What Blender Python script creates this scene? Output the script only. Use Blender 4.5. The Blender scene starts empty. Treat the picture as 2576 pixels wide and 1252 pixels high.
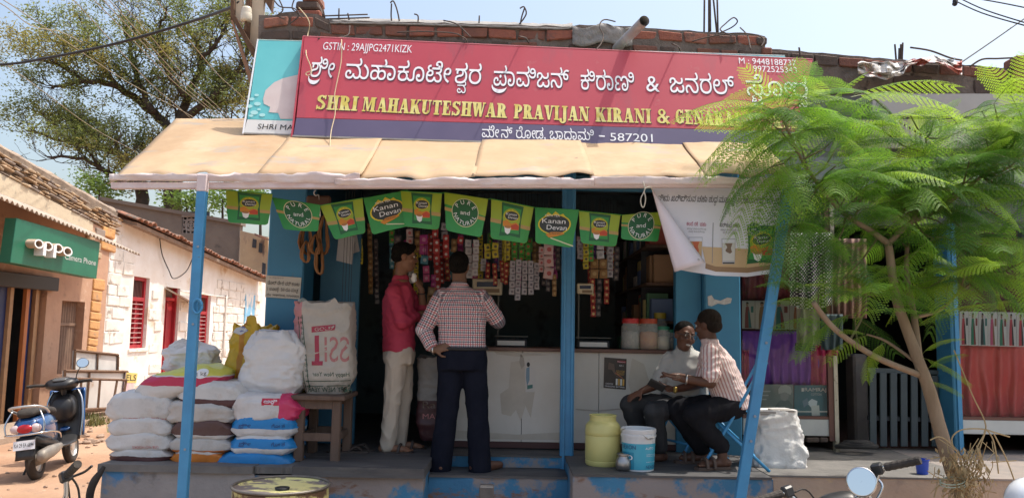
import bpy,bmesh,math,random
import numpy as np
from math import radians,sin,cos,pi,sqrt,atan2
from mathutils import Vector as V,Matrix,noise
from mathutils.geometry import delaunay_2d_cdt

SC = bpy.context.scene
COL = SC.collection
random.seed(7)

# ------------------------------------------------------------------ camera, sky, sun, exposure
FOC = 1983.0                       # focal length in pixels of a 2576 px wide picture
CAMZ = 1.6
cam = bpy.data.cameras.new('camera')
cam.sensor_width = 36.0
cam.lens = 36.0 * FOC / 2576.0
cam.clip_start = 0.05
cam.clip_end = 3000
camo = bpy.data.objects.new('camera',cam)
COL.objects.link(camo)
camo.matrix_world = Matrix.Translation((0,0,CAMZ)) @ Matrix.Rotation(radians(96.0),4,'X') @ Matrix.Rotation(radians(1.0),4,'Z')
SC.camera = camo

SUN = V((0.36,0.10,0.92)).normalized()
world = bpy.data.worlds.new('World')
SC.world = world
world.use_nodes = True
wn = world.node_tree
sky = wn.nodes.new('ShaderNodeTexSky')
sky.sky_type = 'NISHITA'
sky.sun_disc = False
sky.sun_elevation = math.asin(SUN.z)
sky.sun_rotation = atan2(SUN.x,SUN.y)
sky.air_density = 1.3
sky.dust_density = 5.0
sky.ozone_density = 0.0
sky.altitude = 0
wn.links.new(sky.outputs[0],wn.nodes['Background'].inputs[0])
wn.nodes['Background'].inputs[1].default_value = 0.15
sun = bpy.data.lights.new('sun','SUN')
sun.energy = 2.7
sun.angle = radians(0.5)
sun.color = (1.0,0.95,0.86)
suno = bpy.data.objects.new('sun',sun)
COL.objects.link(suno)
suno.rotation_euler = SUN.to_track_quat('Z','Y').to_euler()
suno.location = (4,4,12)
SC.view_settings.view_transform = 'Standard'
SC.view_settings.look = 'None'
SC.view_settings.gamma = 1
SC.view_settings.exposure = 0.72
SC.cycles.use_denoising = True
SC.cycles.max_bounces = 8
SC.cycles.transparent_max_bounces = 12

# ------------------------------------------------------------------ where things stand
RCAM = camo.matrix_world.to_3x3()
C0 = V((0,0,CAMZ))
def ray(u,v):
    return RCAM @ V(((u - 1288) / FOC,(626 - v) / FOC,-1))
def P(u,v,Y):
    d = ray(u,v); return C0 + d * (Y / d.y)
def PX(u,v,X):
    d = ray(u,v); return C0 + d * (X / d.x)
def PZ(u,v,Z):
    d = ray(u,v); return C0 + d * ((Z - CAMZ) / d.z)

# ------------------------------------------------------------------ materials
MATS = {}
def mat(name,col=(.5,.5,.5),col2=None,sc=3.0,rough=.8,metal=0.,bump=.0,bsc=40.,stains=(),spec=.5,trans=0.,tcol=None,
        stretch=(1,1,1),alpha=1.,emit=None,detail=5.,lo=.35,hi=.65,coord='Object',sheen=0.,coat=0.):
    if name in MATS: return MATS[name]
    m = bpy.data.materials.new(name); m.use_nodes = True
    nt = m.node_tree; N = nt.nodes; L = nt.links
    b = N['Principled BSDF']
    b.inputs['Roughness'].default_value = rough
    b.inputs['Metallic'].default_value = metal
    b.inputs['Specular IOR Level'].default_value = spec
    if coat: b.inputs['Coat Weight'].default_value = coat; b.inputs['Coat Roughness'].default_value = .08
    tc = N.new('ShaderNodeTexCoord'); mp = N.new('ShaderNodeMapping'); mp.inputs['Scale'].default_value = stretch
    L.new(tc.outputs[coord],mp.inputs[0])
    def nz(scale,det=5.,rg=.6):
        n = N.new('ShaderNodeTexNoise'); n.inputs['Scale'].default_value = scale; n.inputs['Detail'].default_value = det
        n.inputs['Roughness'].default_value = rg
        L.new(mp.outputs[0],n.inputs['Vector']); return n
    def ramp(src,a,c):
        r = N.new('ShaderNodeMapRange'); r.inputs[1].default_value = a; r.inputs[2].default_value = c
        r.clamp = True; L.new(src,r.inputs[0]); return r.outputs[0]
    cur = None
    if col2 is not None:
        mx = N.new('ShaderNodeMix'); mx.data_type = 'RGBA'
        L.new(ramp(nz(sc,detail).outputs['Fac'],lo,hi),mx.inputs[0])
        mx.inputs[6].default_value = (*col,1); mx.inputs[7].default_value = (*col2,1)
        cur = mx.outputs[2]
    for i,st in enumerate(stains):
        c,s,th,sf = st[:4]
        mx = N.new('ShaderNodeMix'); mx.data_type = 'RGBA'
        n = nz(s,6.,.65)
        if len(st) > 4:
            mp2 = N.new('ShaderNodeMapping'); mp2.inputs['Scale'].default_value = st[4]; mp2.inputs['Location'].default_value = (i * 3.7,i * 1.3,0)
            L.new(tc.outputs[coord],mp2.inputs[0]); L.new(mp2.outputs[0],n.inputs['Vector'])
        L.new(ramp(n.outputs['Fac'],th,th + sf),mx.inputs[0])
        if cur is None: mx.inputs[6].default_value = (*col,1)
        else: L.new(cur,mx.inputs[6])
        mx.inputs[7].default_value = (*c,1); cur = mx.outputs[2]
    if cur is not None: L.new(cur,b.inputs['Base Color'])
    else: b.inputs['Base Color'].default_value = (*col,1)
    if bump:
        bp = N.new('ShaderNodeBump'); bp.inputs['Strength'].default_value = bump; bp.inputs['Distance'].default_value = .02
        L.new(nz(bsc,6.).outputs['Fac'],bp.inputs['Height']); L.new(bp.outputs[0],b.inputs['Normal'])
    if trans:
        out = N['Material Output']; t = N.new('ShaderNodeBsdfTranslucent'); t.inputs[0].default_value = (*(tcol or col),1)
        mxs = N.new('ShaderNodeMixShader'); mxs.inputs[0].default_value = trans
        L.new(b.outputs[0],mxs.inputs[1]); L.new(t.outputs[0],mxs.inputs[2]); L.new(mxs.outputs[0],out.inputs[0])
    if alpha < 1: b.inputs['Alpha'].default_value = alpha
    if emit: b.inputs['Emission Color'].default_value = (*emit[:3],1); b.inputs['Emission Strength'].default_value = emit[3]
    MATS[name] = m
    return m
def nodes_of(m): return m.node_tree.nodes,m.node_tree.links,m.node_tree.nodes['Principled BSDF']

# ------------------------------------------------------------------ mesh building
ORG = {}
def link(o,parent=None):
    COL.objects.link(o)
    if parent is not None: o.parent = parent
    return o
def tag(o,label=None,cat=None,group=None,kind=None):
    if label: o['label'] = label
    if cat: o['category'] = cat
    if group: o['group'] = group
    if kind: o['kind'] = kind
    return o
def thing(name,label,cat,loc=(0,0,0),group=None):
    o = bpy.data.objects.new(name,None); o.empty_display_size = .1
    link(o); o.location = loc; ORG[o] = V(loc)
    return tag(o,label,cat,group)
class MB:
    def __init__(s): s.v = []; s.f = []; s.m = []; s.xf = None; s.uv = None
    def add(s,vs,fs,mi=0):
        n = len(s.v)
        s.v += [(s.xf @ V(p)) if s.xf is not None else V(p) for p in vs]
        s.f += [tuple(i + n for i in f) for f in fs]; s.m += [mi] * len(fs); return s
    def box(s,c,d,rot=None,mi=0,taper=1.):
        c = V(c); hx,hy,hz = d[0] / 2,d[1] / 2,d[2] / 2
        R = rot if rot is not None else Matrix.Identity(3)
        vs = [c + R @ V((x * hx * (taper if z > 0 else 1),y * hy * (taper if z > 0 else 1),z * hz)) for z in (-1,1) for y in (-1,1) for x in (-1,1)]
        return s.add(vs,[(0,2,3,1),(4,5,7,6),(0,1,5,4),(2,6,7,3),(0,4,6,2),(1,3,7,5)],mi)
    def bx(s,x0,x1,y0,y1,z0,z1,mi=0):
        return s.box(((x0 + x1) / 2,(y0 + y1) / 2,(z0 + z1) / 2),(x1 - x0,y1 - y0,z1 - z0),None,mi)
    def quad(s,A,B,C,D,t,n=None,mi=0):
        """slab whose face is A B C D, thickness t going back along -n"""
        A,B,C,D = map(V,(A,B,C,D))
        if n is None:
            n = (B - A).cross(D - A).normalized()
            if n.dot(C0 - A) < 0: n = -n
        k = -V(n) * t
        return s.add([A,B,C,D,A + k,B + k,C + k,D + k],[(0,1,2,3),(7,6,5,4),(0,4,5,1),(1,5,6,2),(2,6,7,3),(3,7,4,0)],mi)
    def tube(s,pts,r,n=8,mi=0,cap=True,squash=None):
        pts = [V(p) for p in pts]; k = len(pts)
        rr = r if isinstance(r,(list,tuple)) else [r] * k
        t0 = (pts[1] - pts[0]).normalized(); up = V((0,0,1)) if abs(t0.z) < .9 else V((1,0,0))
        x = t0.cross(up).normalized(); vs = []
        for i,p in enumerate(pts):
            t = (pts[min(i + 1,k - 1)] - pts[max(i - 1,0)]).normalized()
            x = (x - t * x.dot(t)).normalized(); y = t.cross(x)
            for j in range(n):
                a = 2 * pi * j / n
                vs.append(p + (x * cos(a) + y * sin(a)) * rr[i])
        fs = [(i * n + j,i * n + (j + 1) % n,(i + 1) * n + (j + 1) % n,(i + 1) * n + j) for i in range(k - 1) for j in range(n)]
        if cap: fs += [tuple(range(n))[::-1],tuple(range((k - 1) * n,k * n))]
        return s.add(vs,fs,mi)
    def lathe(s,prof,c=(0,0,0),n=24,mi=0,R=None,cap=True,sx=1.,sy=1.):
        c = V(c); R = R if R is not None else Matrix.Identity(3)
        vs = [c + R @ V((r * cos(2 * pi * j / n) * sx,r * sin(2 * pi * j / n) * sy,z)) for r,z in prof for j in range(n)]
        k = len(prof)
        fs = [(i * n + j,i * n + (j + 1) % n,(i + 1) * n + (j + 1) % n,(i + 1) * n + j) for i in range(k - 1) for j in range(n)]
        if cap: fs += [tuple(range(n))[::-1],tuple(range((k - 1) * n,k * n))]
        return s.add(vs,fs,mi)
    def grid(s,fn,nu,nv,mi=0):
        vs = [fn(i / nu,j / nv) for j in range(nv + 1) for i in range(nu + 1)]
        w = nu + 1
        return s.add(vs,[(j * w + i,j * w + i + 1,(j + 1) * w + i + 1,(j + 1) * w + i) for j in range(nv) for i in range(nu)],mi)
    def sphere(s,c,r,n=10,mi=0,R=None):
        r = V(r) if not isinstance(r,(int,float)) else V((r,r,r)); c = V(c); R = R or Matrix.Identity(3)
        prof = [(sin(pi * i / n),-cos(pi * i / n)) for i in range(1,n)]
        m = n * 2
        vs = [c + R @ V((p * cos(2 * pi * j / m) * r.x,p * sin(2 * pi * j / m) * r.y,z * r.z)) for p,z in prof for j in range(m)]
        k = len(prof)
        fs = [(i * m + j,i * m + (j + 1) % m,(i + 1) * m + (j + 1) % m,(i + 1) * m + j) for i in range(k - 1) for j in range(m)]
        vs += [c + R @ V((0,0,-r.z)),c + R @ V((0,0,r.z))]
        fs += [(k * m,(j + 1) % m,j) for j in range(m)] + [(k * m + 1,(k - 1) * m + j,(k - 1) * m + (j + 1) % m) for j in range(m)]
        return s.add(vs,fs,mi)
    def build(s,name,mats,parent=None,smooth=False,bevel=0.,org=None,solid=0.,seg=1,autosm=None):
        me = bpy.data.meshes.new(name)
        if parent is not None: o0 = ORG[parent]
        elif org is not None: o0 = V(org)
        else:
            xs = [p.x for p in s.v]; ys = [p.y for p in s.v]
            o0 = V(((min(xs) + max(xs)) / 2,(min(ys) + max(ys)) / 2,min(p.z for p in s.v)))
        me.from_pydata([tuple(p - o0) for p in s.v],[],s.f)
        for m in (mats if isinstance(mats,(list,tuple)) else [mats]): me.materials.append(m)
        if any(s.m): me.polygons.foreach_set('material_index',s.m)
        if s.uv is not None:
            uvl = me.uv_layers.new(name='UVMap')
            for lp in me.loops: uvl.data[lp.index].uv = s.uv[lp.vertex_index]
        if smooth: me.polygons.foreach_set('use_smooth',[True] * len(me.polygons))
        me.validate(); me.update()
        o = bpy.data.objects.new(name,me); link(o,parent); ORG[o] = o0
        if parent is None: o.location = o0
        if bevel:
            b = o.modifiers.new('b','BEVEL'); b.width = bevel; b.segments = seg; b.limit_method = 'ANGLE'; b.angle_limit = radians(40)
        if solid:
            b = o.modifiers.new('s','SOLIDIFY'); b.thickness = solid; b.offset = 0
        if autosm: me.set_sharp_from_angle(angle=radians(autosm)) if hasattr(me,'set_sharp_from_angle') else None
        return o
def inst(src,parent,M4):
    """another object on the same mesh; M4 in world space"""
    o = bpy.data.objects.new(src.name.split('.')[0],src if isinstance(src,bpy.types.Mesh) else src.data)
    link(o,parent)
    if parent is not None: M4 = Matrix.Translation(-ORG[parent]) @ M4
    o.matrix_basis = M4
    return o
def catmull(pts,n=6):
    pts = [V(p) for p in pts]; out = []
    for i in range(len(pts) - 1):
        a = pts[max(i - 1,0)]; b = pts[i]; c = pts[i + 1]; d = pts[min(i + 2,len(pts) - 1)]
        for k in range(n):
            t = k / n
            out.append(.5 * ((2 * b) + (c - a) * t + (2 * a - 5 * b + 4 * c - d) * t * t + (3 * b - a - 3 * c + d) * t ** 3))
    return out + [pts[-1]]
def rnd(a,b): return random.uniform(a,b)
def rotm(ax,deg): return Matrix.Rotation(radians(deg),3,ax)

# ------------------------------------------------------------------ lettering
GLY = {}
def winding_tris(contours):
    vs = []; es = []
    for c in contours:
        n = len(vs); vs += [V((x,y)) for x,y in c]; es += [(n + i,n + (i + 1) % len(c)) for i in range(len(c))]
    if len(vs) < 3: return [],[]
    ov,oe,of,*_ = delaunay_2d_cdt(vs,es,[],0,1e-5)
    A = [np.array(c) for c in contours]; keep = []
    cen = np.array([[sum(ov[i].x for i in f) / 3,sum(ov[i].y for i in f) / 3] for f in of]) if of else np.zeros((0,2))
    w = np.zeros(len(cen),int)
    for a in A:
        b = np.roll(a,-1,0)
        for p,q in zip(a,b):
            cr = (q[0] - p[0]) * (cen[:,1] - p[1]) - (cen[:,0] - p[0]) * (q[1] - p[1])
            w += ((p[1] <= cen[:,1]) & (q[1] > cen[:,1]) & (cr > 0)).astype(int)
            w -= ((p[1] > cen[:,1]) & (q[1] <= cen[:,1]) & (cr < 0)).astype(int)
    return [(p.x,p.y) for p in ov],[tuple(f) for f,k in zip(of,w) if k != 0]
def _loops(body,off):
    c = bpy.data.curves.new('t','FONT'); c.body = body; c.size = 1; c.offset = off; c.resolution_u = 3; c.fill_mode = 'NONE'
    o = bpy.data.objects.new('t',c)
    me = bpy.data.meshes.new_from_object(o)
    vs = [p.co.copy() for p in me.vertices]; nb = {}
    for e in me.edges:
        a,b = e.vertices; nb.setdefault(a,[]).append(b); nb.setdefault(b,[]).append(a)
    # edges keep the direction of the contour
    nxt = {e.vertices[0]: e.vertices[1] for e in me.edges}
    seen = set(); out = []
    for st in list(nb):
        if st in seen: continue
        lp = [st]; seen.add(st); prev = None; cur = st
        while True:
            cand = [x for x in nb[cur] if x not in seen]
            if not cand: break
            n = nxt.get(cur) if nxt.get(cur) in cand else cand[0]
            lp.append(n); seen.add(n); cur = n
        if len(lp) > 2: out.append([(vs[i].x,vs[i].y) for i in lp])
    bpy.data.objects.remove(o); bpy.data.curves.remove(c); bpy.data.meshes.remove(me)
    return out
def _w(body):
    l = _loops(body,0); xs = [p[0] for c in l for p in c]; return (min(xs),max(xs)) if xs else (0,0)
def glyph(ch,off):
    k = (ch,off)
    if k not in GLY:
        if ch == ' ': GLY[k] = (.28,[],[])
        else:
            a = _w('l' + ch + 'l'); b = _w('ll'); adv = (a[1] - a[0]) - (b[1] - b[0])
            v,f = winding_tris(_loops(ch,off)); GLY[k] = (adv,v,f)
    return GLY[k]
def arc(cx,cy,rx,ry,a0,a1,n=10): return [(cx + rx * cos(radians(a0 + (a1 - a0) * i / n)),cy + ry * sin(radians(a0 + (a1 - a0) * i / n))) for i in range(n + 1)]
def layout(s,off=0.,track=0.):
    """list of (verts, tris) with vertices in em units, width; Kannada conjuncts hang below their letter"""
    x = 0; vs = []; fs = []; i = 0; lastx = 0; lastw = .5
    def put(v,f,dx,dy,k):
        n = len(vs); vs.extend((p[0] * k + dx,p[1] * k + dy) for p in v); fs.extend(tuple(j + n for j in t) for t in f)
    while i < len(s):
        ch = s[i]
        if ch == '\u0ccd' and i + 1 < len(s) and '\u0c95' <= s[i + 1] <= '\u0cb9':
            if s[i + 1] == '\u0cb0':
                o = arc(lastx + lastw * .45,-.02,lastw * .52,.26,170,350,12); inn = arc(lastx + lastw * .5,.0,lastw * .5,.14,345,172,12)
                v,f = winding_tris([o + inn]); put(v,f,0,0,1)
            else:
                a,v,f = glyph(s[i + 1],off); put(v,f,lastx + lastw * .25,-.36,.55)
            i += 2; continue
        a,v,f = glyph(ch,off); put(v,f,x,0,1)
        if '\u0c80' <= ch <= '\u0cff' and not '\u0cbe' <= ch <= '\u0ccd': lastx,lastw = x,a
        x += a * (.72 if ch in '\u0cc7\u0ccb\u0cc0' else .86 if ch == '\u0cbe' else 1.) + track; i += 1
    return vs,fs,x
class Plane:
    def __init__(s,o,ex,n=None,ey=None):
        s.o = V(o); s.ex = V(ex).normalized(); s.n = V(n).normalized() if n is not None else None
        if ey is not None:
            s.ey = V(ey); s.ey = (s.ey - s.ex * s.ey.dot(s.ex)).normalized(); s.n = s.ex.cross(s.ey)
        else: s.ey = s.n.cross(s.ex)
    def st(s,u,v):
        d = ray(u,v); p = C0 + d * ((s.o - C0).dot(s.n) / d.dot(s.n)); return ((p - s.o).dot(s.ex),(p - s.o).dot(s.ey))
    def w(s,a,b,off=0): return s.o + s.ex * a + s.ey * b + s.n * off
def write(pl,text,p0,p1,h,m,parent,off=.004,bold=.0,name='lettering',shear=0.,px=True,track=0.,fn=None,mirror=False):
    """text on a plane from baseline point p0 to p1 (picture points on the plane, or plane metres), capital height h in the same unit"""
    v,f,w = (fn or layout)(text,bold,track) if fn is None else fn(text)
    if not v: return None
    xs = [q[0] for q in v]; x0,x1 = min(xs),max(xs)
    if px:
        a = V(pl.st(*p0)); b = V(pl.st(*p1)); c = V(pl.st(p0[0],p0[1] - h)); hh = (c - a).length
    else: a = V(p0); b = V(p1); hh = h
    d = b - a; L = d.length; d.normalize(); e = V((-d.y,d.x)); k = hh / .70; kx = L / (x1 - x0)
    mb = MB()
    vs = []
    for q in v:
        sx = (q[0] - x0) * kx
        if mirror: sx = L - sx
        pt = a + d * (sx + shear * q[1] * k) + e * (q[1] * k); vs.append(pl.w(pt.x,pt.y,off))
    mb.add(vs,f)
    return mb.build(name,m,parent)
def flat(pl,pts,m,parent,off=.003,name='print',px=True):
    """flat printed shape"""
    q = [pl.st(*p) for p in pts] if px else pts
    v,f = winding_tris([q])
    return MB().add([pl.w(a,b,off) for a,b in v],f).build(name,m,parent)
# condensed slab-serif capitals for the painted shop name
def slab(text):
    S = .17; T = .07; SF = .05; H = .7
    def R(x0,x1,y0,y1): return [(x0,y0),(x1,y0),(x1,y1),(x0,y1)]
    def L(a,b,w0,w1=None):
        w1 = w1 or w0; return [(a[0] - w0 / 2,a[1]),(a[0] + w0 / 2,a[1]),(b[0] + w1 / 2,b[1]),(b[0] - w1 / 2,b[1])]
    def stem(x,y0=0,y1=H,a=1,b=1):
        o = [R(x,x + S,y0,y1)]
        if a: o.append(R(x - SF,x + S + SF,0,T))
        if b: o.append(R(x - SF,x + S + SF,H - T,H))
        return o
    def ring(cx,cy,rx,ry,a0,a1,wx,wy): return arc(cx,cy,rx,ry,a0,a1,14) + arc(cx,cy,rx - wx,ry - wy,a1,a0,14)
    G = {}
    G['I'] = (stem(.06),.29); G['H'] = (stem(.06) + stem(.33) + [R(.2,.36,.31,.39)],.56)
    G['P'] = (stem(.06) + [ring(.2,.5,.25,.2,-90,90,.16,.075),R(.15,.21,.3,.375),R(.15,.21,.625,.7)],.48)
    G['R'] = (stem(.06) + [ring(.2,.51,.25,.19,-90,90,.16,.07),R(.15,.21,.32,.39),R(.15,.21,.63,.7),L((.42,0),(.3,.36),.19),R(.3,.55,0,T)],.56)
    G['S'] = ([ring(.23,.52,.2,.18,20,200,.15,.07),ring(.23,.18,.2,.18,-160,20,.15,.07),[(.03,.5),(.17,.44),(.43,.2),(.29,.26)],R(.37,.43,.5,.7),R(.03,.09,0,.2),[(.03,.58),(.05,.42),(.3,.28),(.42,.12),(.44,.24),(.32,.4),(.18,.5)]],.47)
    G['M'] = ([R(.08,.13,0,H),R(.02,.2,0,T),R(.02,.2,H - T,H),L((.33,.02),(.17,H),.1,.16),L((.31,.02),(.5,H),.06,.1)] + stem(.48) ,.74)
    G['A'] = ([L((.09,0),(.25,H),.05,.1),L((.42,0),(.27,H),.19,.16),R(.12,.38,.18,.25),R(0,.19,0,T),R(.29,.55,0,T)],.55)
    G['K'] = (stem(.06) + [L((.24,.3),(.46,H),.07),L((.45,0),(.28,.44),.2),R(.34,.57,0,T),R(.36,.55,H - T,H)],.58)
    G['U'] = (stem(.06,.17,H,0,1) + [R(.4,.45,.17,H),R(.34,.51,H - T,H),ring(.255,.19,.195,.19,180,360,.12,.08)],.53)
    G['T'] = (stem(.17,0,H,1,0) + [R(.02,.49,H - .09,H),R(.02,.07,.48,H),R(.44,.49,.48,H)],.52)
    G['E'] = (stem(.06) + [R(.06,.42,0,.08),R(.06,.42,H - .08,H),R(.2,.32,.31,.39),R(.38,.43,0,.22),R(.38,.43,.48,H),R(.28,.32,.25,.45)],.47)
    G['W'] = ([L((.2,0),(.1,H),.1,.18),L((.22,0),(.33,H),.06,.1),L((.45,0),(.36,H),.1,.18),L((.47,0),(.6,H),.05,.06),R(0,.45,H - T,H),R(.53,.68,H - T,H)],.68)
    G['V'] = ([L((.26,0),(.13,H),.1,.19),L((.28,0),(.43,H),.06),R(.01,.25,H - T,H),R(.36,.52,H - T,H)],.51)
    G['J'] = ([R(.19,.36,.05,H),R(.12,.42,H - T,H),ring(.17,.05,.19,.2,180,360,.15,.08),R(0,.12,-.02,.1)],.44)
    G['N'] = ([R(.09,.14,0,H),R(.02,.21,0,T),L((.45,0),(.14,H),.17,.19),R(.45,.5,0,H),R(.38,.57,H - T,H),R(.02,.2,H - T,H)],.58)
    G['G'] = ([ring(.26,.35,.23,.35,35,325,.16,.08),R(.34,.48,.06,.32),R(.29,.53,.27,.34),R(.42,.47,.48,.7)],.54)
    G['L'] = (stem(.06) + [R(.06,.44,0,.08),R(.39,.44,0,.24)],.46)
    G['O'] = ([ring(.26,.35,.24,.36,0,360,.16,.08)],.52)
    G['&'] = ([ring(.24,.53,.16,.17,0,360,.1,.07),ring(.22,.18,.2,.18,0,360,.13,.08),L((.5,0),(.2,.45),.15),[(.4,.3),(.55,.3),(.55,.36),(.4,.36)],L((.36,.1),(.48,.34),.06)],.6)
    vs = []; fs = []; x = 0
    for ch in text:
        if ch == ' ': x += .24; continue
        cs,a = G[ch]; key = ('slab',ch)
        def ccw(c):
            ar = sum(c[i][0] * c[(i + 1) % len(c)][1] - c[(i + 1) % len(c)][0] * c[i][1] for i in range(len(c))); return c if ar > 0 else c[::-1]
        if key not in GLY: GLY[key] = winding_tris([ccw(c) for c in cs])
        v,f = GLY[key]; n = len(vs); vs += [(p[0] + x,p[1]) for p in v]; fs += [tuple(i + n for i in t) for t in f]; x += a + .02
    return vs,fs,x

# ================================================================== THE SETTING
BLUE = (.045,.20,.36)
m_dirt = mat('red_dirt',(.33,.185,.11),(.42,.27,.175),sc=.8,rough=.95,bump=.6,bsc=14,stains=[((.30,.19,.13),3.,.55,.2),((.58,.44,.32),9.,.62,.1)])
m_road = mat('dusty_road',(.21,.19,.17),(.29,.25,.21),sc=.7,rough=.95,bump=.3,bsc=60)
m_blue = mat('blue_paint',BLUE,(.05,.23,.40),sc=2.5,rough=.55,bump=.06,bsc=60,stains=[((.10,.17,.22),5.,.66,.12),((.20,.24,.26),38.,.72,.03)])
m_bluemetal = mat('blue_metal',(.05,.22,.42),(.06,.27,.5),sc=6,rough=.42,bump=.05,bsc=80,stains=[((.12,.11,.11),22.,.68,.04),((.16,.3,.42),60.,.7,.03)])
m_bluedark = mat('faded_blue_paint',(.04,.15,.25),(.05,.19,.31),sc=3,rough=.6,bump=.08)
m_plinth = mat('peeling_blue_plaster',(.045,.17,.31),(.05,.21,.37),sc=2.2,rough=.8,bump=.35,bsc=26,
               stains=[((.26,.23,.22),1.7,.47,.05),((.20,.12,.085),2.3,.60,.06,(1,1,2.2)),((.12,.10,.11),5.,.62,.15),((.70,.74,.76),26.,.765,.015)])
m_plinthgrey = mat('stained_grey_plaster',(.25,.24,.24),(.33,.31,.30),sc=3,rough=.85,bump=.4,bsc=24,
                   stains=[((.07,.22,.42),1.9,.60,.08),((.13,.12,.12),4.,.6,.15),((.68,.68,.66),18.,.76,.015)])
m_plinthtan = mat('bare_tan_plaster',(.46,.36,.27),(.36,.28,.23),sc=3.1,rough=.9,bump=.5,bsc=16,stains=[((.24,.20,.18),2.4,.56,.1),((.52,.40,.20),3.6,.63,.08)])
m_slab = mat('dark_stone_slab',(.065,.064,.068),(.105,.10,.098),sc=5,rough=.7,bump=.25,bsc=18,stretch=(.5,2,2),stains=[((.18,.165,.155),3.,.6,.12)])
m_slabgrey = mat('grey_stone_slab',(.12,.115,.11),(.18,.17,.16),sc=4,rough=.8,bump=.3,bsc=20,stains=[((.10,.09,.09),3.,.58,.14)])
m_dark = mat('dark_shade_and_parts',(.030,.036,.045),(.045,.05,.06),sc=3,rough=.8)  # near-black: puts the shade of rooms, backings and slots into colour; also dark parts
m_pink = mat('pale_pink_paint',(.62,.50,.50),(.70,.60,.59),sc=6,rough=.7,bump=.1,stains=[((.25,.14,.10),11.,.70,.04),((.78,.72,.70),4.,.6,.1)])

big = MB().grid(lambda a,b: V((-400 + 800 * a,-300 + 900 * b,0)),8,8).build('ground',m_dirt,org=(0,0,0)); tag(big,kind='structure')
rd = MB().bx(-60,60,-9,4.3,-.02,.004).build('road',m_road,org=(0,0,0)); tag(rd,kind='structure')

ZF = P(660,1172,5.8).z                     # shop floor and platform height
def xat(u,v,Y): return P(u,v,Y).x
# platforms in front of the shops
plat = thing('shop_platform','raised masonry platform with peeling blue front carrying the grocery shop','platform',(0,6,0))
XL0 = xat(258,1175,5.8); XL1 = xat(1066,1185,5.8); XR0 = xat(1441,1190,5.68); XR1 = xat(1945,1205,5.68); XMID = xat(640,1175,5.8)
def rough_block(x0,x1,y0,y1,z0,z1,nx=24,nz=8,amp=.012,seed=0):
    mb = MB()
    def d(x,z,k): return amp * noise.noise(V((x * 5 + seed,z * 5,k))) + amp * .5 * noise.noise(V((x * 17 + seed,z * 17,k)))
    mb.grid(lambda a,b: V((x0 + (x1 - x0) * a,y0 + d(x0 + (x1 - x0) * a,z0 + (z1 - z0) * b,0),z0 + (z1 - z0) * b)),nx,nz)
    mb.grid(lambda a,b: V((x1 + d(a * 3,b,3),y0 + (y1 - y0) * a,z0 + (z1 - z0) * b)),4,nz)
    mb.grid(lambda a,b: V((x0 + d(a * 3,b,3),y1 + (y0 - y1) * a,z0 + (z1 - z0) * b)),4,nz)
    mb.grid(lambda a,b: V((x0 + (x1 - x0) * a,y0 + (y1 - y0) * b,z1)),4,4)
    return mb
rough_block(XL0,XMID,5.8,6.9,-.05,ZF - .05,seed=1).build('front_wall',m_plinthgrey,plat,smooth=True,autosm=40)
rough_block(XMID + .002,XL1,5.815,6.9,-.05,ZF - .065,seed=2).build('front_wall',m_plinth,plat,smooth=True,autosm=40)
rough_block(XR0,XR1,5.68,6.9,-.05,ZF - .012,seed=3).build('front_wall',m_plinth,plat,smooth=True,autosm=40)
def slab_piece(x0,x1,y0,y1,z0,z1,m,par,seed=0):
    mb = MB(); n = 14
    def top(a,b):
        e = .008 * noise.noise(V((a * 9 + seed,b * 3,1.3)))
        return V((x0 + (x1 - x0) * a + (e if 0 < a < 1 else 0),y0 + (y1 - y0) * b - (e * 2 if b == 0 else 0),z1 + .4 * e))
    mb.grid(top,n,5)
    mb.grid(lambda a,b: top(a,0) + V((0,.004 * b,-(z1 - z0) * (1 - b))) if b < 1 else top(a,0),n,2)
    for a in (0,1): mb.grid(lambda p,b,a=a: top(a,p if a else 1 - p) + V((0,0,-(z1 - z0) * (1 - b))),5,1)
    return mb.build('stone_slab',m,par,smooth=True,autosm=35)
slab_piece(XL0 - .02,XMID - .004,5.775,6.9,ZF - .05,ZF,m_slabgrey,plat,1)
slab_piece(XMID,xat(735,1175,5.8),5.80,6.9,ZF - .05,ZF - .004,m_slabgrey,plat,5)
slab_piece(xat(737,1175,5.8),XL1 + .01,5.77,6.9,ZF - .062,ZF + .008,m_slab,plat,2)
slab_piece(XR0,XR1 - .01,5.67,6.9,ZF - .01,ZF + .006,m_slab,plat,3)
# steps between the two platforms
ZS = P(1240,1197,6.15).z
rough_block(XL1 + .002,XR0 - .002,6.15,6.9,-.05,ZS,18,5,.008,5).build('step',m_plinth,plat,smooth=True,autosm=40)
slab_piece(XL1 + .003,XR0 - .003,6.14,6.55,ZS - .012,ZS + .006,m_slab,plat,7)
rough_block(XL1 + .002,XR0 - .002,6.50,6.9,ZS + .01,ZF - .012,18,3,.005,6).build('step',m_plinth,plat,smooth=True,autosm=40)
slab_piece(XL1 + .003,XR0 - .003,6.49,6.9,ZF - .01,ZF + .004,m_slab,plat,8)
plr = thing('side_platform','raised platform with bare tan plaster front below the sari shop','platform',(3.5,6,0))
XE = 7.2
rough_block(XR1 + .003,XE,5.8,7.4,-.05,ZF - .012,30,8,.014,9).build('front_wall',m_plinthtan,plr,smooth=True,autosm=40)
slab_piece(XR1 + .003,3.4,5.79,7.3,ZF - .01,ZF + .003,m_slabgrey,plr,4)
slab_piece(3.404,XE,5.79,7.3,ZF - .01,ZF + .004,mat('tan_stone_slab',(.30,.25,.22),(.22,.2,.19),sc=3,rough=.8,bump=.25,bsc=20),plr,6)

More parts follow.
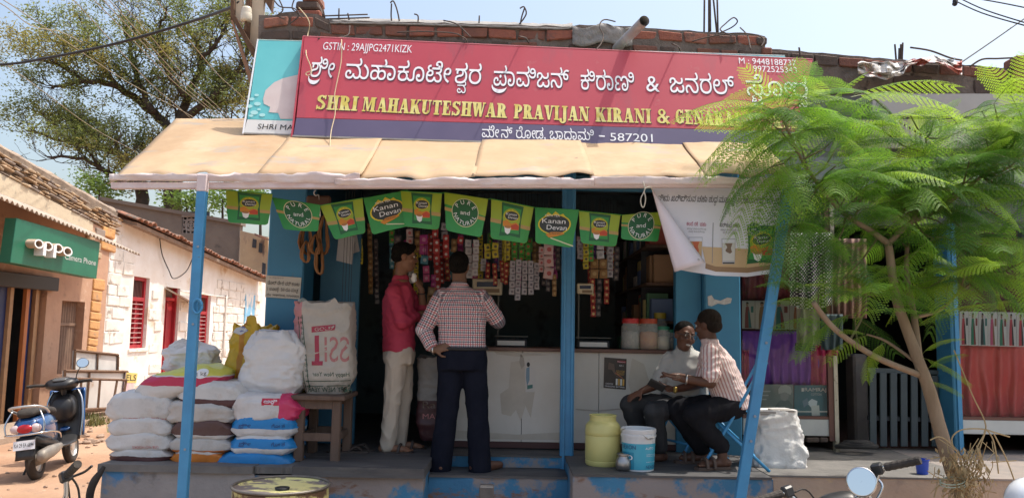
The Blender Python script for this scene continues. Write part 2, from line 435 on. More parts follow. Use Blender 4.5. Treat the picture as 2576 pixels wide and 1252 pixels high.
# ------------------------------------------------------------------ the grocery shop
YW = 6.6
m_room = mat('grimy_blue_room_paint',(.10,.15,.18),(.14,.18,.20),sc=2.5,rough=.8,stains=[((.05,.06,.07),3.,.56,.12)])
shop = thing('grocery_shop','small blue painted grocery shop with open front under a brick parapet','shop',(0,7.5,0))
XP0 = xat(680,500,YW); XP1 = xat(772,500,YW); XQ0 = xat(1773,800,YW + .1); XQ1 = xat(1864,800,YW + .1)
ZR = 3.30
MB().bx(XP0,XP1,YW,YW + .35,ZF - .05,ZR).build('pillar',m_blue,shop,bevel=.012)
MB().bx(XQ0,XQ1,YW + .1,YW + .45,ZF - .05,ZR).build('pillar',m_blue,shop,bevel=.012)
MB().bx(xat(1700,800,YW + .2),XQ0 - .002,YW + .2,YW + .3,ZF - .05,2.95).build('door_frame',m_blue,shop,bevel=.006)
# the shutter post in the middle of the opening, with guide channels
cp = thing('shutter_post','blue steel post with shutter channels splitting the shop front','post',tuple(P(1430,1130,6.5)))
xa,xb = xat(1412,800,6.5),xat(1446,800,6.5)
MB().bx(xa,xb,6.5,6.58,ZF - .3,2.98).build('post',m_bluemetal,cp,bevel=.006)
MB().bx(xa + .016,xa + .036,6.485,6.502,ZF - .3,2.98).bx(xb - .03,xb - .012,6.485,6.502,ZF - .3,2.98).build('channel',m_bluemetal,cp,bevel=.003)
MB().bx(xa - .02,xb + .02,6.48,6.6,ZF - .31,ZF - .29).build('base_plate',m_bluemetal,cp)
MB().bx(XP0 + .02,XQ1 - .02,YW + .05,YW + .3,2.90,ZR - .002).build('lintel',m_bluedark,shop,bevel=.008)
MB().bx(XP1 + .002,XQ0 - .002,YW - .03,YW + .04,2.80,2.93).build('shutter_box',m_bluedark,shop,bevel=.01)
MB().bx(XP0 + .01,XQ1 - .01,YW + .02,10.0,ZR,ZR + .14).build('roof_slab',mat('grey_concrete',(.26,.25,.24),(.33,.32,.30),sc=3,rough=.9,bump=.3),shop)
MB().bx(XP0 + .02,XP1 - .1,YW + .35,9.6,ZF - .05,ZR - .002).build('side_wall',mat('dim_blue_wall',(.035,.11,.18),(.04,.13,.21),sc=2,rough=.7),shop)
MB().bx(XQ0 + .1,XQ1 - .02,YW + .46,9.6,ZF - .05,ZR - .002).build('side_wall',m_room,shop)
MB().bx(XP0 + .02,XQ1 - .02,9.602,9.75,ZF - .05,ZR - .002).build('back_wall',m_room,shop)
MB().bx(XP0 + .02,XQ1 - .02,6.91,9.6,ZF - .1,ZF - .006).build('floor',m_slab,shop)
# inner door leaf folded against the left side
MB().bx(XP1 + .05,XP1 + .40,YW + .38,YW + .42,ZF,2.7).build('door_leaf',m_bluedark,shop,bevel=.006)
pq = Plane((XQ0,YW + .1,1),(1,0,0),(0,-1,0))
for pts in ([(1780,745),(1790,742),(1796,752),(1812,756),(1830,748),(1841,750),(1838,762),(1822,766),(1806,763),(1790,770),(1781,768)],[(1786,900),(1796,896),(1798,906),(1789,910)]): flat(pq,pts,mat('torn_paper',(.55,.56,.56),(.42,.40,.40),sc=30,rough=.8),shop,.003,'torn_sticker')
# parapet: rough dark masonry with proud bricks, ragged top
m_mortar = mat('weathered_mortar',(.12,.095,.08),(.20,.16,.135),sc=6,rough=.95,bump=.9,bsc=22,stains=[((.30,.28,.26),4.,.62,.1),((.06,.045,.04),8.,.56,.12)])
m_brick = [mat('red_brick_%s' % k,c,c2,sc=9,rough=.92,bump=.6,bsc=30,stains=[((.10,.075,.065),7.,.58,.12),((.33,.30,.28),5.,.68,.06)]) for k,c,c2 in
           (('warm',(.30,.105,.065),(.24,.085,.06)),('brown',(.22,.09,.06),(.17,.075,.055)),('pale',(.34,.15,.10),(.27,.11,.08)),('dark',(.11,.075,.06),(.08,.06,.05)))]
m_greycap = mat('cement_capping',(.30,.29,.275),(.22,.21,.20),sc=5,rough=.95,bump=.7,bsc=26)
YB = 6.75
def par_top(u):       # picture height of the ragged parapet top
    pts = [(650,40),(705,36),(712,32),(800,36),(830,52),(1000,55),(1250,62),(1420,68),(1450,62),(1560,66),(1700,76),(1915,86),(1925,92)]
    for (a,b),(c,d) in zip(pts,pts[1:]):
        if a <= u <= c: return b + (d - b) * (u - a) / (c - a)
    return pts[-1][1]
def masonry(pl_fn,u0,u1,top_fn,vbot,depth,name,parent,n=60):
    mb = MB()
    def g(a,b):
        u = u0 + (u1 - u0) * a; vt = top_fn(u); v = vbot(u) + (vt - vbot(u)) * b
        p = pl_fn(u,v); k = .022 * noise.noise(p * 9) + .012 * noise.noise(p * 25)
        return p + V((0,k,k if b == 1 else 0))
    mb.grid(g,n,8)
    mb.grid(lambda a,b: g(a,1) + V((0,depth * b,.012 * noise.noise(g(a,1) * 13 + V((0,b * 4,0))) if b else 0)),n,3)
    for s_ in (0,1): mb.grid(lambda a,b: g(s_,b) + V((0,depth * (a if s_ else 1 - a),0)),2,8)
    return mb.build(name,m_mortar,parent,smooth=True,autosm=50)
masonry(lambda u,v: P(u,v,YB),650,1925,par_top,lambda u: 300,.30,'parapet',shop)
def brick_course(u0,u1,topf,hgt,Y,parent,L=(.21,.26),skip=.12,seed=3,mats=m_brick,proud=.018):
    rg = random.Random(seed); u = u0
    while u < u1:
        w = rg.uniform(*L) * FOC / Y * .98
        e = min(u + w,u1)
        if rg.random() > skip and e - u > 15:
            v0 = topf(u) ; v1 = topf(e); j = lambda: rg.uniform(-2.5,2.5)
            A = P(u + 2 + j(),v0 + j(),Y - proud); B = P(e - 3 + j(),v1 + j(),Y - proud); Cc = P(e - 3 + j(),v1 + hgt + j(),Y - proud); D = P(u + 2 + j(),v0 + hgt + j(),Y - proud)
            t = rg.uniform(-.008,.008); k = V((0,t,0))
            MB().quad(A + k,B + k,Cc + k,D + k,.11,V((0,-1,0))).build('brick',rg.choice(mats),parent,bevel=.008)
        u = e
brick_course(830,1450,lambda u: par_top(u) + 10,24,YB,shop,seed=4,mats=m_brick[:3],skip=.08)
brick_course(1585,1915,lambda u: par_top(u) + 5,23,YB,shop,seed=5,mats=m_brick[:3],skip=.05)
brick_course(660,830,lambda u: par_top(u) + 8,22,YB,shop,seed=11,skip=.1)
brick_course(655,1925,lambda u: par_top(u) + 42,22,YB,shop,L=(.12,.3),skip=.25,seed=6,mats=[m_brick[3],m_brick[3],m_brick[1]])
brick_course(655,1925,lambda u: par_top(u) + 68,20,YB,shop,L=(.1,.25),skip=.25,seed=7,mats=[m_brick[3]])
# end bricks sticking out at the right edge and the loose brick pier at the left
for k,(u,v) in enumerate(((1905,92),(1918,118),(1900,143))):
    MB().quad(P(u,v,YB - .03),P(u + 26,v + 1,YB - .03),P(u + 25,v + 20,YB - .03),P(u - 1,v + 19,YB - .03),.2,V((0,-1,0))).build('brick',m_brick[1 if k else 3],shop,bevel=.012)
for k,(a,b,c,d) in enumerate(((745,2,800,22),(742,24,806,42),(760,-25,800,0),(742,-48,796,-27))):
    MB().quad(P(a,b,YB + .05),P(c,b + 1,YB + .05),P(c + 2,d,YB + .05),P(a - 3,d,YB + .05),.25,V((0,-1,0))).build('brick',m_brick[(3,0,2,3)[k]],shop,bevel=.014)
# cement patch beside the pipe
mb = MB(); mb.grid(lambda a,b: P(1440 + 150 * a,66 + 6 * sin(a * 9) + b * 46,YB - .035 + .03 * noise.noise(V((a * 7,b * 5,2)))),14,6); mb.build('cement_patch',m_greycap,shop,smooth=True,solid=.02)
mb = MB(); mb.grid(lambda a,b: P(830 + 610 * a,par_top(830 + 610 * a) - 5 + 11 * b + 2 * noise.noise(V((a * 40,b,0))),YB - .03 + .25 * (1 - b)),50,2); mb.build('cement_capping',m_greycap,shop,smooth=True,solid=.012)

# ------------------------------------------------------------------ awning
m_sheet = mat('weathered_tan_sheet',(.41,.275,.155),(.48,.345,.21),sc=1.6,rough=.75,bump=.12,bsc=7,stains=[((.36,.235,.13),1.4,.50,.2),((.33,.28,.23),2.2,.56,.1,(1,2.5,2.5)),((.24,.17,.12),8.,.70,.04),((.54,.44,.31),1.1,.62,.2)])
m_sheetpink = mat('faded_pink_sheet_edge',(.66,.53,.50),(.74,.64,.61),sc=5,rough=.75,bump=.25,bsc=14,stains=[((.28,.16,.11),12.,.72,.03)])
YA0,YA1 = 5.2,6.62
FRONT = [(268,438),(650,443),(905,447),(1190,450),(1490,442),(1780,447),(1990,444)]
BACK = [(443,299),(768,300),(985,306),(1230,310),(1440,314),(1690,320),(1880,324)]
awn = thing('awning','sloping awning of weathered tan sheets with pale pink edge over the shop front','awning',(0,5.9,2.5))
for i in range(6):
    f0,f1 = P(*FRONT[i],YA0),P(*FRONT[i + 1],YA0); b0,b1 = P(*BACK[i],YA1),P(*BACK[i + 1],YA1)
    if i == 0: f0 = P(272,442,YA0)
    lift = .014 * (i % 2)
    def g(a,b,i=i):
        a2 = -.015 + a * 1.03 if i else a * 1.015
        p = (f0.lerp(f1,a2)).lerp(b0.lerp(b1,a2),b)
        w = .016 * noise.noise(V((p.x * 2.4,b * 3,i * 5))) + .006 * noise.noise(V((p.x * 9,b * 8,i)))
        edge = (1 - b) ** 6
        w += edge * .045 * noise.noise(V((p.x * 6,i,4)))
        if i == 0: w -= .05 * (1 - a) ** 6 * (1 - b)
        return p + V((0,-.02 * edge * noise.noise(V((p.x * 4,2,i))),w + lift))
    MB().grid(g,22,14).build('sheet',m_sheet,awn,smooth=True,solid=.004)
def valance(u0,u1,t,b,Y,seed,amp=5):
    mb = MB()
    def g(a,k):
        u = u0 + (u1 - u0) * a; vt = t[0] + (t[1] - t[0]) * a; vb = b[0] + (b[1] - b[0]) * a
        n_ = noise.noise(V((u * .012,seed,0))) * amp; n2 = noise.noise(V((u * .05,seed,3))) * amp * .4
        v = vt + (vb - vt) * k + (n_ + n2) * (1 - k)
        return P(u,v,Y + .022 * noise.noise(V((u * .02,k * 2,seed))) + .01 * k)
    return mb.grid(g,int((u1 - u0) / 12),3).build('edge_flap',m_sheetpink,awn,smooth=True,solid=.004)
valance(275,905,(438,436),(454,461),YA0 - .03,1,11)
valance(842,1494,(450,446),(466,468),YA0 - .045,2,9)
valance(1488,1965,(444,446),(466,464),YA0 - .03,3,9)
# pink box beam carrying the front edge
MB().quad(P(278,458,YA0),P(1990,458,YA0),P(1990,470,YA0),P(278,474,YA0),.05).build('front_beam',m_pink,awn,bevel=.004)
for u in (300,620,985,1415,1800):
    MB().tube([P(u,462,YA0 + .05),P(u + (1288 - u) * .2 if u < 1288 else u - (u - 1288) * .2,322,YA1 - .02) - V((0,0,.03))],.018,6).build('rafter',m_pink,awn)
# poles
m_steel0 = mat('worn_bolt',(.25,.28,.32),rough=.5)
lp = thing('awning_pole','upright blue steel pole holding the left corner of the awning beside the sacks','pole',(P(455,1252,5.17).x,5.17,0))
pt,pb = P(511,448,5.17),P(460,1240,5.17)
pb = pb + (pb - pt) * (pb.z / (pt.z - pb.z)); pb.z = -.03
def sqbar(a,b,w,d):
    a,b = V(a),V(b); t = (b - a).normalized(); x = V((1,0,0)); x = (x - t * x.dot(t)).normalized(); y = t.cross(x)
    mb = MB(); vs = [p + x * sx * w / 2 + y * sy * d / 2 for p in (a,b) for sx,sy in ((-1,-1),(1,-1),(1,1),(-1,1))]
    return mb.add(vs,[(3,2,1,0),(4,5,6,7),(0,1,5,4),(1,2,6,5),(2,3,7,6),(3,0,4,7)])
q = pb.lerp(pt,.965); sqbar(pb,q,.062,.05).build('shaft',m_bluemetal,lp,bevel=.004)
sqbar(q,pt + V((0,0,.02)),.064,.052).build('pole_head',m_pink,lp,bevel=.004)
mb = MB(); c = P(497,770,5.13); mb.tube([c + V((.03 * cos(a * .35),-.005,.045 * sin(a * .35))) for a in range(19)],.009,6); mb.build('hook_ring',m_bluemetal,lp,smooth=True)
for v in (620,815,1130):
    z = P(490,v,5.14).z; k = (z - pb.z) / (pt.z - pb.z); pp = pb.lerp(pt,k); MB().tube([pp + V((.006,-.026,0)),pp + V((.006,-.032,0))],.008,8).build('bolt',m_steel0,lp)
rp = thing('awning_pole','leaning blue steel pole holding the awning beside the seated men','pole',(P(1862,1250,5.25).x,5.25,0))
pt2,pb2 = P(1985,466,5.25),P(1862,1240,5.25); pb2 = pb2 + (pb2 - pt2) * (pb2.z / (pt2.z - pb2.z)); pb2.z = -.03
sqbar(pb2,pt2,.068,.05).build('shaft',m_bluemetal,rp,bevel=.004)
for k in (.36,.42,.6,.75): pp = pb2.lerp(pt2,k); MB().tube([pp + V((.004,-.026,0)),pp + V((.004,-.033,0))],.009,8).build('bolt',m_steel0,rp)

# ------------------------------------------------------------------ sign boards
m_white = mat('white_print',(.80,.82,.86),rough=.6); m_offwhite = mat('off_white_print',(.72,.72,.70),rough=.6)
m_black = mat('black_print',(.02,.02,.022),rough=.6)
m_signred = mat('crimson_vinyl',(.45,.052,.078),(.48,.065,.09),sc=1.5,rough=.42,bump=.03,bsc=5,stains=[((.36,.07,.095),2.4,.56,.12,(1,1,.15)),((.46,.12,.13),7.,.64,.1)])
m_signblue = mat('slate_navy_vinyl',(.10,.085,.16),(.12,.10,.18),sc=2,rough=.42)
m_gold = mat('pale_gold_print',(.60,.50,.10),(.72,.66,.25),sc=14,rough=.5,lo=.4,hi=.6)
m_drop = mat('dark_red_drop_shadow_print',(.10,.03,.05),rough=.6)
m_steel = mat('dull_steel',(.35,.33,.30),(.28,.25,.22),sc=8,rough=.5,metal=.6)
bl,br = P(737,340,6.05),P(1992,379,6.05)
tl = P(765,93,6.33)
PS = Plane(bl,br - bl,ey=tl - bl)
sg = thing('shop_signboard','wide crimson shop signboard with white Kannada and gold English lettering above the awning','signboard',tuple(bl.lerp(br,.5)))
SW = (br - bl).length; SH = PS.st(765,93)[1]; SK = PS.st(2043,151)
def board(pl,cs,t,m,par,name='panel',off=0.):
    q = [pl.w(*c,off) for c in cs]; return MB().quad(*q,t,pl.n).build(name,m,par,bevel=.003)
TL_ = PS.st(765,93); TR_ = PS.st(2045,151); BR_ = (SW,0); BL_ = (0,0)
split_l = PS.st(745,296); split_r = PS.st(2000,331)
board(PS,[TL_,TR_,split_r,split_l],.06,m_signred,sg)
board(PS,[(split_l[0],split_l[1] - .001),(split_r[0],split_r[1] - .001),BR_,BL_],.06,m_signblue,sg)
board(PS,[(-.004,-.001),(SW,-.001),(SW,-.018),(-.006,-.018)],.07,m_steel,sg,'frame_rail',.006)
MB().quad(PS.w(TL_[0] - .012,TL_[1],.004),PS.w(TL_[0] - .001,TL_[1],.004),PS.w(-.001,-.018,.004),PS.w(-.014,-.018,.004),.07,PS.n).build('frame_rail',m_signred,sg)
board(PS,[(TL_[0] - .012,TL_[1] + .012),(TR_[0],TR_[1] + .012),(TR_[0],TR_[1] + .001),(TL_[0] - .012,TL_[1] + .001)],.07,mat('pink_vinyl_edge',(.55,.16,.19),rough=.5),sg,'frame_rail',.002)
for k_ in (0.15,.5,.85):
    p = PS.w(SW * k_,SH * .6,-.06); MB().tube([p,V((p.x,6.9,p.z - .05))],.014,6).build('strut',m_steel,sg)
def sign_text(t,p0,p1,h,m,bold=.0,fn=None,shadow=None,px=1.6):
    if shadow: write(PS,t,(p0[0] + px,p0[1] + px),(p1[0] + px,p1[1] + px),h,shadow,sg,off=.0025,bold=bold,fn=fn)
    return write(PS,t,p0,p1,h,m,sg,off=.005,bold=bold,fn=fn)
sign_text('GSTIN : 29AJJPG2471KIZK',(812,126),(1036,134),19,m_white,.012)
KN = [('ಶ್ರೀ',(776,194),(838,197)),('ಮಹಾಕೂಟೇಶ್ವರ',(867,198),(1209,213)),('ಪ್ರಾವಿಜನ್',(1237,216),(1431,223)),('ಕಿರಾಣಿ',(1461,226),(1596,230)),('ಜನರಲ್',(1685,233),(1849,239)),('ಸ್ಟೋರ್ಸ',(1879,240),(2034,246))]
for t,a,b in KN: sign_text(t,a,b,46,m_white,.056,shadow=m_drop,px=2.2)
sign_text('&',(1626,231),(1659,232),40,m_white,.01,shadow=m_drop)
EN = [('SHRI',(795,276),(898,280)),('MAHAKUTESHWAR',(910,281),(1275,298)),('PRAVIJAN',(1292,299),(1482,306)),('KIRANI',(1498,307),(1638,311)),('&',(1653,311),(1686,312)),('GENARAL',(1700,312),(1868,319)),('STORES',(1882,320),(2008,325))]
for t,a,b in EN: sign_text(t,a,b,36,m_gold,fn=slab,shadow=m_drop,px=2.0)
sign_text('ಮೇನ್ ರೋಡ, ಬಾದಾಮಿ',(1212,346),(1494,354),26,m_white,.02)
sign_text('-',(1506,351),(1521,352),26,m_white,.01)
sign_text('587201',(1535,355),(1642,358),20,m_white,.03)
sign_text('M : 9448188737',(1859,161),(2003,167),15,m_white,.01)
sign_text('9972525343',(1895,181),(2005,185),15,m_white,.01)
# older board behind, cyan with a pale figure print
b2l = P(613,334,6.13); PB = Plane(b2l,br - bl,ey=P(650,101,6.39) - b2l)
ob = thing('old_signboard','older cyan signboard with white lettering strip half hidden behind the crimson board','signboard',tuple(b2l))
m_cyan = mat('cyan_vinyl',(.12,.50,.53),(.16,.58,.60),sc=1.6,rough=.45,stains=[((.08,.42,.47),2.2,.56,.2)])
e_tl = PB.st(650,101); e_tr = (PB.st(1975,141)[0],PB.st(1975,141)[1]); wb = e_tr[0]
sl = PB.st(622,300)
board(PB,[e_tl,e_tr,(wb,sl[1]),sl],.05,m_cyan,ob)
board(PB,[(sl[0],sl[1] - .001),(wb,sl[1] - .001),(wb,0),(0,0)],.05,m_offwhite,ob)
MB().quad(PB.w(e_tl[0] - .01,e_tl[1] + .006,.004),PB.w(e_tl[0],e_tl[1] + .006,.004),PB.w(.001,-.01,.004),PB.w(-.01,-.01,.004),.06,PB.n).build('frame_rail',m_white,ob)
board(PB,[(0,0),(wb,0),(wb,-.014),(0,-.014)],.06,m_steel,ob,'frame_rail',.003)
board(PB,[(e_tl[0],e_tl[1] + .008),(e_tr[0],e_tr[1] + .008),e_tr,e_tl],.055,mat('pale_cyan_edge',(.5,.72,.70),rough=.5),ob,'frame_rail',.002)
flat(PB,[(662,250),(668,228),(690,208),(712,198),(745,190),(757,187),(757,300),(706,300),(700,285),(676,283),(680,270),(664,262)],mat('pale_rose_print',(.66,.57,.55),(.60,.50,.48),sc=6,rough=.6),ob)
for (u,v,r) in ((634,250,7),(646,240,6),(628,268,8),(648,262,9),(640,284,10),(660,290,8),(632,292,6),(652,276,5)):
    flat(PB,[(u + r * cos(a * .7),v + r * .55 * sin(a * .7)) for a in range(9)],mat('pale_petal_print',(.40,.72,.72),rough=.6),ob,off=.0035)
write(PB,'SHRI MA',(648,325),(737,328),13,m_black,ob,bold=.03)

# ================================================================== LEFT SIDE OF THE LANE
XF = -7.6
def fz(u,v): p = PX(u,v,XF); return p.y,p.z
m_lime = mat('flaking_whitewash',(.78,.75,.70),(.70,.66,.60),sc=4,rough=.9,bump=.5,bsc=12,stains=[((.38,.33,.28),3.2,.57,.08),((.56,.40,.24),1.1,.64,.1)])
m_limeplaster = mat('whitewashed_plaster',(.80,.78,.75),(.72,.67,.61),sc=2,rough=.9,bump=.25,bsc=10,stains=[((.52,.36,.20),.9,.56,.1),((.42,.36,.30),5.,.66,.06)])
m_redwood = mat('red_painted_wood',(.38,.02,.03),(.32,.02,.03),sc=5,rough=.5,stains=[((.22,.03,.03),8.,.62,.1)])
m_tanwall = mat('dusty_pink_plaster',(.50,.31,.21),(.43,.26,.18),sc=2.5,rough=.9,bump=.35,bsc=12,stains=[((.30,.18,.13),4.,.6,.12),((.62,.47,.36),2.2,.62,.1)])
m_cream = mat('stained_cream_plaster',(.60,.50,.36),(.52,.43,.31),sc=2,rough=.9,bump=.35,bsc=12,stains=[((.22,.19,.16),3.4,.60,.1),((.36,.31,.26),8.,.62,.1)])
m_orange = mat('ochre_sandstone',(.62,.34,.13),(.54,.30,.14),sc=5,rough=.9,bump=.7,bsc=14,stains=[((.38,.26,.18),5.,.6,.12)])
m_rubble = [mat('rubble_stone_%s' % n,c,c2,sc=6,rough=.95,bump=.7,bsc=16,stains=[((.22,.18,.15),6.,.6,.12)]) for n,c,c2 in (('tan',(.42,.29,.18),(.36,.25,.16)),('grey',(.30,.24,.20),(.25,.20,.17)),('pale',(.50,.37,.24),(.42,.31,.21)))]
m_rust = mat('rusty_steel',(.12,.065,.04),(.17,.10,.06),sc=12,rough=.85,metal=.2,bump=.3,bsc=60)
m_tin = mat('weathered_tin',(.44,.38,.32),(.34,.26,.20),sc=4,rough=.6,metal=.35,stains=[((.20,.11,.06),5.,.6,.1)])
m_tile = mat('clay_roof_tile',(.36,.16,.10),(.27,.13,.09),sc=9,rough=.95,bump=.5,stains=[((.15,.12,.10),8.,.48,.1)])
m_greywall = mat('grey_weathered_wall',(.155,.125,.105),(.20,.165,.135),sc=1.2,rough=.95,bump=.5,bsc=6,stains=[((.10,.085,.075),2.,.58,.12),((.26,.21,.17),3.,.66,.08)])

def facade(openings,ya,yb,zb,topfn,name,m,parent,thick=.28,n=1):
    """wall on the plane x = XF with real openings (y0, y1, z0, z1); the top follows topfn(y)"""
    ys = sorted({ya,yb,*[o[0] for o in openings],*[o[1] for o in openings]}); ys = [y for y in ys if ya <= y <= yb]
    mb = MB()
    for y0,y1 in zip(ys,ys[1:]):
        ym = (y0 + y1) / 2; zs = zb
        for o in sorted([o for o in openings if o[0] < ym < o[1]],key=lambda o: o[2]):
            mb.bx(XF - thick,XF,y0,y1,zs,o[2]); zs = o[3]
        k = 1 if not n else max(1,int((y1 - y0) / .6))
        for i in range(k):
            a = y0 + (y1 - y0) * i / k; b = y0 + (y1 - y0) * (i + 1) / k
            vs = [V((x,y,z)) for x in (XF,XF - thick) for y,z in ((a,zs),(b,zs),(b,topfn(b)),(a,topfn(a)))]
            mb.add(vs,[(0,1,2,3),(7,6,5,4),(0,4,5,1),(1,5,6,2),(2,6,7,3),(3,7,4,0)])
    return mb.build(name,m,parent)
def lin(p,q): return lambda y: p[1] + (q[1] - p[1]) * (y - p[0]) / (q[0] - p[0])
def opening(*uv):
    ps = [fz(*q) for q in uv]; return ((ps[0][0] + ps[3][0]) / 2,(ps[1][0] + ps[2][0]) / 2,(ps[2][1] + ps[3][1]) / 2,(ps[0][1] + ps[1][1]) / 2)
# ---- whitewashed stone house
YH0 = fz(264,800)[0]; YH1 = 24.5
house = thing('stone_house','whitewashed stone house with red door and barred red windows','house',(XF,YH0 + 4,0))
roofline = lin(fz(300,552),fz(640,700))
w1 = opening((340,690),(379,704),(364,877),(323,875)); w2 = opening((499,738),(531,744),(523,888),(494,887)); dr = opening((419,716),(452,730),(438,1000),(400,1000))
facade([w1,w2,dr],YH0,YH1,-.6,roofline,'wall',m_limeplaster,house)
rg = random.Random(5)
def block_in(y0,y1,z0,z1): return any(y1 > o[0] - .03 and y0 < o[1] + .03 and z1 > o[2] - .03 and z0 < o[3] + .03 for o in (w1,w2,dr))
z = -.3; nb = 0; row = 0
while z < 5.4:
    h = rg.uniform(.19,.26); y = YH0 + .02 - (row % 2) * .15
    while y < 23.5:
        L = rg.uniform(.3,.58); y0,y1 = max(y,YH0 + .01),y + L - .015
        in_zone = y1 < w1[0] + .05 or (w1[1] - .05 < y0 and y1 < dr[0] + .1 and z < 2.5) or (y0 > w2[1] and z < 2.6) or (dr[1] - .1 < y0 and y1 < w2[0] + .1 and z < 2.0)
        if in_zone and y1 - y0 > .1 and not block_in(y0,y1,z,z + h) and z + h < roofline(y1) - .25 and rg.random() > .04 and nb < 290:
            t = rg.uniform(.012,.035); j = lambda: rg.uniform(-.012,.012); Xb = XF + t
            MB().quad((Xb,y0 + j(),z + h - .012 + j()),(Xb + j(),y1 + j(),z + h - .012 + j()),(Xb + j(),y1 + j(),z + j()),(Xb,y0 + j(),z + j()),.08,V((1,0,0))).build('stone_block',m_lime,house,bevel=.012); nb += 1
        y += L
    z += h; row += 1
def framed_window(o,parent,bars):
    y0,y1,z0,z1 = o; X = XF - .12
    fr = MB().bx(X - .05,X + .05,y0,y0 + .07,z0,z1).bx(X - .05,X + .05,y1 - .07,y1,z0,z1).bx(X - .049,X + .049,y0 + .07,y1 - .07,z1 - .07,z1).bx(X - .049,X + .049,y0 + .07,y1 - .07,z0,z0 + .07).bx(X - .048,X + .055,y0 + .07,y1 - .07,z0 + (z1 - z0) * .66,z0 + (z1 - z0) * .66 + .08)
    w = fr.build('window',m_redwood,parent,bevel=.006)
    zm = z0 + (z1 - z0) * .66
    n = 9
    for i in range(n):
        yy = y0 + .1 + (y1 - y0 - .2) * i / (n - 1); MB().tube([(X,yy,zm + .06),(X,yy,z1 - .05)],.011,5).build('bar',mat('rusty_red_bar',(.16,.06,.05),rough=.7),w)
    ym = (y0 + y1) / 2
    MB().bx(X - .03,X + .03,ym - .03,ym + .03,z0 + .06,zm).build('mullion',m_redwood,w)
    for i in range(bars):
        zz = z0 + .12 + (zm - z0 - .18) * i / (bars - 1); MB().tube([(X + .035,y0 + .04,zz),(X + .035,y1 - .04,zz)],.010,5).build('bar',mat('pale_steel_bar',(.48,.34,.33),rough=.5,metal=.3),w)
    for s_ in (0,1): MB().bx(X - .045,X - .03,(y0 + .05,ym + .02)[s_],(ym - .02,y1 - .05)[s_],z0 + .05,zm).build('shutter',m_redwood,w)
    MB().bx(X - .1,X - .08,y0,y1,z0,z1).build('backing',m_dark,w)
    MB().bx(XF - .05,XF + .035,y0 - .06,y1 + .06,z0 - .07,z0 - .005).build('sill',m_limeplaster,w,bevel=.01)
framed_window(w1,house,9); framed_window(w2,house,9)
d = MB().bx(XF - .2,XF - .13,dr[0] + .06,dr[1] - .06,dr[2],dr[3] - .3).build('door',m_redwood,house)
MB().bx(XF - .128,XF - .11,(dr[0] + dr[1]) / 2 - .02,(dr[0] + dr[1]) / 2 + .02,dr[2],dr[3] - .3).build('door_batten',m_redwood,d)
MB().bx(XF - .22,XF - .06,dr[0],dr[0] + .06,dr[2],dr[3]).bx(XF - .22,XF - .06,dr[1] - .06,dr[1],dr[2],dr[3]).bx(XF - .2,XF - .08,dr[0],dr[1],dr[3] - .29,dr[3] - .22).build('door_frame',m_redwood,house)
MB().bx(XF - .2,XF - .15,dr[0],dr[1],dr[3] - .22,dr[3]).build('lintel_board',m_rust,house)
MB().quad((XF + .25,dr[0] - .1,dr[3] - .16),(XF + .3,dr[1] + .5,dr[3] - .42),(XF,dr[1] + .5,dr[3] - .3),(XF,dr[0] - .1,dr[3] - .04),.03).build('door_hood',m_tin,house)
# eave boards and the ragged row of clay tiles
ya,yb = fz(306,556)[0],23.6
MB().add([V((x,y,roofline(y) + dz)) for y in (ya,yb) for x,dz in ((XF - .25,.02),(XF + .30,-.10),(XF + .30,-.03),(XF - .25,.09))],[(0,1,2,3),(7,6,5,4),(0,4,5,1),(1,5,6,2),(2,6,7,3),(3,7,4,0)]).build('eave_board',mat('old_eave_timber',(.20,.15,.12),(.30,.22,.17),sc=6,rough=.9,bump=.4),house)
tile_me = MB().grid(lambda a,b: ORG[house] + V((-.26 + .52 * b,-.11 + .22 * a,.055 * sin(pi * a) - .01 * b)),6,1).build('roof_tile',m_tile,house,smooth=True,solid=.014,org=(0,0,0))
first = True; y = ya
sl = atan2(roofline(yb) - roofline(ya),yb - ya)
while y < yb:
    for c_ in range(2):
        M4 = Matrix.Translation((XF + .14 - c_ * .42,y + rg.uniform(-.02,.02),roofline(y) + .06 + c_ * .13 + rg.uniform(-.015,.02))) @ Matrix.Rotation(sl,4,'X') @ Matrix.Rotation(radians(14 + rg.uniform(-5,5)),4,'Y') @ Matrix.Rotation(rg.uniform(-.12,.12),4,'Z')
        if first: tile_me.matrix_basis = Matrix.Translation(-ORG[house]) @ M4; first = False
        elif rg.random() > .06:
            o_ = inst(tile_me,house,M4); sm_ = o_.modifiers.new('s','SOLIDIFY'); sm_.thickness = .014
    y += .19
MB().quad((XF - .45,ya,roofline(ya) + .22),(XF - .45,yb,roofline(yb) + .22),(XF - 4,yb,roofline(yb) + 1.2),(XF - 4,ya,roofline(ya) + 1.2),.1,V((0,0,1))).build('roof',m_tile,house)
# cables and conduit on the wall
def cable(name,label,pts,r,m,cat='wire',group=None,n=5,smooth=5):
    o = MB().tube(catmull(pts,smooth),r,n).build(name,m,None,smooth=True); return tag(o,label,cat,group)
m_wire = mat('black_cable',(.025,.025,.027),rough=.6); m_wirepale = mat('dusty_pale_wire',(.26,.22,.15),(.32,.28,.2),sc=8,rough=.6)
cable('wall_cable','dark cable drooping from the eave of the stone house to its door',[PX(402,600,XF + .06),PX(408,640,XF + .06),PX(425,680,XF + .08),PX(436,700,XF + .1),PX(460,690,XF + .1),PX(478,665,XF + .1),PX(505,590,XF + .1)],.012,m_wire)
cable('conduit','thin pipe running along the stone house wall above its second window',[PX(455,731,XF + .05),PX(520,741,XF + .05),PX(575,748,XF + .05)],.014,m_limeplaster,'pipe')
cable('drain_pipe','slim vertical pipe beside the second window of the stone house',[PX(570,742,XF + .06),PX(562,900,XF + .06)],.03,m_limeplaster,'pipe')
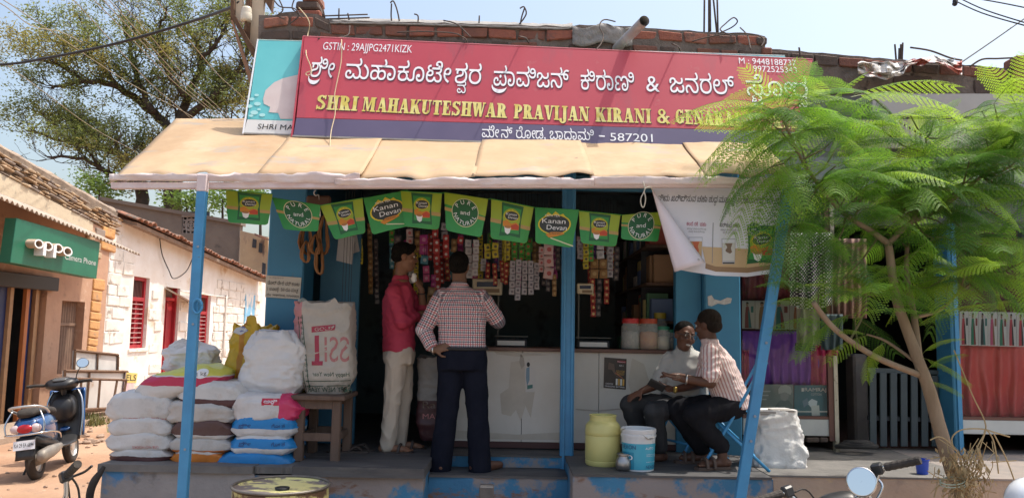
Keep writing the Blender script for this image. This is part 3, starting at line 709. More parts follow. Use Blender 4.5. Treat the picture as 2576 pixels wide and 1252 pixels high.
# bright blue patch of wall at the far end
Yp = fz(650,800)[0]
MB().bx(XF,XF + .04,fz(612,800)[0],Yp - .5,-.6,fz(630,715)[1] - .3).build('painted_wall',mat('flaking_sky_blue_paint',(.16,.40,.62),(.24,.50,.70),sc=3,rough=.85,stains=[((.74,.72,.68),3.,.50,.05,(1,1,.25)),((.45,.33,.2),4.,.64,.06)]),house)

# ---- phone shop
ph = thing('phone_shop','dusty pink shop building with rubble parapet, tin eave and open shutter front','shop',(XF,12,0))
YO0 = 8.0; YO1 = YH0 - .005
shut = (YO0 + .3,fz(110,850)[0],0.02,fz(60,706)[1]); nich = opening((152,752),(210,762),(205,940),(148,940))
ptop = lin(fz(0,437),fz(232,560))
facade([shut,nich],YO0,YO1,-.3,lambda y: min(ptop(y),9),'wall',m_tanwall,ph)
cr = MB()
ptop2 = lin(fz(0,437),fz(232,560)); tinl = lin(fz(0,480),fz(330,620))
yq = fz(232,560)[0]
vs = [V((XF + .02,y,z)) for y,z in ((YO0,tinl(YO0)),(yq,tinl(yq) - .1),(yq,ptop(yq)),(YO0,ptop(YO0)))]
cr.quad(*vs,.04,V((1,0,0))).build('upper_plaster',m_cream,ph)
# rubble parapet
rtop = lin(fz(0,366),fz(300,535)); yR = fz(300,560)[0]
n = 40; mbp = MB(); mbp.grid(lambda a,b: V((XF - .03 + .05 * noise.noise(V((a * 20,b * 4,3))),YO0 + (yR - YO0) * a,min(ptop(YO0 + (yR - YO0) * a),9) - .02 + (rtop(YO0 + (yR - YO0) * a) - ptop(YO0 + (yR - YO0) * a) + .02) * b)),n,6)
mbp.build('parapet',mat('earth_mortar',(.17,.13,.10),(.25,.19,.14),sc=6,rough=.95,bump=.8,bsc=14),ph,smooth=True)
cap = MB(); cap.grid(lambda a,b: V((XF + .12 * cos(pi * b) - .18,YO0 + (yR - YO0) * a,rtop(YO0 + (yR - YO0) * a) - .06 + .17 * sin(pi * b) + .04 * noise.noise(V((a * 18,b * 2,1))))),n,8)
cap.build('parapet_cap',mat('lime_concrete_cap',(.36,.28,.21),(.26,.2,.16),sc=4,rough=.95,bump=.7,bsc=12),ph,smooth=True)
stones = []
rg = random.Random(8); ns = 0
y = fz(0,400)[0] - .2
rows = 6
for r_ in range(rows):
    y = fz(0,400)[0] - .3
    while y < yR - .1:
        L = rg.uniform(.12,.34); a,b = y,y + L
        z0 = ptop(y) + (rtop(y) - ptop(y) - .1) * r_ / rows; z1 = ptop(y) + (rtop(y) - ptop(y) - .1) * (r_ + 1) / rows
        if y > yq: z0 -= .0
        sl_ = (rtop(b) - rtop(a))
        t = rg.uniform(.02,.06); j = lambda s=.03: rg.uniform(-s,s)
        if rg.random() > .12:
            MB().quad((XF + t,a + .02 + j(),z1 - .015 + j(.015)),(XF + t + j(.01),b + j(),z1 + sl_ - .015 + j(.015)),(XF + t + j(.01),b - .01 + j(),z0 + sl_ + .01 + j(.015)),(XF + t,a + .01 + j(),z0 + .01 + j(.015)),.1,V((1,0,0))).build('stone',rg.choice(m_rubble),ph,bevel=.028,seg=2); ns += 1
        y += L
# corner rubble below the parapet end and the ochre quoins
for k,(u,v,w,h) in enumerate(((222,575,20,26),(245,572,22,24),(226,602,30,22),(262,568,30,24),(258,596,36,28),(228,626,30,16))):
    A = [PX(u,v,XF + .04),PX(u + w,v + w * .35,XF + .05),PX(u + w - 2,v + h + w * .35,XF + .05),PX(u - 2,v + h,XF + .04)]
    MB().quad(*A,.12,V((1,0,0))).build('stone',m_orange if k in (3,4) else m_rubble[k % 3],ph,bevel=.02,seg=2)
v = 700; k = 0
while v < 905:
    h = rg.uniform(18,30); w = rg.uniform(22,30)
    MB().quad(PX(238 - (v - 700) * .09,v,XF + .03),PX(238 + w - (v - 700) * .09,v + 4,XF + .045),PX(236 + w - (v - 700) * .09,v + h + 2,XF + .045),PX(236 - (v - 700) * .09,v + h - 2,XF + .03),.1,V((1,0,0))).build('stone',m_orange,ph,bevel=.02,seg=2); v += h
# corrugated tin eave
te0,te1 = fz(-140,440)[0],fz(352,640)[0]
tz = lambda y: PX(0,497,XF + .9).z
def tin(a,b):
    u = -120 + 472 * a; v = 497 + (640 - 497) * (u / 350.)
    p = PX(u,v,XF + .95); q = PX(u,v,XF + .95); q = V((XF - .02,q.y + .0,q.z + .42))
    r = p.lerp(q,b); r.z += .022 * sin(r.y * 2 * pi / .11); return r
MB().grid(tin,420,3).build('tin_eave',m_tin,ph,smooth=True,solid=.006)
# shutter opening: dark room, coloured posts and panels
y0,y1,z0,z1 = shut
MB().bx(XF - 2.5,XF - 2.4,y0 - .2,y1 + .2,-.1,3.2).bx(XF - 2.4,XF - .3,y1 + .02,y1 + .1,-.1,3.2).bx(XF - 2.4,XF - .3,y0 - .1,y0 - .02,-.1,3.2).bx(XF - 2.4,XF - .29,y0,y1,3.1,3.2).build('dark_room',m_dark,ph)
m_nb = mat('navy_panel',(.02,.035,.12),rough=.4); m_ow = mat('orange_wood',(.50,.17,.05),(.42,.14,.05),sc=6,rough=.5); m_tw = mat('tan_wood',(.42,.24,.12),(.34,.19,.1),sc=6,rough=.55)
for (ua,ub,m,t) in ((-60,4,m_nb,.1),(6,24,m_nb,.1),(25,33,m_tw,.05),(34,42,m_nb,.12),(43,48,m_tw,.14),(66,74,m_ow,.05),(75,82,m_ow,.1),(84,90,m_nb,.12),(91,98,m_tw,.06),(99,107,m_tw,.1)):
    a,b = fz(ua,860)[0],fz(ub,860)[0]; MB().bx(XF - t - .06,XF - t,a,b,z0,z1).build('front_panel',m,ph)
MB().bx(XF - .15,XF + .1,y0 - .1,y1 + .15,z1 - .12,z1 + .10).build('shutter_housing',mat('dark_shutter_steel',(.05,.045,.045),rough=.5,metal=.4),ph,bevel=.01)
y0,y1,z0,z1 = nich
dn = MB().grid(lambda a,b: V((XF - .16 + .012 * sin(a * 60),y0 + (y1 - y0) * a,z0 + (z1 - z0) * b)),60,2).build('side_door',mat('brown_sheet_door',(.20,.125,.09),(.26,.17,.12),sc=5,rough=.7),ph,solid=.01)
MB().bx(XF - .145,XF - .13,y0,y1,(z0 + z1) / 2 + .2,(z0 + z1) / 2 + .25).build('door_rail',mat('brown_sheet_door'),dn)
MB().bx(XF + .0,XF + .9,YO0,fz(330,1040)[0],-.1,.10).build('front_ledge',mat('dusty_stone_ledge',(.40,.29,.21),(.33,.25,.19),sc=3,rough=.9,bump=.5),ph,bevel=.02)
MB().bx(XF + .0,XF + .55,fz(215,1000)[0],fz(345,1040)[0],.101,.38).build('side_ledge',mat('dusty_stone_ledge'),ph,bevel=.02)
# phone shop sign
XS = -6.72
a,b,c,d_ = PX(42,548,XS),PX(252,609,XS),PX(243,701,XS),PX(26,660,XS)
PO = Plane(d_,c - d_,ey=a - d_)
osg = thing('phone_signboard','green boxed phone shop signboard with raised white letters under the tin eave','signboard',tuple(d_))
MB().quad(a,b,c,d_,.16,PO.n).build('panel',mat('deep_green_panel',(.012,.13,.075),(.015,.15,.085),sc=3,rough=.4),osg,bevel=.006)
m_lit = mat('white_acrylic',(.82,.82,.82),rough=.3); m_letside = mat('dusty_letter_side',(.45,.34,.26),rough=.6)
def ringshape(cu,cv,r,w,off0,off1):
    c_ = PO.st(cu,cv); rr = (V(PO.st(cu,cv - r)) - V(c_)).length; ww = rr * w; kx_ = abs(PO.st(cu + 12,cv)[0] - PO.st(cu - 12,cv)[0]) / 2 / rr
    mb = MB(); n = 28
    prof = [(rr,off0),(rr,off1),(rr - ww,off1),(rr - ww,off0)]
    vs = [PO.w(c_[0] + q[0] * kx_ * cos(2 * pi * i / n),c_[1] + q[0] * sin(2 * pi * i / n),q[1]) for i in range(n) for q in prof]
    fs = [(i * 4 + k,i * 4 + (k + 1) % 4,((i + 1) % n) * 4 + (k + 1) % 4,((i + 1) % n) * 4 + k) for i in range(n) for k in range(4)]
    mb.add(vs,fs,0); mb.m = [1 if i % 4 == 1 else 0 for i in range(len(mb.f))]
    return mb
for (cu,cv,stemp) in ((75,613,0),(99,619,1),(125,624,1),(149,632,0)):
    mb = ringshape(cu,cv,11.5,.27,.0,.13)
    if stemp:
        A = PO.st(cu - 11.5,cv - 8); B = PO.st(cu - 8,cv + 24); 
        q = [(A[0],A[1]),(A[0] + .07,A[1]),(A[0] + .07,B[1]),(A[0],B[1])]
        mb.quad(*[PO.w(x,y,.131) for x,y in q],.13,PO.n,1)
    mb.build('raised_letter',[m_letside,m_lit],osg)
write(PO,'Camera Phone',(162,651),(240,668),15,mat('pale_print',(.55,.58,.56),rough=.5),osg,bold=-.01)
# leaning sign frames in front
def leaning(pts,label,X,bars=(),t=.02,white=(.62,.60,.57)):
    q = [PX(*p,X) for p in pts]
    th = thing('sign_frame',label,'sign frame',tuple(q[3]),'old sign frames leaning on the lane wall')
    e = .035
    MB().quad(*q,t,V((1,0,0))).build('panel',mat('dirty_white_sheet_%d' % int(white[0] * 100),white,tuple(c_ * .8 for c_ in white),sc=2,rough=.6,stains=[((.4,.3,.22),2.,.62,.1)]),th)
    for i in range(4): MB().tube([q[i] + V((.02,0,0)),q[(i + 1) % 4] + V((.02,0,0))],.022,4).build('rail',m_rust,th)
    for k in bars: MB().tube([q[0].lerp(q[1],k) + V((.022,0,0)),q[3].lerp(q[2],k) + V((.022,0,0))],.018,4).build('rail',m_rust,th)
    return th
leaning([(186,881),(294,892),(293,960),(182,955)],'small white panel in rusty frame behind the longer one',-6.95,(.5,))
leaning([(160,932),(318,934),(300,1028),(158,1036)],'long dirty white panel in rusty frame leaning on the ledge',-6.75,(.36,))
tb = thing('steel_rack','bare rusty steel rack standing before the dirty white sign panels','rack',tuple(PX(210,1035,-6.5)))
for (a,b) in (((192,952),(318,955)),((190,1030),(318,1024)),((205,952),(200,1032)),((295,955),(282,1028)),((318,955),(306,1024)),((252,953),(246,1030))):
    MB().tube([PX(*a,-6.5),PX(*b,-6.5)],.02,4).build('rail',m_rust,tb)
q = [PX(318,936,-6.7),PX(346,938,-6.7),PX(332,1024,-6.7),PX(308,1026,-6.7)]
els = thing('paint_signboard','yellow topped board lettered ELS standing beside the rusty rack','signboard',tuple(q[3]))
PE = Plane(q[3],q[2] - q[3],ey=q[0] - q[3])
MB().quad(*q,.02,PE.n).build('panel',mat('pale_pink_poster',(.62,.40,.44),(.66,.62,.52),sc=4,rough=.6),els)
flat(PE,[(318,936),(346,938),(342,962),(314,962)],mat('yellow_print',(.66,.52,.16),rough=.6),els)
write(PE,'ELS',(317,956),(341,957),15,m_black,els,off=.006,bold=.03)

# ---- grey building behind, with pierced vent
gb = thing('grey_building','grey weathered flat building with pierced vent rising behind the stone house','building',(P(450,700,27).x,27,0))
q = [P(250,497,27),P(604,560,27),P(604,1000,27),P(250,1000,27)]
jy = [P(461,543,27),P(502,543,27),P(502,588,27),P(461,588,27)]
def rect_with_hole(q,h,t,name,m,parent):
    mb = MB(); x0,x1 = h[0].x,h[1].x; z1,z0 = h[0].z,h[2].z
    topz = lambda x: q[0].z + (q[1].z - q[0].z) * (x - q[0].x) / (q[1].x - q[0].x); zb = q[2].z; Y = q[0].y
    for a,b,c,d in ((q[0].x,x0,zb,None),(x1,q[1].x,zb,None),(x0,x1,zb,z0),(x0,x1,z1,None)):
        mb.quad((a,Y,d if d else topz(a)),(b,Y,d if d else topz(b)),(b,Y,c),(a,Y,c),t,V((0,-1,0)))
    return mb.build(name,m,parent)
rect_with_hole(q,jy,.3,'wall',m_greywall,gb)
MB().quad(P(250,494,26.9),P(606,557,26.9),P(606,566,26.9),P(250,503,26.9),.5).build('coping',m_greywall,gb)
j = MB(); x0,x1 = jy[0].x,jy[1].x; z1,z0 = jy[0].z,jy[2].z; m_jali = mat('grey_cement_vent',(.26,.23,.21),rough=.9)
vent = MB().bx(x0 - .03,x1 + .03,26.93,27.05,z1 - .04,z1 + .06).build('vent',m_jali,gb)
cx,cz = (x0 + x1) / 2,(z0 + z1) / 2; r = (x1 - x0) / 2
for k in range(5):
    t = -1 + k * .5
    MB().bx(cx + t * r - .02,cx + t * r + .02,27.0,27.06,z0,z1).build('bar',m_jali,vent); MB().bx(x0,x1,27.005,27.055,cz + t * r * (z1 - z0) / (x1 - x0) - .02,cz + t * r * (z1 - z0) / (x1 - x0) + .02).build('bar',m_jali,vent)
for rr in (.35,.75): MB().tube([V((cx + r * rr * cos(a * pi / 8),27.02,cz + r * rr * sin(a * pi / 8))) for a in range(17)],.028,4).build('ring',m_jali,vent)
MB().bx(x0 - .2,x1 + .2,27.32,27.4,z0 - .2,z1 + .2).build('dark_backing',m_dark,gb)
MB().quad(P(604.5,580,26.8),P(674,596,26.8),P(676,1000,26.8),P(600,1000,26.8),.3).build('end_wall',mat('ochre_stained_wall',(.46,.34,.21),(.38,.28,.18),sc=1.5,rough=.9,bump=.4,bsc=5,stains=[((.16,.12,.10),2.,.6,.1,(1,1,.4)),((.6,.5,.38),4.,.62,.08)]),gb)
MB().quad(P(640,586,26.2),P(678,602,26.2),P(682,606,26.2),P(640,592,26.2),.5).build('eave',m_tile,gb)
for (a,b,c,d) in ((636,600,645,624),(652,610,660,636),(660,660,668,700)): MB().quad(P(a,b,26.77),P(c,b + 3,26.77),P(c - 1,d,26.77),P(a - 2,d - 2,26.77),.05).build('wall_slot',m_dark,gb)

# ================================================================== BACKGROUND TREE
YT = 31.
m_bark = mat('dark_bark',(.045,.035,.028),(.07,.052,.04),sc=6,rough=.95,bump=.6,bsc=12)
m_leafA = mat('grey_green_leaf',(.12,.16,.055),(.17,.20,.07),sc=.7,rough=.6,trans=.4,tcol=(.28,.34,.07))
m_leafB = mat('yellow_green_leaf',(.22,.21,.07),(.26,.24,.08),sc=.7,rough=.6,trans=.4,tcol=(.38,.35,.08))
tree = thing('spreading_tree','big spreading tree with twisted dark limbs and thin foliage behind the houses','tree',(P(430,700,YT).x,YT,0))
rg = random.Random(21)
limbs = [([(432,760),(430,560),(440,430),(444,330)],.42,.26),([(352,760),(356,500),(350,450),(385,420)],.3,.16),
         ([(444,340),(385,285),(300,222),(215,205),(130,222)],.22,.05),([(444,335),(470,245),(505,150),(470,55)],.22,.06),([(460,300),(525,255),(598,180),(640,95)],.18,.05),
         ([(438,440),(392,398),(330,405),(262,372),(185,358),(70,330)],.2,.04),([(442,380),(540,330),(640,290)],.16,.05),([(385,285),(345,190),(322,100),(300,40)],.14,.03),
         ([(300,222),(225,140),(120,95)],.11,.03),([(432,455),(350,462),(280,440),(215,400),(120,395)],.16,.04),([(505,150),(560,90),(575,30)],.1,.03),([(215,205),(140,160),(60,150)],.08,.025),
         ([(262,372),(190,310),(110,290)],.07,.02),([(598,180),(650,190),(700,240)],.1,.03),([(470,245),(420,180),(400,90),(420,20)],.12,.03),([(525,255),(580,260),(650,215)],.09,.03),([(440,450),(510,420),(590,440),(660,470)],.1,.03)]
trunkm = MB(); twig_src = []
for li,(pts,r0,r1) in enumerate(limbs):
    dy = [0.]
    for _ in pts[1:]: dy.append(dy[-1] + rg.uniform(-.9,.9) if li > 1 else 0.)
    w = [P(u,v,YT + d) for (u,v),d in zip(pts,dy)]
    c = catmull(w,5); c = [p + V((rg.uniform(-.06,.06),rg.uniform(-.06,.06),rg.uniform(-.06,.06))) * (1 if 0 < i < len(c) - 1 else 0) for i,p in enumerate(c)]
    rr = [r0 + (r1 - r0) * i / (len(c) - 1) for i in range(len(c))]
    trunkm.tube(c,rr,7)
    if li > 1: twig_src += [(c[i],(c[min(i + 1,len(c) - 1)] - c[max(i - 1,0)]).normalized(),rr[i]) for i in range(2,len(c))]
leaf_pts = []
def twig(p,d,r,depth):
    L = rg.uniform(.7,1.5) * (.8 ** (3 - depth)); pts = [p]; q = p.copy(); dd = d.copy(); k = 4
    for i in range(k):
        dd = (dd + V((rg.uniform(-.45,.45),rg.uniform(-.45,.45),rg.uniform(-.22,.42)))).normalized(); q = q + dd * L / k; pts.append(q.copy())
    trunkm.tube(pts,[max(r * (1 - i / (k + .8)),.007) for i in range(k + 1)],4,cap=False)
    if depth <= 2: leaf_pts.extend([(pts[i],dd) for i in (2,3,4)])
    if depth > 0:
        for _ in range(2 if depth > 1 else 3): twig(pts[rg.randint(2,k)],(dd + V((rg.uniform(-1,1),rg.uniform(-1,1),rg.uniform(-.4,.7)))).normalized(),r * .6,depth - 1)
for p,d,r in twig_src:
    for _ in range(2): twig(p,(d * .5 + V((rg.uniform(-1,1),rg.uniform(-1,1),rg.uniform(-.3,.8)))).normalized(),min(r * .5,.04),2)
trunkm.build('trunk',m_bark,tree,smooth=True)
lv = MB()
for p,d in leaf_pts:
    if noise.noise(p * .45) < -.22: continue
    mi = 1 if noise.noise(p * .6 + V((9,0,0))) > .12 else 0
    for _ in range(rg.randint(6,11)):
        c = p + V((rg.gauss(0,.17),rg.gauss(0,.17),rg.gauss(0,.13))); s_ = rg.uniform(.035,.075)
        a = V((rg.uniform(-1,1),rg.uniform(-1,1),rg.uniform(-.5,.5))).normalized(); b = a.cross(V((rg.uniform(-1,1),rg.uniform(-1,1),rg.uniform(-1,1)))).normalized()
        lv.add([c - a * s_,c + b * s_ * .45,c + a * s_,c - b * s_ * .45],[(0,1,2,3)],mi)
cr_ = lv.build('crown',[m_leafA,m_leafB],tree); cr_['kind'] = 'stuff'
# low bushes behind the grey wall
for k,(u,v,w) in enumerate(((250,470,90),(560,500,110),(470,505,80),(655,500,60))):
    bush = thing('bush',('rounded green bush behind the phone shop roof','wide green bush behind the awning pole and grey building','small bush just above the grey building wall','dense green bush behind the first green flag')[k],'bush',(P(u,v,29.5).x,29.5,0))
    c0 = P(u,v,29.5); R_ = w / FOC * 29.5 / 2; b_ = MB()
    for _ in range(900):
        c = c0 + V((rg.gauss(0,R_ * .5),rg.gauss(0,.8),rg.gauss(0,R_ * .35))); s_ = rg.uniform(.05,.1); a = V((rg.uniform(-1,1),rg.uniform(-1,1),rg.uniform(-.5,.5))).normalized(); b = a.cross(V((rg.uniform(-1,1),rg.uniform(-1,1),rg.uniform(-1,1)))).normalized()
        b_.add([c - a * s_,c + b * s_ * .5,c + a * s_,c - b * s_ * .5],[(0,1,2,3)])
    f_ = b_.build('foliage',mat('fresh_green_leaf',(.09,.17,.04),(.13,.22,.05),sc=1,rough=.6,trans=.35,tcol=(.2,.32,.05)),bush); f_['kind'] = 'stuff'
    MB().tube([(c0.x,29.5,0),(c0.x + .1,29.6,c0.z * .6),(c0.x,29.5,c0.z)],[.12,.08,.03],6).build('stem',m_bark,bush)

# ================================================================== WIRES, BRACKET, PARAPET IRONWORK
cable('overhead_cable','thick black overhead cable sagging across the big tree',[P(-500,180,11),P(-40,166,10),P(120,146,9.6),P(300,108,9.2),P(480,55,8.8),P(585,18,7.6),P(600,8,6.95)],.018,m_wire)
for (a,b,ya_,yb_) in (((-20,-18),(495,300),11,22),((175,-10),(482,300),11,22),((226,-10),(546,296),11,22),((250,-10),(553,296),11,22),((264,-10),(561,292),11,22),((290,-10),(572,292),12,23),((384,-10),(628,262),11,22),((-10,2),(150,80),10,13),((-10,145),(352,388),12,24)):
    A,B = P(*a,ya_),P(*b,yb_); M_ = A.lerp(B,.5) - V((0,0,.12)); e_ = B - A; ext = (a[1] < 100 and b[1] > 200)
    cable('power_wire','thin pale overhead wire slanting down across the big tree',([A - e_ * .7] if ext else [A - e_]) + [A,M_,B] + ([B + e_ * 1.2] if ext else [B + e_ * .5]),.007,m_wirepale,group='thin wires over the tree')
for k,(a,m_,b,lb) in enumerate((((2386,-6),(2470,33),(2590,68),'double strand overhead wire dipping low above the sapling'),((2410,-6),(2480,26),(2590,61),'upper strand of the low overhead wire above the sapling'),((2440,-6),(2520,8),(2590,22),'higher overhead wire crossing above the low pair'),((2402,168),(2490,108),(2590,38),'straight stay wire rising from the sari shop parapet'))):
    cable('power_wire',lb,[P(*a,9),P(*m_,8.5),P(*b,8)] if k < 3 else [P(*a,7.6),P(*m_,8),P(*b,8.4)],.008,m_wire)
for u,v in ((2403,4),(2402,10)): tag(MB().sphere(P(u,v,8.9),.03,6).build('wire_clamp',m_wire),'small dark clamp gripping the double overhead strand','clamp','clamps on the overhead wire')
# bracket
bk = thing('service_bracket','rusty steel bracket with cream channels and insulator fixed at the parapet corner','bracket',tuple(P(650,200,6.9)))
m_crchan = mat('cream_painted_channel',(.60,.50,.37),(.52,.42,.30),sc=4,rough=.7,stains=[((.24,.13,.08),4.,.62,.08)])
def pbox(pts,Y,t,name,m,par): return MB().quad(*[P(*p,Y) for p in pts],t,V((0,-1,0))).build(name,m,par,bevel=.004)
pbox([(588,-40),(612,-40),(607,60),(590,42)],6.95,.05,'channel',m_crchan,bk)
MB().quad(P(632,-40,6.97),P(668,-40,6.97),P(650,160,6.97),P(622,115,6.97),.05,V((0,-1,0))).build('channel',m_crchan,bk)
MB().quad(P(622,-40,6.93),P(633,-40,6.93),P(624,112,6.93),P(612,90,6.93),.06,V((0,-1,0))).build('upright',m_rust,bk)
MB().quad(P(579,-40,6.9),P(588,-40,6.9),P(588,48,6.9),P(580,50,6.9),.05,V((0,-1,0))).build('upright',m_rust,bk)
MB().quad(P(580,40,6.88),P(590,38,6.88),P(660,160,6.88),P(655,178,6.88),.06,V((0,-1,0))).build('brace',m_rust,bk)
MB().quad(P(580,50,6.87),P(585,52,6.87),P(640,215,6.87),P(632,225,6.87),.04,V((0,-1,0))).build('brace',mat('brown_painted_steel',(.30,.16,.09),rough=.7),bk)
MB().quad(P(668,-40,6.96),P(690,-40,6.96),P(682,30,6.96),P(664,0,6.96),.06,V((0,-1,0))).build('upright',m_rust,bk)
c = P(620,36,6.83); k_ = 6.83 / FOC
MB().lathe([(13 * k_,-20 * k_),(14.5 * k_,-16 * k_),(14.5 * k_,0),(13 * k_,3 * k_),(14 * k_,6 * k_),(12.5 * k_,9 * k_),(13 * k_,12 * k_),(11 * k_,18 * k_),(6 * k_,20 * k_)],c,20).build('insulator',mat('glazed_cream_ceramic',(.66,.60,.48),rough=.25),bk,smooth=True)
MB().tube([c - V((0,0,20 * k_)),c - V((0,0,45 * k_))],.012,6).build('pin',m_rust,bk)
# drain pipe through the parapet
pa,pb_ = P(1552,122,6.72),P(1621,53,6.05); dv = (pb_ - pa).normalized()
pv = MB().tube([pa,pb_],.042,20,cap=False); pv.tube([pb_,pa],.037,20,cap=False)
tag(pv.build('drain_pipe',mat('grey_plastic_pipe',(.42,.42,.42),(.33,.32,.31),sc=5,rough=.6),smooth=True),'grey plastic drain pipe jutting out above the signboard','pipe')
m_bar = mat('dark_rebar',(.06,.05,.05),(.10,.07,.05),sc=14,rough=.9)
def rebar(pts,label,r=.007,Y=6.85,group=None,name='rebar'):
    return tag(MB().tube(catmull([P(*p[:2],p[2] if len(p) > 2 else Y) for p in pts],5),r,5).build(name,m_bar,smooth=True),label,'rebar' if name == 'rebar' else 'wire',group)
for a,b in (((1772,-5),(1771,82)),((1783,-5),(1783,84)),((1786,-5),(1787,80)),((1794,-5),(1803,84)),((1804,-5),(1806,86))): rebar([a,b],'upright rebar in the tall bunch at the right of the parapet',.009,group='tall rebar bunch')
for v0,v1,u1 in ((42,37,925),(50,45,930),(57,59,918)): rebar([(780,v0),(u1,v1)],'level rebar lying over the left end of the parapet',.007,group='level rebars')
for (a,b) in (((853,22),(852,68)),((813,25),(822,70)),((875,34),(884,82)),((796,0),(822,70))): rebar([a,b],'short upright rebar crossing the level ones',.007,group='short rebars')
for pts,lb in (([(1320,20),(1312,45),(1308,70),(1304,110)],'knotted rebar standing over the middle of the parapet'),([(1308,22),(1318,18),(1324,34),(1316,50),(1304,66),(1302,90)],'bent wire wound round the knotted rebar'),
                ([(982,8),(990,4),(1000,30),(1006,70),(1000,105)],'hooked rebar leaning above the painted name'),([(1206,40),(1203,100)],'single thin rebar standing on the parapet'),([(1176,118,6.72),(1172,100,6.4),(1160,92,6.12)],'thin added rebar poking out to streak the sign with shadow'),([(1712,130,6.72),(1706,118,6.4),(1690,110,6.1)],'bent added rebar streaking shadow over the second half of the sign'),([(1330,108,6.72),(1322,96,6.45),(1306,92,6.15)],'crooked rebar added under the knotted one to shade the sign'),([(985,10),(984,40),(986,60)],'straight rebar beside the hooked one'),([(1042,36),(1052,42),(1050,70)],'small twisted rebar on the parapet')):  # the three rebars reaching forward are added to cast shadow streaks on the sign
    rebar(pts,lb,.007)
for pts,lb in (([(880,66),(876,88),(850,96),(800,98)],'dark wire curling down beside the level rebars'),([(1000,82),(1070,80),(1150,86),(1170,108)],'slack wire lying along the brick parapet'),([(1116,52),(1150,62),(1185,95)],'stray wire bowed over the parapet edge'),([(1548,55),(1520,50),(1508,66),(1518,90),(1512,110),(1500,125)],'looped black wire beside the drain pipe'),([(1740,105),(1790,92),(1850,84),(1900,88),(1922,100),(1915,118)],'long wire lying over the right bricks'),([(1800,88),(1840,70),(1855,55),(1845,45),(1825,60),(1812,76),(1840,90)],'tangled wire loop by the tall rebar bunch'),([(1862,70),(1880,90),(1888,125)],'short wire drooping at the parapet end'),([(690,2),(706,18),(740,22),(752,40),(730,60)],'messy wire over the parapet corner'),([(700,-5),(712,25),(698,40),(716,48)],'dark wire knotted at the parapet corner'),([(742,-5),(735,20),(748,34),(760,44)],'wire hanging off the brick pier')):
    rebar([(p[0],p[1],6.68 - (.36 * i / (len(pts) - 1) if 'corner' not in lb and 'pier' not in lb else 0)) for i,p in enumerate(pts)],lb,.006,6.68,name='loose_wire')
for pts,lb in (([(752,20),(772,44),(779,64),(774,90),(772,140),(783,172),(785,190),(775,196),(772,190),(786,184)],'twin cream cable hanging over the left end of the crimson sign'),([(857,94),(861,110),(860,160),(850,210),(843,250),(845,290),(837,340),(828,378),(815,400),(790,425)],'cream cable dangling across the sign onto the awning')):
    w = [PS.w(*PS.st(*p),.03 if p[1] < 335 else .06) if p[1] > 95 else P(*p,6.6) for p in pts]
    if 'dangling' in lb: w[-3:] = [P(828,378,5.82),P(815,402,5.58),P(790,425,5.32)]
    tag(MB().tube(catmull(w,5),.0045,5).build('loose_cable',mat('cream_cable',(.55,.44,.27),rough=.6),smooth=True),lb,'cable')

# ================================================================== SARI SHOP ON THE RIGHT
YR_ = 7.0
ss = thing('sari_shop','sari shop with glass display windows and gated doorway behind the sapling','shop',(4.5,8,0))
m_wallr = mat('faded_teal_wall',(.07,.16,.20),(.09,.19,.23),sc=3,rough=.7,bump=.1)
def prect(u0,v0,u1,v1,Y,t,name,m,par,bevel=0.):
    return MB().quad(P(u0,v0,Y),P(u1,v0,Y),P(u1,v1,Y),P(u0,v1,Y),t,V((0,-1,0))).build(name,m,par,bevel=bevel)
XA = XQ1 + .004
xdoor0,xdoor1 = xat(2108,1000,YR_),xat(2384,1000,YR_); xw2 = xat(2412,1000,YR_)
zl = P(2100,560,YR_).z
m_lint = mat('dull_grey_signband',(.20,.19,.18),(.15,.145,.14),sc=2,rough=.7)
MB().bx(XA,XE,YR_ + .12,YR_ + .3,zl,3.9).build('upper_wall',m_lint,ss)
MB().bx(xdoor1 + .02,xw2,YR_ - .06,YR_ + .2,ZF,zl).build('door_post',m_blue,ss,bevel=.01)
MB().bx(xw2 - .05,xw2 - .02,YR_ - .075,YR_ - .062,ZF,zl).build('post_rib',m_bluemetal,ss)
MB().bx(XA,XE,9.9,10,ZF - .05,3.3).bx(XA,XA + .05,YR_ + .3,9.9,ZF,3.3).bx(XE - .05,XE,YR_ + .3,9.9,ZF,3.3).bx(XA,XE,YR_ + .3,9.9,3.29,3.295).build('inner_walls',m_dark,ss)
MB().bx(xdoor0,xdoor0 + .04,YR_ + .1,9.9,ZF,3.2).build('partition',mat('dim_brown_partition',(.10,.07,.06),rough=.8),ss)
MB().bx(XA,XE,7.31,9.9,ZF - .05,ZF - .004).build('floor',mat('red_floor',(.16,.08,.065),rough=.6),ss)
MB().bx(xat(2642,900,YR_),XE,YR_,YR_ + .3,ZF - .05,3.9).build('end_wall',m_wallr,ss)
# parapet of the sari shop
def par2(u): return 122 + (u - 1925) * .085 if u < 2200 else 145.5 + (u - 2200) * .075
masonry(lambda u,v: P(u,v,7.1),1926,3000,par2,lambda u: 234 + (u - 1926) * .01,.3,'parapet',ss)
brick_course(1930,2900,lambda u: par2(u) + 5,24,7.1,ss,seed=14,mats=[m_brick[3],m_brick[1],m_brick[1]],skip=.1)
brick_course(1930,2640,lambda u: par2(u) + 36,34,7.1,ss,L=(.25,.4),seed=15,mats=[m_brick[3]],skip=.25)
for k,(a,b,c,d) in enumerate(((2556,138,2600,172),(2552,172,2600,230))): prect(a,b,c,d,7.04,.2,'brick',m_brick[1],ss,.015)
prect(2195,236,2640,292,6.9,.05,'fascia_board',mat('pale_dusty_fascia',(.46,.45,.44),(.38,.37,.36),sc=2,rough=.7),ss)
prect(2250,500,2330,560,6.75,.03,'fascia_panel',mat('brown_patterned_panel',(.22,.15,.11),(.14,.1,.08),sc=20,rough=.7),ss)
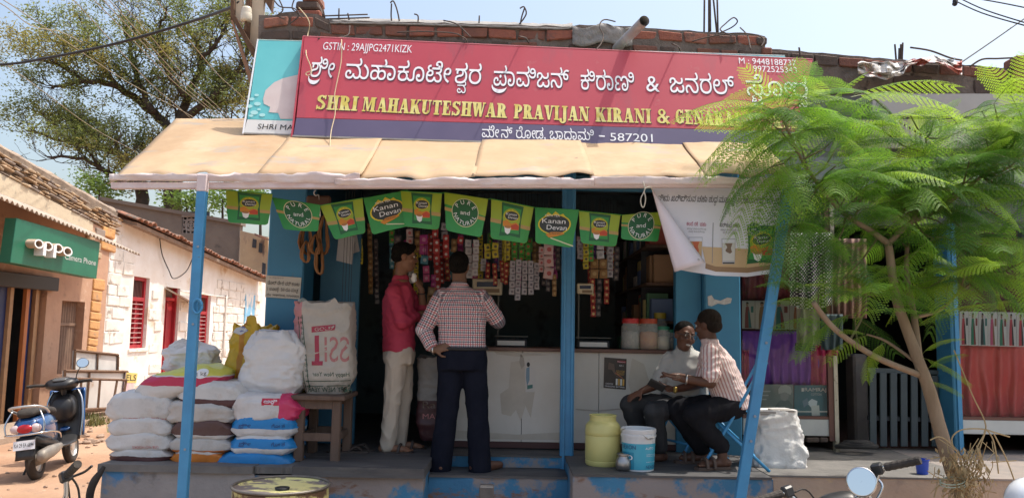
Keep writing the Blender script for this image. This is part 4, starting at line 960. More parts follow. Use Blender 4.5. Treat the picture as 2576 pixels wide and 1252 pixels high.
prect(2150,300,2640,372,6.92,.03,'fascia_board',mat('dim_cream_fascia',(.40,.36,.30),(.33,.30,.26),sc=2,rough=.7),ss)
prect(1880,395,2640,480,6.95,.03,'fascia_board',mat('dim_grey_fascia',(.20,.22,.23),(.26,.27,.27),sc=3,rough=.7),ss)
m_tarp = mat('crumpled_flex_banner',(.55,.53,.50),(.42,.12,.09),sc=3.5,rough=.45,lo=.48,hi=.54,stains=[((.25,.24,.24),5.,.60,.05),((.72,.70,.66),7.,.66,.04)])
mb = MB(); mb.grid(lambda a,b: P(2158 + 262 * a,152 + 14 * noise.noise(V((a * 9,b * 3,1))) + b * (26 + 14 * sin(a * 7)) + (6 if a < .45 else -6 * sin((a - .45) * 6)),7.0 + .12 * noise.noise(V((a * 12,b * 5,6))) - .05 * b),50,10)
tag(mb.build('crumpled_banner',m_tarp,solid=.003),'crumpled red and white flex banner thrown over the sari shop parapet','banner')
for a,b in (((2251,112),(2254,150)),((2262,122),(2261,152)),((2266,112),(2266,152)),((2271,108),(2269,152))): rebar([a,b],'rebar sticking up behind the crumpled banner',.009,7.2,group='rebars behind the crumpled banner')
rebar([(2290,120),(2340,128),(2390,146),(2420,152)],'long bent wire over the crumpled banner',.009,7.05,name='loose_wire')
rebar([(2440,168),(2470,150),(2510,148),(2550,146)],'dark wire arching beside the parapet end of the sari shop',.009,7.05,name='loose_wire')
rebar([(2010,120),(2013,142)],'single rebar by the end of the crimson sign',.009,7.0)
# display windows
m_glass = bpy.data.materials.new('shop_glass'); m_glass.use_nodes = True
N_,L_,B_ = nodes_of(m_glass); tr_ = N_.new('ShaderNodeBsdfTransparent'); gl_ = N_.new('ShaderNodeBsdfGlossy'); gl_.inputs['Roughness'].default_value = .02; tr_.inputs[0].default_value = (.93,.96,.96,1)
fr_ = N_.new('ShaderNodeFresnel'); fr_.inputs[0].default_value = 1.28; mx_ = N_.new('ShaderNodeMixShader'); L_.new(fr_.outputs[0],mx_.inputs[0]); L_.new(tr_.outputs[0],mx_.inputs[1]); L_.new(gl_.outputs[0],mx_.inputs[2]); L_.new(mx_.outputs[0],N_['Material Output'].inputs[0])
def cloth(u0,v0,u1,v1,Y,amp,freq,m,name,label,cat='sari',group=None,fan=None,droop=0.,par=None,nu=60,nv=14,taper=0.):
    mb = MB()
    def g(a,b):
        u = u0 + (u1 - u0) * a; v = v0 + (v1 - v0) * b
        if fan: u = fan + (u - fan) * (.25 + .75 * b)
        v += droop * sin(pi * a) * (b if not fan else b)
        w = amp * sin(a * freq * 2 * pi + 2 * noise.noise(V((a * 4,b * 2,v0)))) * (.3 + .7 * b) + amp * noise.noise(V((a * freq,b * 2,3)))
        return P(u,v,Y + w)
    mb.grid(g,nu,nv); o = mb.build(name,m,par,smooth=True,solid=.003)
    return tag(o,label,cat,group) if label else o
def display(u0,u1,vt,vb,vbase,name,label,frame_right):
    th = thing('display_window',label,'display window',tuple(P((u0 + u1) / 2,vbase,YR_)))
    x0,x1 = xat(u0,900,YR_),xat(u1,900,YR_); zt,zb,z0 = P(u0,vt,YR_).z,P((u0 + u1) / 2,vb,YR_).z,P((u0 + u1) / 2,vbase,YR_).z
    MB().bx(x0,x1,YR_ - .004,YR_ + .002,zb,zt).build('glass_pane',m_glass,th)
    MB().bx(x0,x1,YR_ - .01,YR_ + .03,z0,zb).build('base_panel',mat('off_white_laminate',(.55,.56,.54),(.46,.47,.46),sc=3,rough=.5),th,bevel=.004)
    MB().bx(x0,x1,YR_ - .012,YR_ + .03,zb,zb + .025).build('bottom_rail',mat('red_brown_wood',(.14,.06,.045),rough=.5),th)
    MB().bx(x0,x1,YR_ + .35,YR_ + .37,z0,zt).build('back_panel',mat('maroon_backing',(.16,.035,.045),(.12,.03,.04),sc=2,rough=.8),th)
    MB().bx(x0,x1,YR_ + .03,YR_ + .35,zb - .03,zb).build('shelf',mat('off_white_laminate'),th)
    if frame_right:
        MB().bx(x1 - .045,x1,YR_ - .02,YR_ + .02,z0 - .04,zt).build('frame_post',mat('red_brown_wood'),th)
        MB().bx(x1 + .001,x1 + .035,YR_ - .03,YR_ + .03,ZF,zt).build('frame_strip',mat('worn_cream_paint',(.50,.46,.36),(.40,.35,.27),sc=9,rough=.7,stains=[((.2,.15,.1),16.,.62,.05)]),th)
    return th
display(1866,2093,470,1052,1094,'display_window','glass display window with purple sari and small posters beside the seated men',True)
display(2413,2640,470,1056,1092,'display_window','glass display window with red sari right of the gated doorway',False)
m_purple = mat('purple_sari_cloth',(.19,.05,.38),(.24,.075,.46),sc=5,rough=.55); m_magenta = mat('magenta_print_cloth',(.42,.02,.14),(.50,.10,.14),sc=14,rough=.6,stains=[((.6,.35,.08),18.,.62,.05)])
m_redcl = mat('red_sari_cloth',(.60,.05,.06),(.66,.09,.09),sc=4,rough=.5); m_maroon = mat('maroon_cloth',(.20,.03,.04),(.26,.05,.055),sc=5,rough=.6)
cloth(1868,832,2062,968,YR_ + .12,.022,9,m_purple,'sari','purple sari draped in fanned pleats behind the display glass',droop=0)
cloth(2040,868,2092,970,YR_ + .10,.016,3,m_magenta,'sari','magenta patterned sari folded next to the purple one')
cloth(1866,880,1884,966,YR_ + .10,.012,2,m_magenta,'sari','narrow magenta cloth edge at the blue pillar behind glass')
cloth(1868,540,1990,752,YR_ + .14,.02,5,m_maroon,'curtain','maroon cloth hanging above the sari posters behind glass','curtain')
cloth(2415,868,2640,1052,YR_ + .12,.04,6,m_redcl,'sari','red sari draped full width in the right display window')
def figure_poster(u0,v0,u1,v1,Y,bg,cl,cl2,label,tilt=0):
    A,B,Cc,D = P(u0,v0,Y),P(u1,v0 + tilt,Y),P(u1,v1 + tilt,Y),P(u0,v1,Y); pl = Plane(D,Cc - D,ey=A - D)
    th = thing('sari_poster',label,'poster',tuple(D),'sari posters in the display windows')
    MB().quad(A,B,Cc,D,.003,pl.n).build('sheet',bg,th)
    W = u1 - u0; H = v1 - v0
    def q(*pts): return [(u0 + W * a,v0 + H * b) for a,b in pts]
    flat(pl,q((.28,.22),(.5,.2),(.60,.45),(.74,.98),(.2,.98),(.22,.5)),cl,th,.003,'figure_print')
    flat(pl,q((.45,.3),(.58,.45),(.72,.96),(.5,.97)),cl2,th,.005,'figure_print')
    c_ = (.38,.13); flat(pl,q(*[(c_[0] + .10 * cos(a * .7),c_[1] + .08 * sin(a * .7)) for a in range(9)]),mat('printed_skin',(.30,.17,.11),rough=.6),th,.004,'figure_print')
    flat(pl,q(*[(c_[0] + .12 * cos(a * .7),c_[1] - .02 + .07 * sin(a * .7)) for a in range(5,10)]),m_black,th,.006,'figure_print')
    flat(pl,q((.68,.2),(.88,.2),(.88,.42),(.68,.42)),cl2,th,.004,'figure_print')
    return th
pb1 = mat('dim_cream_poster',(.44,.40,.36),rough=.5); pb2_ = mat('pale_poster',(.60,.56,.55),rough=.5)
cs = [mat('printed_maroon',(.22,.05,.05),rough=.5),mat('printed_brown',(.24,.13,.07),rough=.5),mat('printed_teal',(.04,.16,.15),rough=.5),mat('printed_rust',(.36,.12,.06),rough=.5),mat('printed_red',(.50,.06,.08),rough=.5),mat('printed_green',(.04,.20,.12),rough=.5),mat('printed_pink',(.55,.10,.20),rough=.5),mat('printed_black',(.04,.04,.045),rough=.5)]
nm = ('maroon','brown','teal','rust','red','green','pink','black')
for i,(a,b) in enumerate(((1867,1899),(1900,1942),(1943,1986),(1987,2030))): figure_poster(a,756,b,826 + i,YR_ + .02,pb1,cs[i],cs[(i + 2) % 4],'small poster of a woman in a %s sari above the purple sari' % nm[i])
for i,k in enumerate((4,5,7,6,5,4,4)): figure_poster(2414 + i * 24,782 + i * .6,2437 + i * 24,868 + i * .6,YR_ + .02,pb2_,cs[k],cs[(k + 3) % 8],'poster strip of a woman in %s above the red sari%s' % (nm[k],('','','','',', beside a red one',', between green and red',', at the glass end')[i]))
# two posters standing inside the glass
A,B,Cc,D = P(1892,966,YR_ + .05),P(1996,966,YR_ + .05),P(1996,1052,YR_ + .05),P(1892,1052,YR_ + .05); pl = Plane(D,Cc - D,ey=A - D)
th = thing('portrait_poster','grey poster of a turbaned figure standing behind glass above the white bundle','poster',tuple(D))
MB().quad(A,B,Cc,D,.003,pl.n).build('sheet',mat('grey_green_poster',(.24,.27,.26),(.20,.23,.22),sc=6,rough=.4),th)
flat(pl,[(1946,1052),(1950,1020),(1962,1006),(1984,1006),(1994,1020),(1995,1052)],mat('print_slate',(.14,.18,.18),rough=.4),th)
flat(pl,[(1960 + 13 + 11 * cos(a * .7),994 + 14 * sin(a * .7)) for a in range(9)],mat('print_grey_face',(.30,.31,.30),rough=.4),th,.005)
flat(pl,[(1958,990),(1957,978),(1964,969),(1976,967),(1988,972),(1991,984),(1988,992),(1974,985)],mat('print_pale_turban',(.42,.44,.43),rough=.4),th,.007)
for k in range(3): flat(pl,[(1902,982 + k * 10),(1938 - k * 5,982 + k * 10),(1938 - k * 5,985 + k * 10),(1902,985 + k * 10)],mat('print_pale_turban'),th,.004)
A,B,Cc,D = P(1998,968,YR_ + .05),P(2089,968,YR_ + .05),P(2089,1051,YR_ + .05),P(1998,1051,YR_ + .05); pl = Plane(D,Cc - D,ey=A - D)
th = thing('shirt_poster','teal poster lettered RAMRAJ with folded white shirt behind glass','poster',tuple(D))
MB().quad(A,B,Cc,D,.003,pl.n).build('sheet',mat('teal_poster',(.03,.14,.18),(.04,.18,.23),sc=4,rough=.4),th)
write(pl,'RAMRAJ',(2024,983),(2078,984),9,m_offwhite,th,bold=.03); write(pl,'COTTON',(2040,994),(2066,994),6,mat('pale_print'),th,bold=.02)
flat(pl,[(2016,975),(2022,975),(2022,984),(2016,984)],m_offwhite,th)
flat(pl,[(2030,1012),(2042,1002),(2056,1008),(2054,1020),(2042,1026)],m_white,th); flat(pl,[(2040,1020),(2060,1018),(2062,1044),(2042,1045)],m_offwhite,th,.005); flat(pl,[(2018,1008),(2030,1000),(2034,1014),(2022,1024)],mat('print_blue_grey',(.16,.26,.34),rough=.4),th,.004)
MB().quad(P(1998,1033,YR_ + .04),P(2089,1033,YR_ + .04),P(2089,1036,YR_ + .04),P(1998,1036,YR_ + .04),.01).build('shelf_edge',m_offwhite,th)
# gate in the doorway
gt = thing('slatted_gate','grey blue slatted gate standing in the sari shop doorway','gate',(xat(2280,1120,7.15),7.15,ZF))
m_gate = mat('grey_blue_gate_paint',(.045,.062,.072),(.055,.075,.088),sc=5,rough=.6)
for i in range(8):
    u = 2188 + i * 26
    MB().quad(P(u,935 + i * 1.5,7.15),P(u + 17,935 + i * 1.5,7.15),P(u + 18,1122,7.15),P(u + 1,1122,7.15),.02,V((0,-1,0))).build('slat',m_gate,gt,bevel=.003)
for v in (930,1050): MB().quad(P(2184,v - 6,7.17),P(2384,v + 2,7.17),P(2384,v + 12,7.17),P(2184,v + 6,7.17),.02,V((0,-1,0))).build('rail',m_dark if v > 1000 else m_gate,gt)
MB().bx(xat(2150,1000,7.5),xat(2186,1000,7.5),7.5,7.7,ZF,P(2160,890,7.5).z).build('stone_post',mat('grey_stone_post',(.16,.14,.14),(.2,.18,.17),sc=6,rough=.9,bump=.3),gt,bevel=.02)
mt = MB()
for k in range(3): mt.tube([P(2155 + 50 * cos(a * .5) * (1 - k * .2),1122 - k * 5,6.9 + .10 * sin(a * .5)) for a in range(13)],.022,6)
tag(mt.build('coiled_rope',mat('dark_rope',(.03,.028,.028),rough=.9),smooth=True),'dark coil of rope lying on the sari shop doorstep','rope')
for u0,u1,k in ((2030,2062,0),(2064,2084,1)): tag(MB().quad(P(u0,1100,6.98),P(u1,1100,6.98),P(u1,1112,6.98),P(u0,1112,6.98),.1).build('loose_brick',m_brick[3],bevel=.008),('long dark brick propping the display window','short dark brick propping the display window')[k],'brick')
# hanging cloths outside
m_polka = mat('black_polka_cloth',(.015,.015,.022),rough=.7)
N_,L_,B_ = nodes_of(m_polka); tc_ = N_.new('ShaderNodeTexCoord'); mp_ = N_.new('ShaderNodeMapping'); mp_.inputs['Scale'].default_value = (38,8,38); mp_.inputs['Rotation'].default_value = (0,.78,0); vo = N_.new('ShaderNodeTexVoronoi'); vo.inputs['Randomness'].default_value = 0.; vo.inputs['Scale'].default_value = 1.; rr_ = N_.new('ShaderNodeMapRange'); rr_.inputs[1].default_value = .33; rr_.inputs[2].default_value = .27; mxc = N_.new('ShaderNodeMix'); mxc.data_type = 'RGBA'; mxc.inputs[6].default_value = (.012,.012,.02,1); mxc.inputs[7].default_value = (.6,.6,.6,1)
sx_ = N_.new('ShaderNodeSeparateXYZ'); cx_ = N_.new('ShaderNodeCombineXYZ'); vo.voronoi_dimensions = '2D'
L_.new(tc_.outputs['Object'],sx_.inputs[0]); L_.new(sx_.outputs[0],cx_.inputs[0]); L_.new(sx_.outputs[2],cx_.inputs[1]); mp_.inputs['Scale'].default_value = (48,48,1); mp_.inputs['Rotation'].default_value = (0,0,.78)
L_.new(cx_.outputs[0],mp_.inputs[0]); L_.new(mp_.outputs[0],vo.inputs['Vector']); L_.new(vo.outputs['Distance'],rr_.inputs[0]); L_.new(rr_.outputs[0],mxc.inputs[0]); L_.new(mxc.outputs[2],B_.inputs['Base Color'])
cloth(1988,585,2092,765,6.55,.03,3.2,m_polka,'hanging_cloth','black cloth with white polka dots hanging outside the sari shop','cloth',droop=14)
cloth(2004,772,2062,868,6.6,.02,2.5,mat('olive_shorts_cloth',(.14,.15,.11),(.20,.20,.15),sc=6,rough=.7),'hanging_shorts','olive cloth shorts hanging below the polka dot cloth','shorts')
cloth(2000,862,2050,882,6.59,.015,2,m_black,'hanging_hem','black hem cloth hanging under the olive shorts','cloth')
cloth(2066,790,2120,880,6.62,.02,3,mat('dark_teal_cloth',(.03,.06,.07),(.05,.08,.09),sc=6,rough=.7),'hanging_shirt','dark teal garment hanging beside the olive shorts','garment')
cloth(2056,866,2108,894,6.66,.025,3,mat('crimson_bundle_cloth',(.36,.02,.09),(.28,.02,.07),sc=8,rough=.7),'cloth_bundle','crimson cloth bundle hanging above the display frame','cloth')
cloth(2095,600,2180,800,6.75,.03,5,mat('brown_shawl_cloth',(.22,.13,.10),(.30,.17,.14),sc=8,rough=.7),'hanging_shawl','brown striped shawl hanging behind the sapling leaves','shawl')
# white bundle on the platform
def crease(p,seed,amp):
    q = V((p.x * 7 + seed * 1.7,p.y * 7,p.z * 9)); w = noise.noise_vector(q * .5) * .9
    a = 1 - abs(noise.noise(q + w)) * 2; b = 1 - abs(noise.noise(q * 2.3 + w + V((5,0,0)))) * 2
    return amp * (.7 * max(0,a) ** 3 + .45 * max(0,b) ** 3 - .25)
def sackfn(c,sx,sy,sz,seed,e=.5,sag=.0,wr=.02,lean=(0,0),flap=0.):
    """cushion shaped sack standing on c (base centre)"""
    c = V(c); mb = MB(); nu,nv = 80,44
    def sp(x,p): return math.copysign(abs(x) ** p,x)
    vs = []
    for j in range(nv + 1):
        ph = -pi / 2 + pi * j / nv
        for i in range(nu):
            th_ = 2 * pi * i / nu
            x = sp(cos(ph),e) * sp(cos(th_),e); y = sp(cos(ph),e) * sp(sin(th_),e); z_ = sp(sin(ph),e)
            p = V((x * sx / 2,y * sy / 2,z_ * sz / 2 + sz / 2))
            p.x *= 1 + .05 * noise.noise(p * 5 + V((seed,0,0))); 
            k = wr * (noise.noise(p * 7 + V((seed * 3.1,0,0))) + .6 * noise.noise(V((p.x * 16,p.y * 16,p.z * 9 + seed))))
            d = V((x,y,z_ * .8)).normalized(); p += d * (k + crease(p,seed,wr * .9))
            p.z -= sag * (abs(p.x) / (sx / 2)) ** 2 * (1 if z_ > 0 else .3)
            p.x += lean[0] * p.z; p.y += lean[1] * p.z
            if p.z < 0: p.z = 0
            vs.append(c + p)
    fs = [(j * nu + i,j * nu + (i + 1) % nu,(j + 1) * nu + (i + 1) % nu,(j + 1) * nu + i) for j in range(nv) for i in range(nu)]
    mb.add(vs,fs); return mb
m_whitebag = mat('white_woven_plastic',(.66,.65,.64),(.58,.57,.56),sc=5,rough=.55,bump=.25,bsc=18,stains=[((.42,.39,.36),4.,.64,.12)])
pz = P(1925,1163,5.95)
wb_ = thing('white_bundle','tall crinkled white plastic bundle standing on the platform by the leaning pole','bundle',(P(1952,1160,6.25).x,6.25,ZF))
kx = 6.25 / FOC
def bun(a,b):
    th_ = 2 * pi * a; w = (66 - 14 * b) * kx * 1.06; d_ = .16 - .05 * b; c_ = abs(cos(th_)) ** .6 * (1 if cos(th_) > 0 else -1); s_ = abs(sin(th_)) ** .6 * (1 if sin(th_) > 0 else -1)
    k = 1 + .05 * noise.noise(V((cos(th_) * 3,sin(th_) * 3,b * 5))) + .03 * noise.noise(V((cos(th_) * 8,sin(th_) * 8,b * 14)))
    k += 8 * crease(V((cos(th_) * .2,sin(th_) * .2,b * .45)),3.,.02) * (1 if b > .03 else 0)
    return V((P(1952,1160,6.25).x - .02 * b + c_ * w * k,6.25 + s_ * d_ * k,ZF + b * (136 * kx + .012 * noise.noise(V((a * 9,1,1))))))
mb = MB().grid(bun,60,30); mb.grid(lambda a,b: bun(a,1).lerp(V((P(1952,1160,6.25).x - .02,6.25,ZF + 130 * kx)),b),60,3)
mb.build('sack',mat('crinkled_white_plastic',(.72,.71,.70),(.64,.63,.62),sc=6,rough=.5,bump=.5,bsc=16,stains=[((.16,.15,.14),12.,.72,.03),((.45,.42,.38),3.,.62,.1)]),wb_,smooth=True)
for (a,b,c,d) in ((1898,1032,1945,1040),(1940,1030,1990,1036),(1906,1038,1975,1044)): MB().box(P((a + c) / 2,(b + d) / 2 - 2,6.22),((c - a) * kx,.16,.012),rotm('Z',a % 13 - 6)).build('folded_card',mat('grey_card',(.3,.28,.26),rough=.8),wb_)
# blue mug
q = P(2320,1180,5.95); k_ = q.y / FOC; mg = thing('plastic_mug','small bright blue plastic mug standing on the side platform','mug',(q.x,q.y,ZF))
MB().lathe([(0.0,.0),(13 * k_,0),(16 * k_,36 * k_),(17 * k_,36 * k_),(17 * k_,33.5 * k_),(16.2 * k_,33 * k_),(15 * k_,30 * k_),(12.5 * k_,2 * k_),(0.001,2 * k_)],(q.x,q.y,ZF + .004),20,cap=False).build('cup',mat('bright_blue_plastic',(.02,.07,.45),rough=.35),mg,smooth=True,autosm=50)

# ================================================================== SAPLING
YS_ = 5.3
rg = random.Random(3)
sap = thing('feathery_sapling','young tree with feathery bright green fern-like leaves in front of the sari shop','tree',(P(2412,1245,YS_).x,YS_,0))
m_sbark = mat('smooth_brown_bark',(.24,.17,.11),(.30,.22,.15),sc=7,rough=.8,bump=.25,bsc=24,stretch=(2,2,.5),stains=[((.16,.12,.09),9.,.62,.1)])
def limb(pts,r0,r1,name='branch',par=None,n=8):
    c = catmull([P(p[0],p[1],p[2] if len(p) > 2 else YS_) for p in pts],5)
    MB().tube(c,[r0 + (r1 - r0) * i / (len(c) - 1) for i in range(len(c))],n).build(name,m_sbark,par or sap,smooth=True); return c
base = P(2425,1252,YS_); 
c = catmull([V((base.x + .05,YS_,-.05)),base,P(2399,1189,YS_),P(2373,1110,YS_),P(2339,985,YS_),P(2318,927,YS_),P(2279,822,YS_),P(2253,744,YS_),P(2237,630,YS_),P(2234,610,YS_)],5)
trunk = MB().tube(c,[(.056 - .034 * i / (len(c) - 1)) * (1 + .06 * noise.noise(V((i * .9,0,0)))) for i in range(len(c))],12).build('trunk',m_sbark,sap,smooth=True)
B1 = limb([(2234,612),(2190,580),(2138,548,5.25),(2088,502,5.2),(2017,402,5.15),(1967,291,5.1)],.023,.008)
B2 = limb([(2236,612),(2262,585),(2299,555),(2369,522,5.35),(2470,442,5.4),(2535,382,5.4)],.022,.009)
B3 = limb([(2299,555),(2308,500,5.4),(2316,452,5.45),(2331,347,5.5)],.018,.007)
B4 = limb([(2312,905),(2300,798,5.36),(2280,676,5.42),(2290,560,5.5)],.026,.012)
B5 = limb([(2300,798,5.36),(2362,780,5.4),(2415,734,5.45),(2470,690,5.5)],.014,.007)
B6 = limb([(2315,943),(2201,896,5.2),(2101,828,5.1),(2046,760,5.05)],.022,.017)
B7 = limb([(2310,915),(2232,859,5.4),(2180,840,5.45)],.012,.006)
B8 = limb([(2470,442,5.4),(2540,420,5.3),(2620,330,5.2)],.01,.006)
# one feathery leaf: rachis, pinnae, leaflets
def leaf_mesh(seed,L=.5,npair=15,droop=.16,curl=.3):
    r_ = random.Random(seed); mb = MB(); pts = []
    for i in range(11):
        t = i / 10; pts.append(V((L * t,.03 * sin(t * 3 + seed),.05 * sin(pi * t * .7) - droop * t * t)))
    def at(t):
        k = min(int(t * 10),9); f = t * 10 - k; return pts[k].lerp(pts[k + 1],f)
    mb.tube(pts,[.0028 * (1 - .75 * i / 10) for i in range(11)],3,1,cap=False)
    for i in range(npair):
        t = .12 + .88 * i / (npair - 1); p = at(t); T = (at(min(t + .03,1)) - at(max(t - .03,0))).normalized()
        ln = L * .27 * (sin(pi * (.16 + .74 * t)) ** .7) * r_.uniform(.9,1.1)
        for s_ in (-1,1):
            side = V((T.x * .55,s_ * .84,T.z * .4 - .08)).normalized(); nl = 12; prev = p
            for k in range(1,nl + 1):
                f = k / nl; q = p + side * ln * f + V((.015 * f * f,0,-curl * ln * f * f)) + T * ln * .12 * f * f
                w = .0095 * (1 - .3 * f * f); dirp = (q - prev).normalized(); nrm = dirp.cross(T).normalized(); lat = nrm.cross(dirp).normalized()
                m = prev.lerp(q,.7)
                for s2 in (-1,1):
                    tip = m + lat * s2 * w + dirp * w * .55 + nrm * r_.uniform(-.1,.25) * w; wd = ln / nl * 1.0
                    mb.add([m - dirp * wd * .45,m + lat * s2 * w * .75 - dirp * wd * .25,tip,m + dirp * wd * .5 + lat * s2 * w * .3],[(0,1,2,3)])
                prev = q
    return mb
def gleaf(n_,a,b,tc_): return mat(n_,a,b,sc=3,rough=.45,trans=.5,tcol=tc_,spec=.3)
LM = [gleaf('fern_leaf_green',(.075,.19,.035),(.10,.24,.04),(.26,.50,.04)),gleaf('fern_leaf_lime',(.13,.28,.04),(.17,.34,.05),(.42,.62,.05)),gleaf('fern_leaf_deep',(.05,.13,.035),(.07,.17,.04),(.12,.28,.04))]
m_rachis = mat('leaf_stalk',(.14,.17,.05),rough=.6)
protos = []
for i in range(6):
    mb = leaf_mesh(i,.5,(15,17,14,16,18,15)[i],(.12,.2,.08,.26,.15,.05)[i],(.25,.5,.2,.7,.35,.15)[i])
    me = bpy.data.meshes.new('leaf'); me.from_pydata([tuple(p) for p in mb.v],[],mb.f); me.materials.append(LM[i % 3] if i < 3 else LM[(i + 1) % 3]); me.materials.append(m_rachis); me.polygons.foreach_set('material_index',mb.m); me.update(); protos.append(me)
MEV = {}
def proto(i,mi):
    if (i,mi) not in MEV:
        me = protos[i].copy(); me.materials[0] = LM[mi]; MEV[(i,mi)] = me
    return MEV[(i,mi)]
crown = bpy.data.objects.new('crown',None); link(crown,sap); ORG[crown] = ORG[sap]
nleaf = 0
def put_leaf(b,tip,roll=0.,k=None,mi=None):
    global nleaf
    b,tip = V(b),V(tip); x = tip - b; L = x.length; x.normalize(); z = V((0,0,1)) - x * x.z
    if z.length < .2: z = V((0,-1,0)) - x * x.dot(V((0,-1,0)))
    z.normalize(); y = z.cross(x); R = Matrix((x,y,z)).transposed() @ Matrix.Rotation(roll,3,'X'); s_ = L / .5
    ki = rg.randrange(6) if k is None else k; mi = mi if mi is not None else rg.choice((0,0,1,1,2)); nleaf += 1
    M4 = Matrix.Translation(b - ORG[sap]) @ R.to_4x4() @ Matrix.Diagonal((s_,s_,s_,1))
    if nleaf > 300: MASS.append((ki,mi,np.array(M4))); return
    o = bpy.data.objects.new('leaf',proto(ki,mi)); link(o,crown); o.matrix_basis = M4
MASS = []
def spray(c,n,L=(.34,.55),up=.35,spread=1.):
    for i in range(n):
        a = 2 * pi * (i + rg.random()) / n; d = V((cos(a),sin(a) * .8,rg.uniform(-.25,up))).normalized(); put_leaf(c,c + d * rg.uniform(*L),rg.uniform(-.5,.5))
twigs = MB()
def twig_spray(p,d,L,n,Lf=(.34,.55)):
    q = p + V(d) * L; m_ = p.lerp(q,.5) + V((0,0,.02)); twigs.tube([p,m_,q],[.007,.005,.004],5); spray(q,n,Lf)
# explicit leading leaves reaching over the sign
for (a,b,k,mi) in (((1967,291),(1762,190,5.0),3,1),((1967,295),(1775,262,5.0),0,1),((1975,305),(1752,345,5.0),1,1),((1985,330),(1765,330,4.95),3,1),((1990,350),(1800,440,4.95),1,0),((2010,392),(1830,480,4.9),3,1),((1972,290),(2010,160,5.0),2,0),((1965,290),(1890,165,5.0),2,1),((2040,430),(1900,560,4.9),3,2),((2060,470),(1975,640,4.9),3,2),((2088,500),(2000,600,5.0),1,2),((2150,235),(2388,205,5.2),2,1),((2140,245),(2390,232,5.3),0,1),((2160,240),(2060,195,5.2),5,0),((2331,347),(2385,250,5.4),2,1),((2560,300),(2505,160,5.1),2,1),((2590,290),(2570,140,5.1),5,1),((1990,250),(1840,215,5.0),0,1),((2000,240),(1880,250,5.1),4,0),((2005,270),(1870,300,5.0),2,1),((2010,260),(2030,150,5.2),0,1),((2020,300),(1860,270,5.1),5,0),((1985,320),(1840,395,4.95),0,0),((2030,330),(1900,385,5.0),4,1),((2060,300),(1960,210,5.1),5,1),((2060,310),(2150,190,5.2),2,1),((2040,420),(1880,430,4.95),1,1),((2030,410),(1850,520,4.9),3,0),((2100,310),(2200,215,5.2),0,1),((1995,350),(1780,400,4.95),0,1)):
    put_leaf(P(a[0],a[1],5.12 if a[0] < 2140 else 5.35),P(*b),rg.uniform(-.3,.3),k,mi)
for c_,n_,lo in ((B1,14,8),(B2,12,7),(B3,8,4),(B4,7,5),(B5,6,4),(B8,6,3)):
    for j in range(n_):
        p = c_[rg.randint(lo,len(c_) - 1)]; d = V((rg.uniform(-1,1),rg.uniform(-.8,.6),rg.uniform(-.1,.9))).normalized()
        twig_spray(p,d,rg.uniform(.08,.34),4)
for (u,v,Y,n_) in ((2060,260,5.2,4),(2150,300,5.4,5),(2220,330,5.3,5),(2290,290,5.5,4),(2420,330,5.3,5),(2500,260,5.3,4),(2560,330,5.2,5),(2120,700,5.4,4),(2190,740,5.2,4),(2060,740,5.2,3),(2380,700,5.2,4),(2460,600,5.2,4),(2540,560,5.3,4),(2560,690,5.3,3),(2180,450,5.2,4),(2100,380,5.3,4)):
    cands = [q_ for c_ in (B1,B2,B3,B4,B5,B6) for q_ in c_]; t = P(u,v,Y); s0 = min(cands,key=lambda q_: (q_ - t).length)
    twigs.tube([s0,s0.lerp(t,.5) + V((0,0,-.03)),t],[.008,.006,.004],5)
    spray(t,n_)
for (a,b) in (((2180,840),(2090,900)),((2232,859),(2160,930)),((2180,842),(2110,830)),((2101,828),(1985,770)),((2095,822),(1990,870)),((2060,780),(1970,720)),((2290,700),(2200,660)),((2300,780),(2230,700)),((2330,930),(2400,870)),((2336,960),(2420,985)),((2318,900),(2440,960)),((2320,890),(2390,830))):
    put_leaf(P(*a,5.2),P(*b,5.1),rg.uniform(-.4,.4),None,rg.choice((0,1)))
for (u,v,Y,n_) in ((2000,470,5.15,4),(2060,540,5.1,5),(2110,600,5.2,4),(1990,560,5.0,3),(2170,520,5.1,5),(2240,480,5.3,5),(2350,600,5.2,5),(2430,520,5.2,5),(2510,460,5.3,5),(2560,600,5.2,5),(2120,330,5.3,5),(2200,250,5.4,4),(2280,400,5.2,5),(2390,420,5.3,5),(2480,350,5.3,5),(2250,700,5.3,4),(2430,680,5.2,5),(2520,760,5.3,4),(2150,790,5.3,4),(2560,420,5.1,5),(2600,500,5.2,5),(2600,260,5.2,5),(2590,650,5.2,4),(2470,280,5.4,4),(2350,300,5.4,4),(2440,400,5.1,4),(2020,330,5.1,4),(1940,420,5.0,3)):
    t = P(u,v,Y); s0 = min(cands,key=lambda q_: (q_ - t).length); twigs.tube([s0,s0.lerp(t,.5) + V((0,0,-.03)),t],[.008,.006,.004],5)
    for i in range(n_): a = 2 * pi * (i + rg.random()) / n_; put_leaf(t,t + V((cos(a),sin(a) * .8,rg.uniform(-.75,.15))).normalized() * rg.uniform(.34,.52),rg.uniform(-.5,.5),None,rg.choice((0,2,2,1)))
vs_,fs_,ms_,n0 = [],[],[],0
for ki,mi,M_ in MASS:
    me = protos[ki]; a = np.empty(len(me.vertices) * 3); me.vertices.foreach_get('co',a); a = a.reshape(-1,3) @ M_[:3,:3].T + M_[:3,3]; vs_.append(a)
    fs_ += [tuple(i + n0 for i in f.vertices) for f in me.polygons]; ms_ += [3 if f.material_index else mi for f in me.polygons]; n0 += len(a)
me = bpy.data.meshes.new('leaf_mass'); me.from_pydata(np.concatenate(vs_).tolist(),[],fs_)
for m in LM + [m_rachis]: me.materials.append(m)
me.polygons.foreach_set('material_index',ms_); me.update(); o = bpy.data.objects.new('leaf_mass',me); link(o,crown); o['kind'] = 'stuff'
t_ = twigs.build('twigs',mat('green_brown_twig',(.15,.13,.06),rough=.7),crown); t_['kind'] = 'stuff'
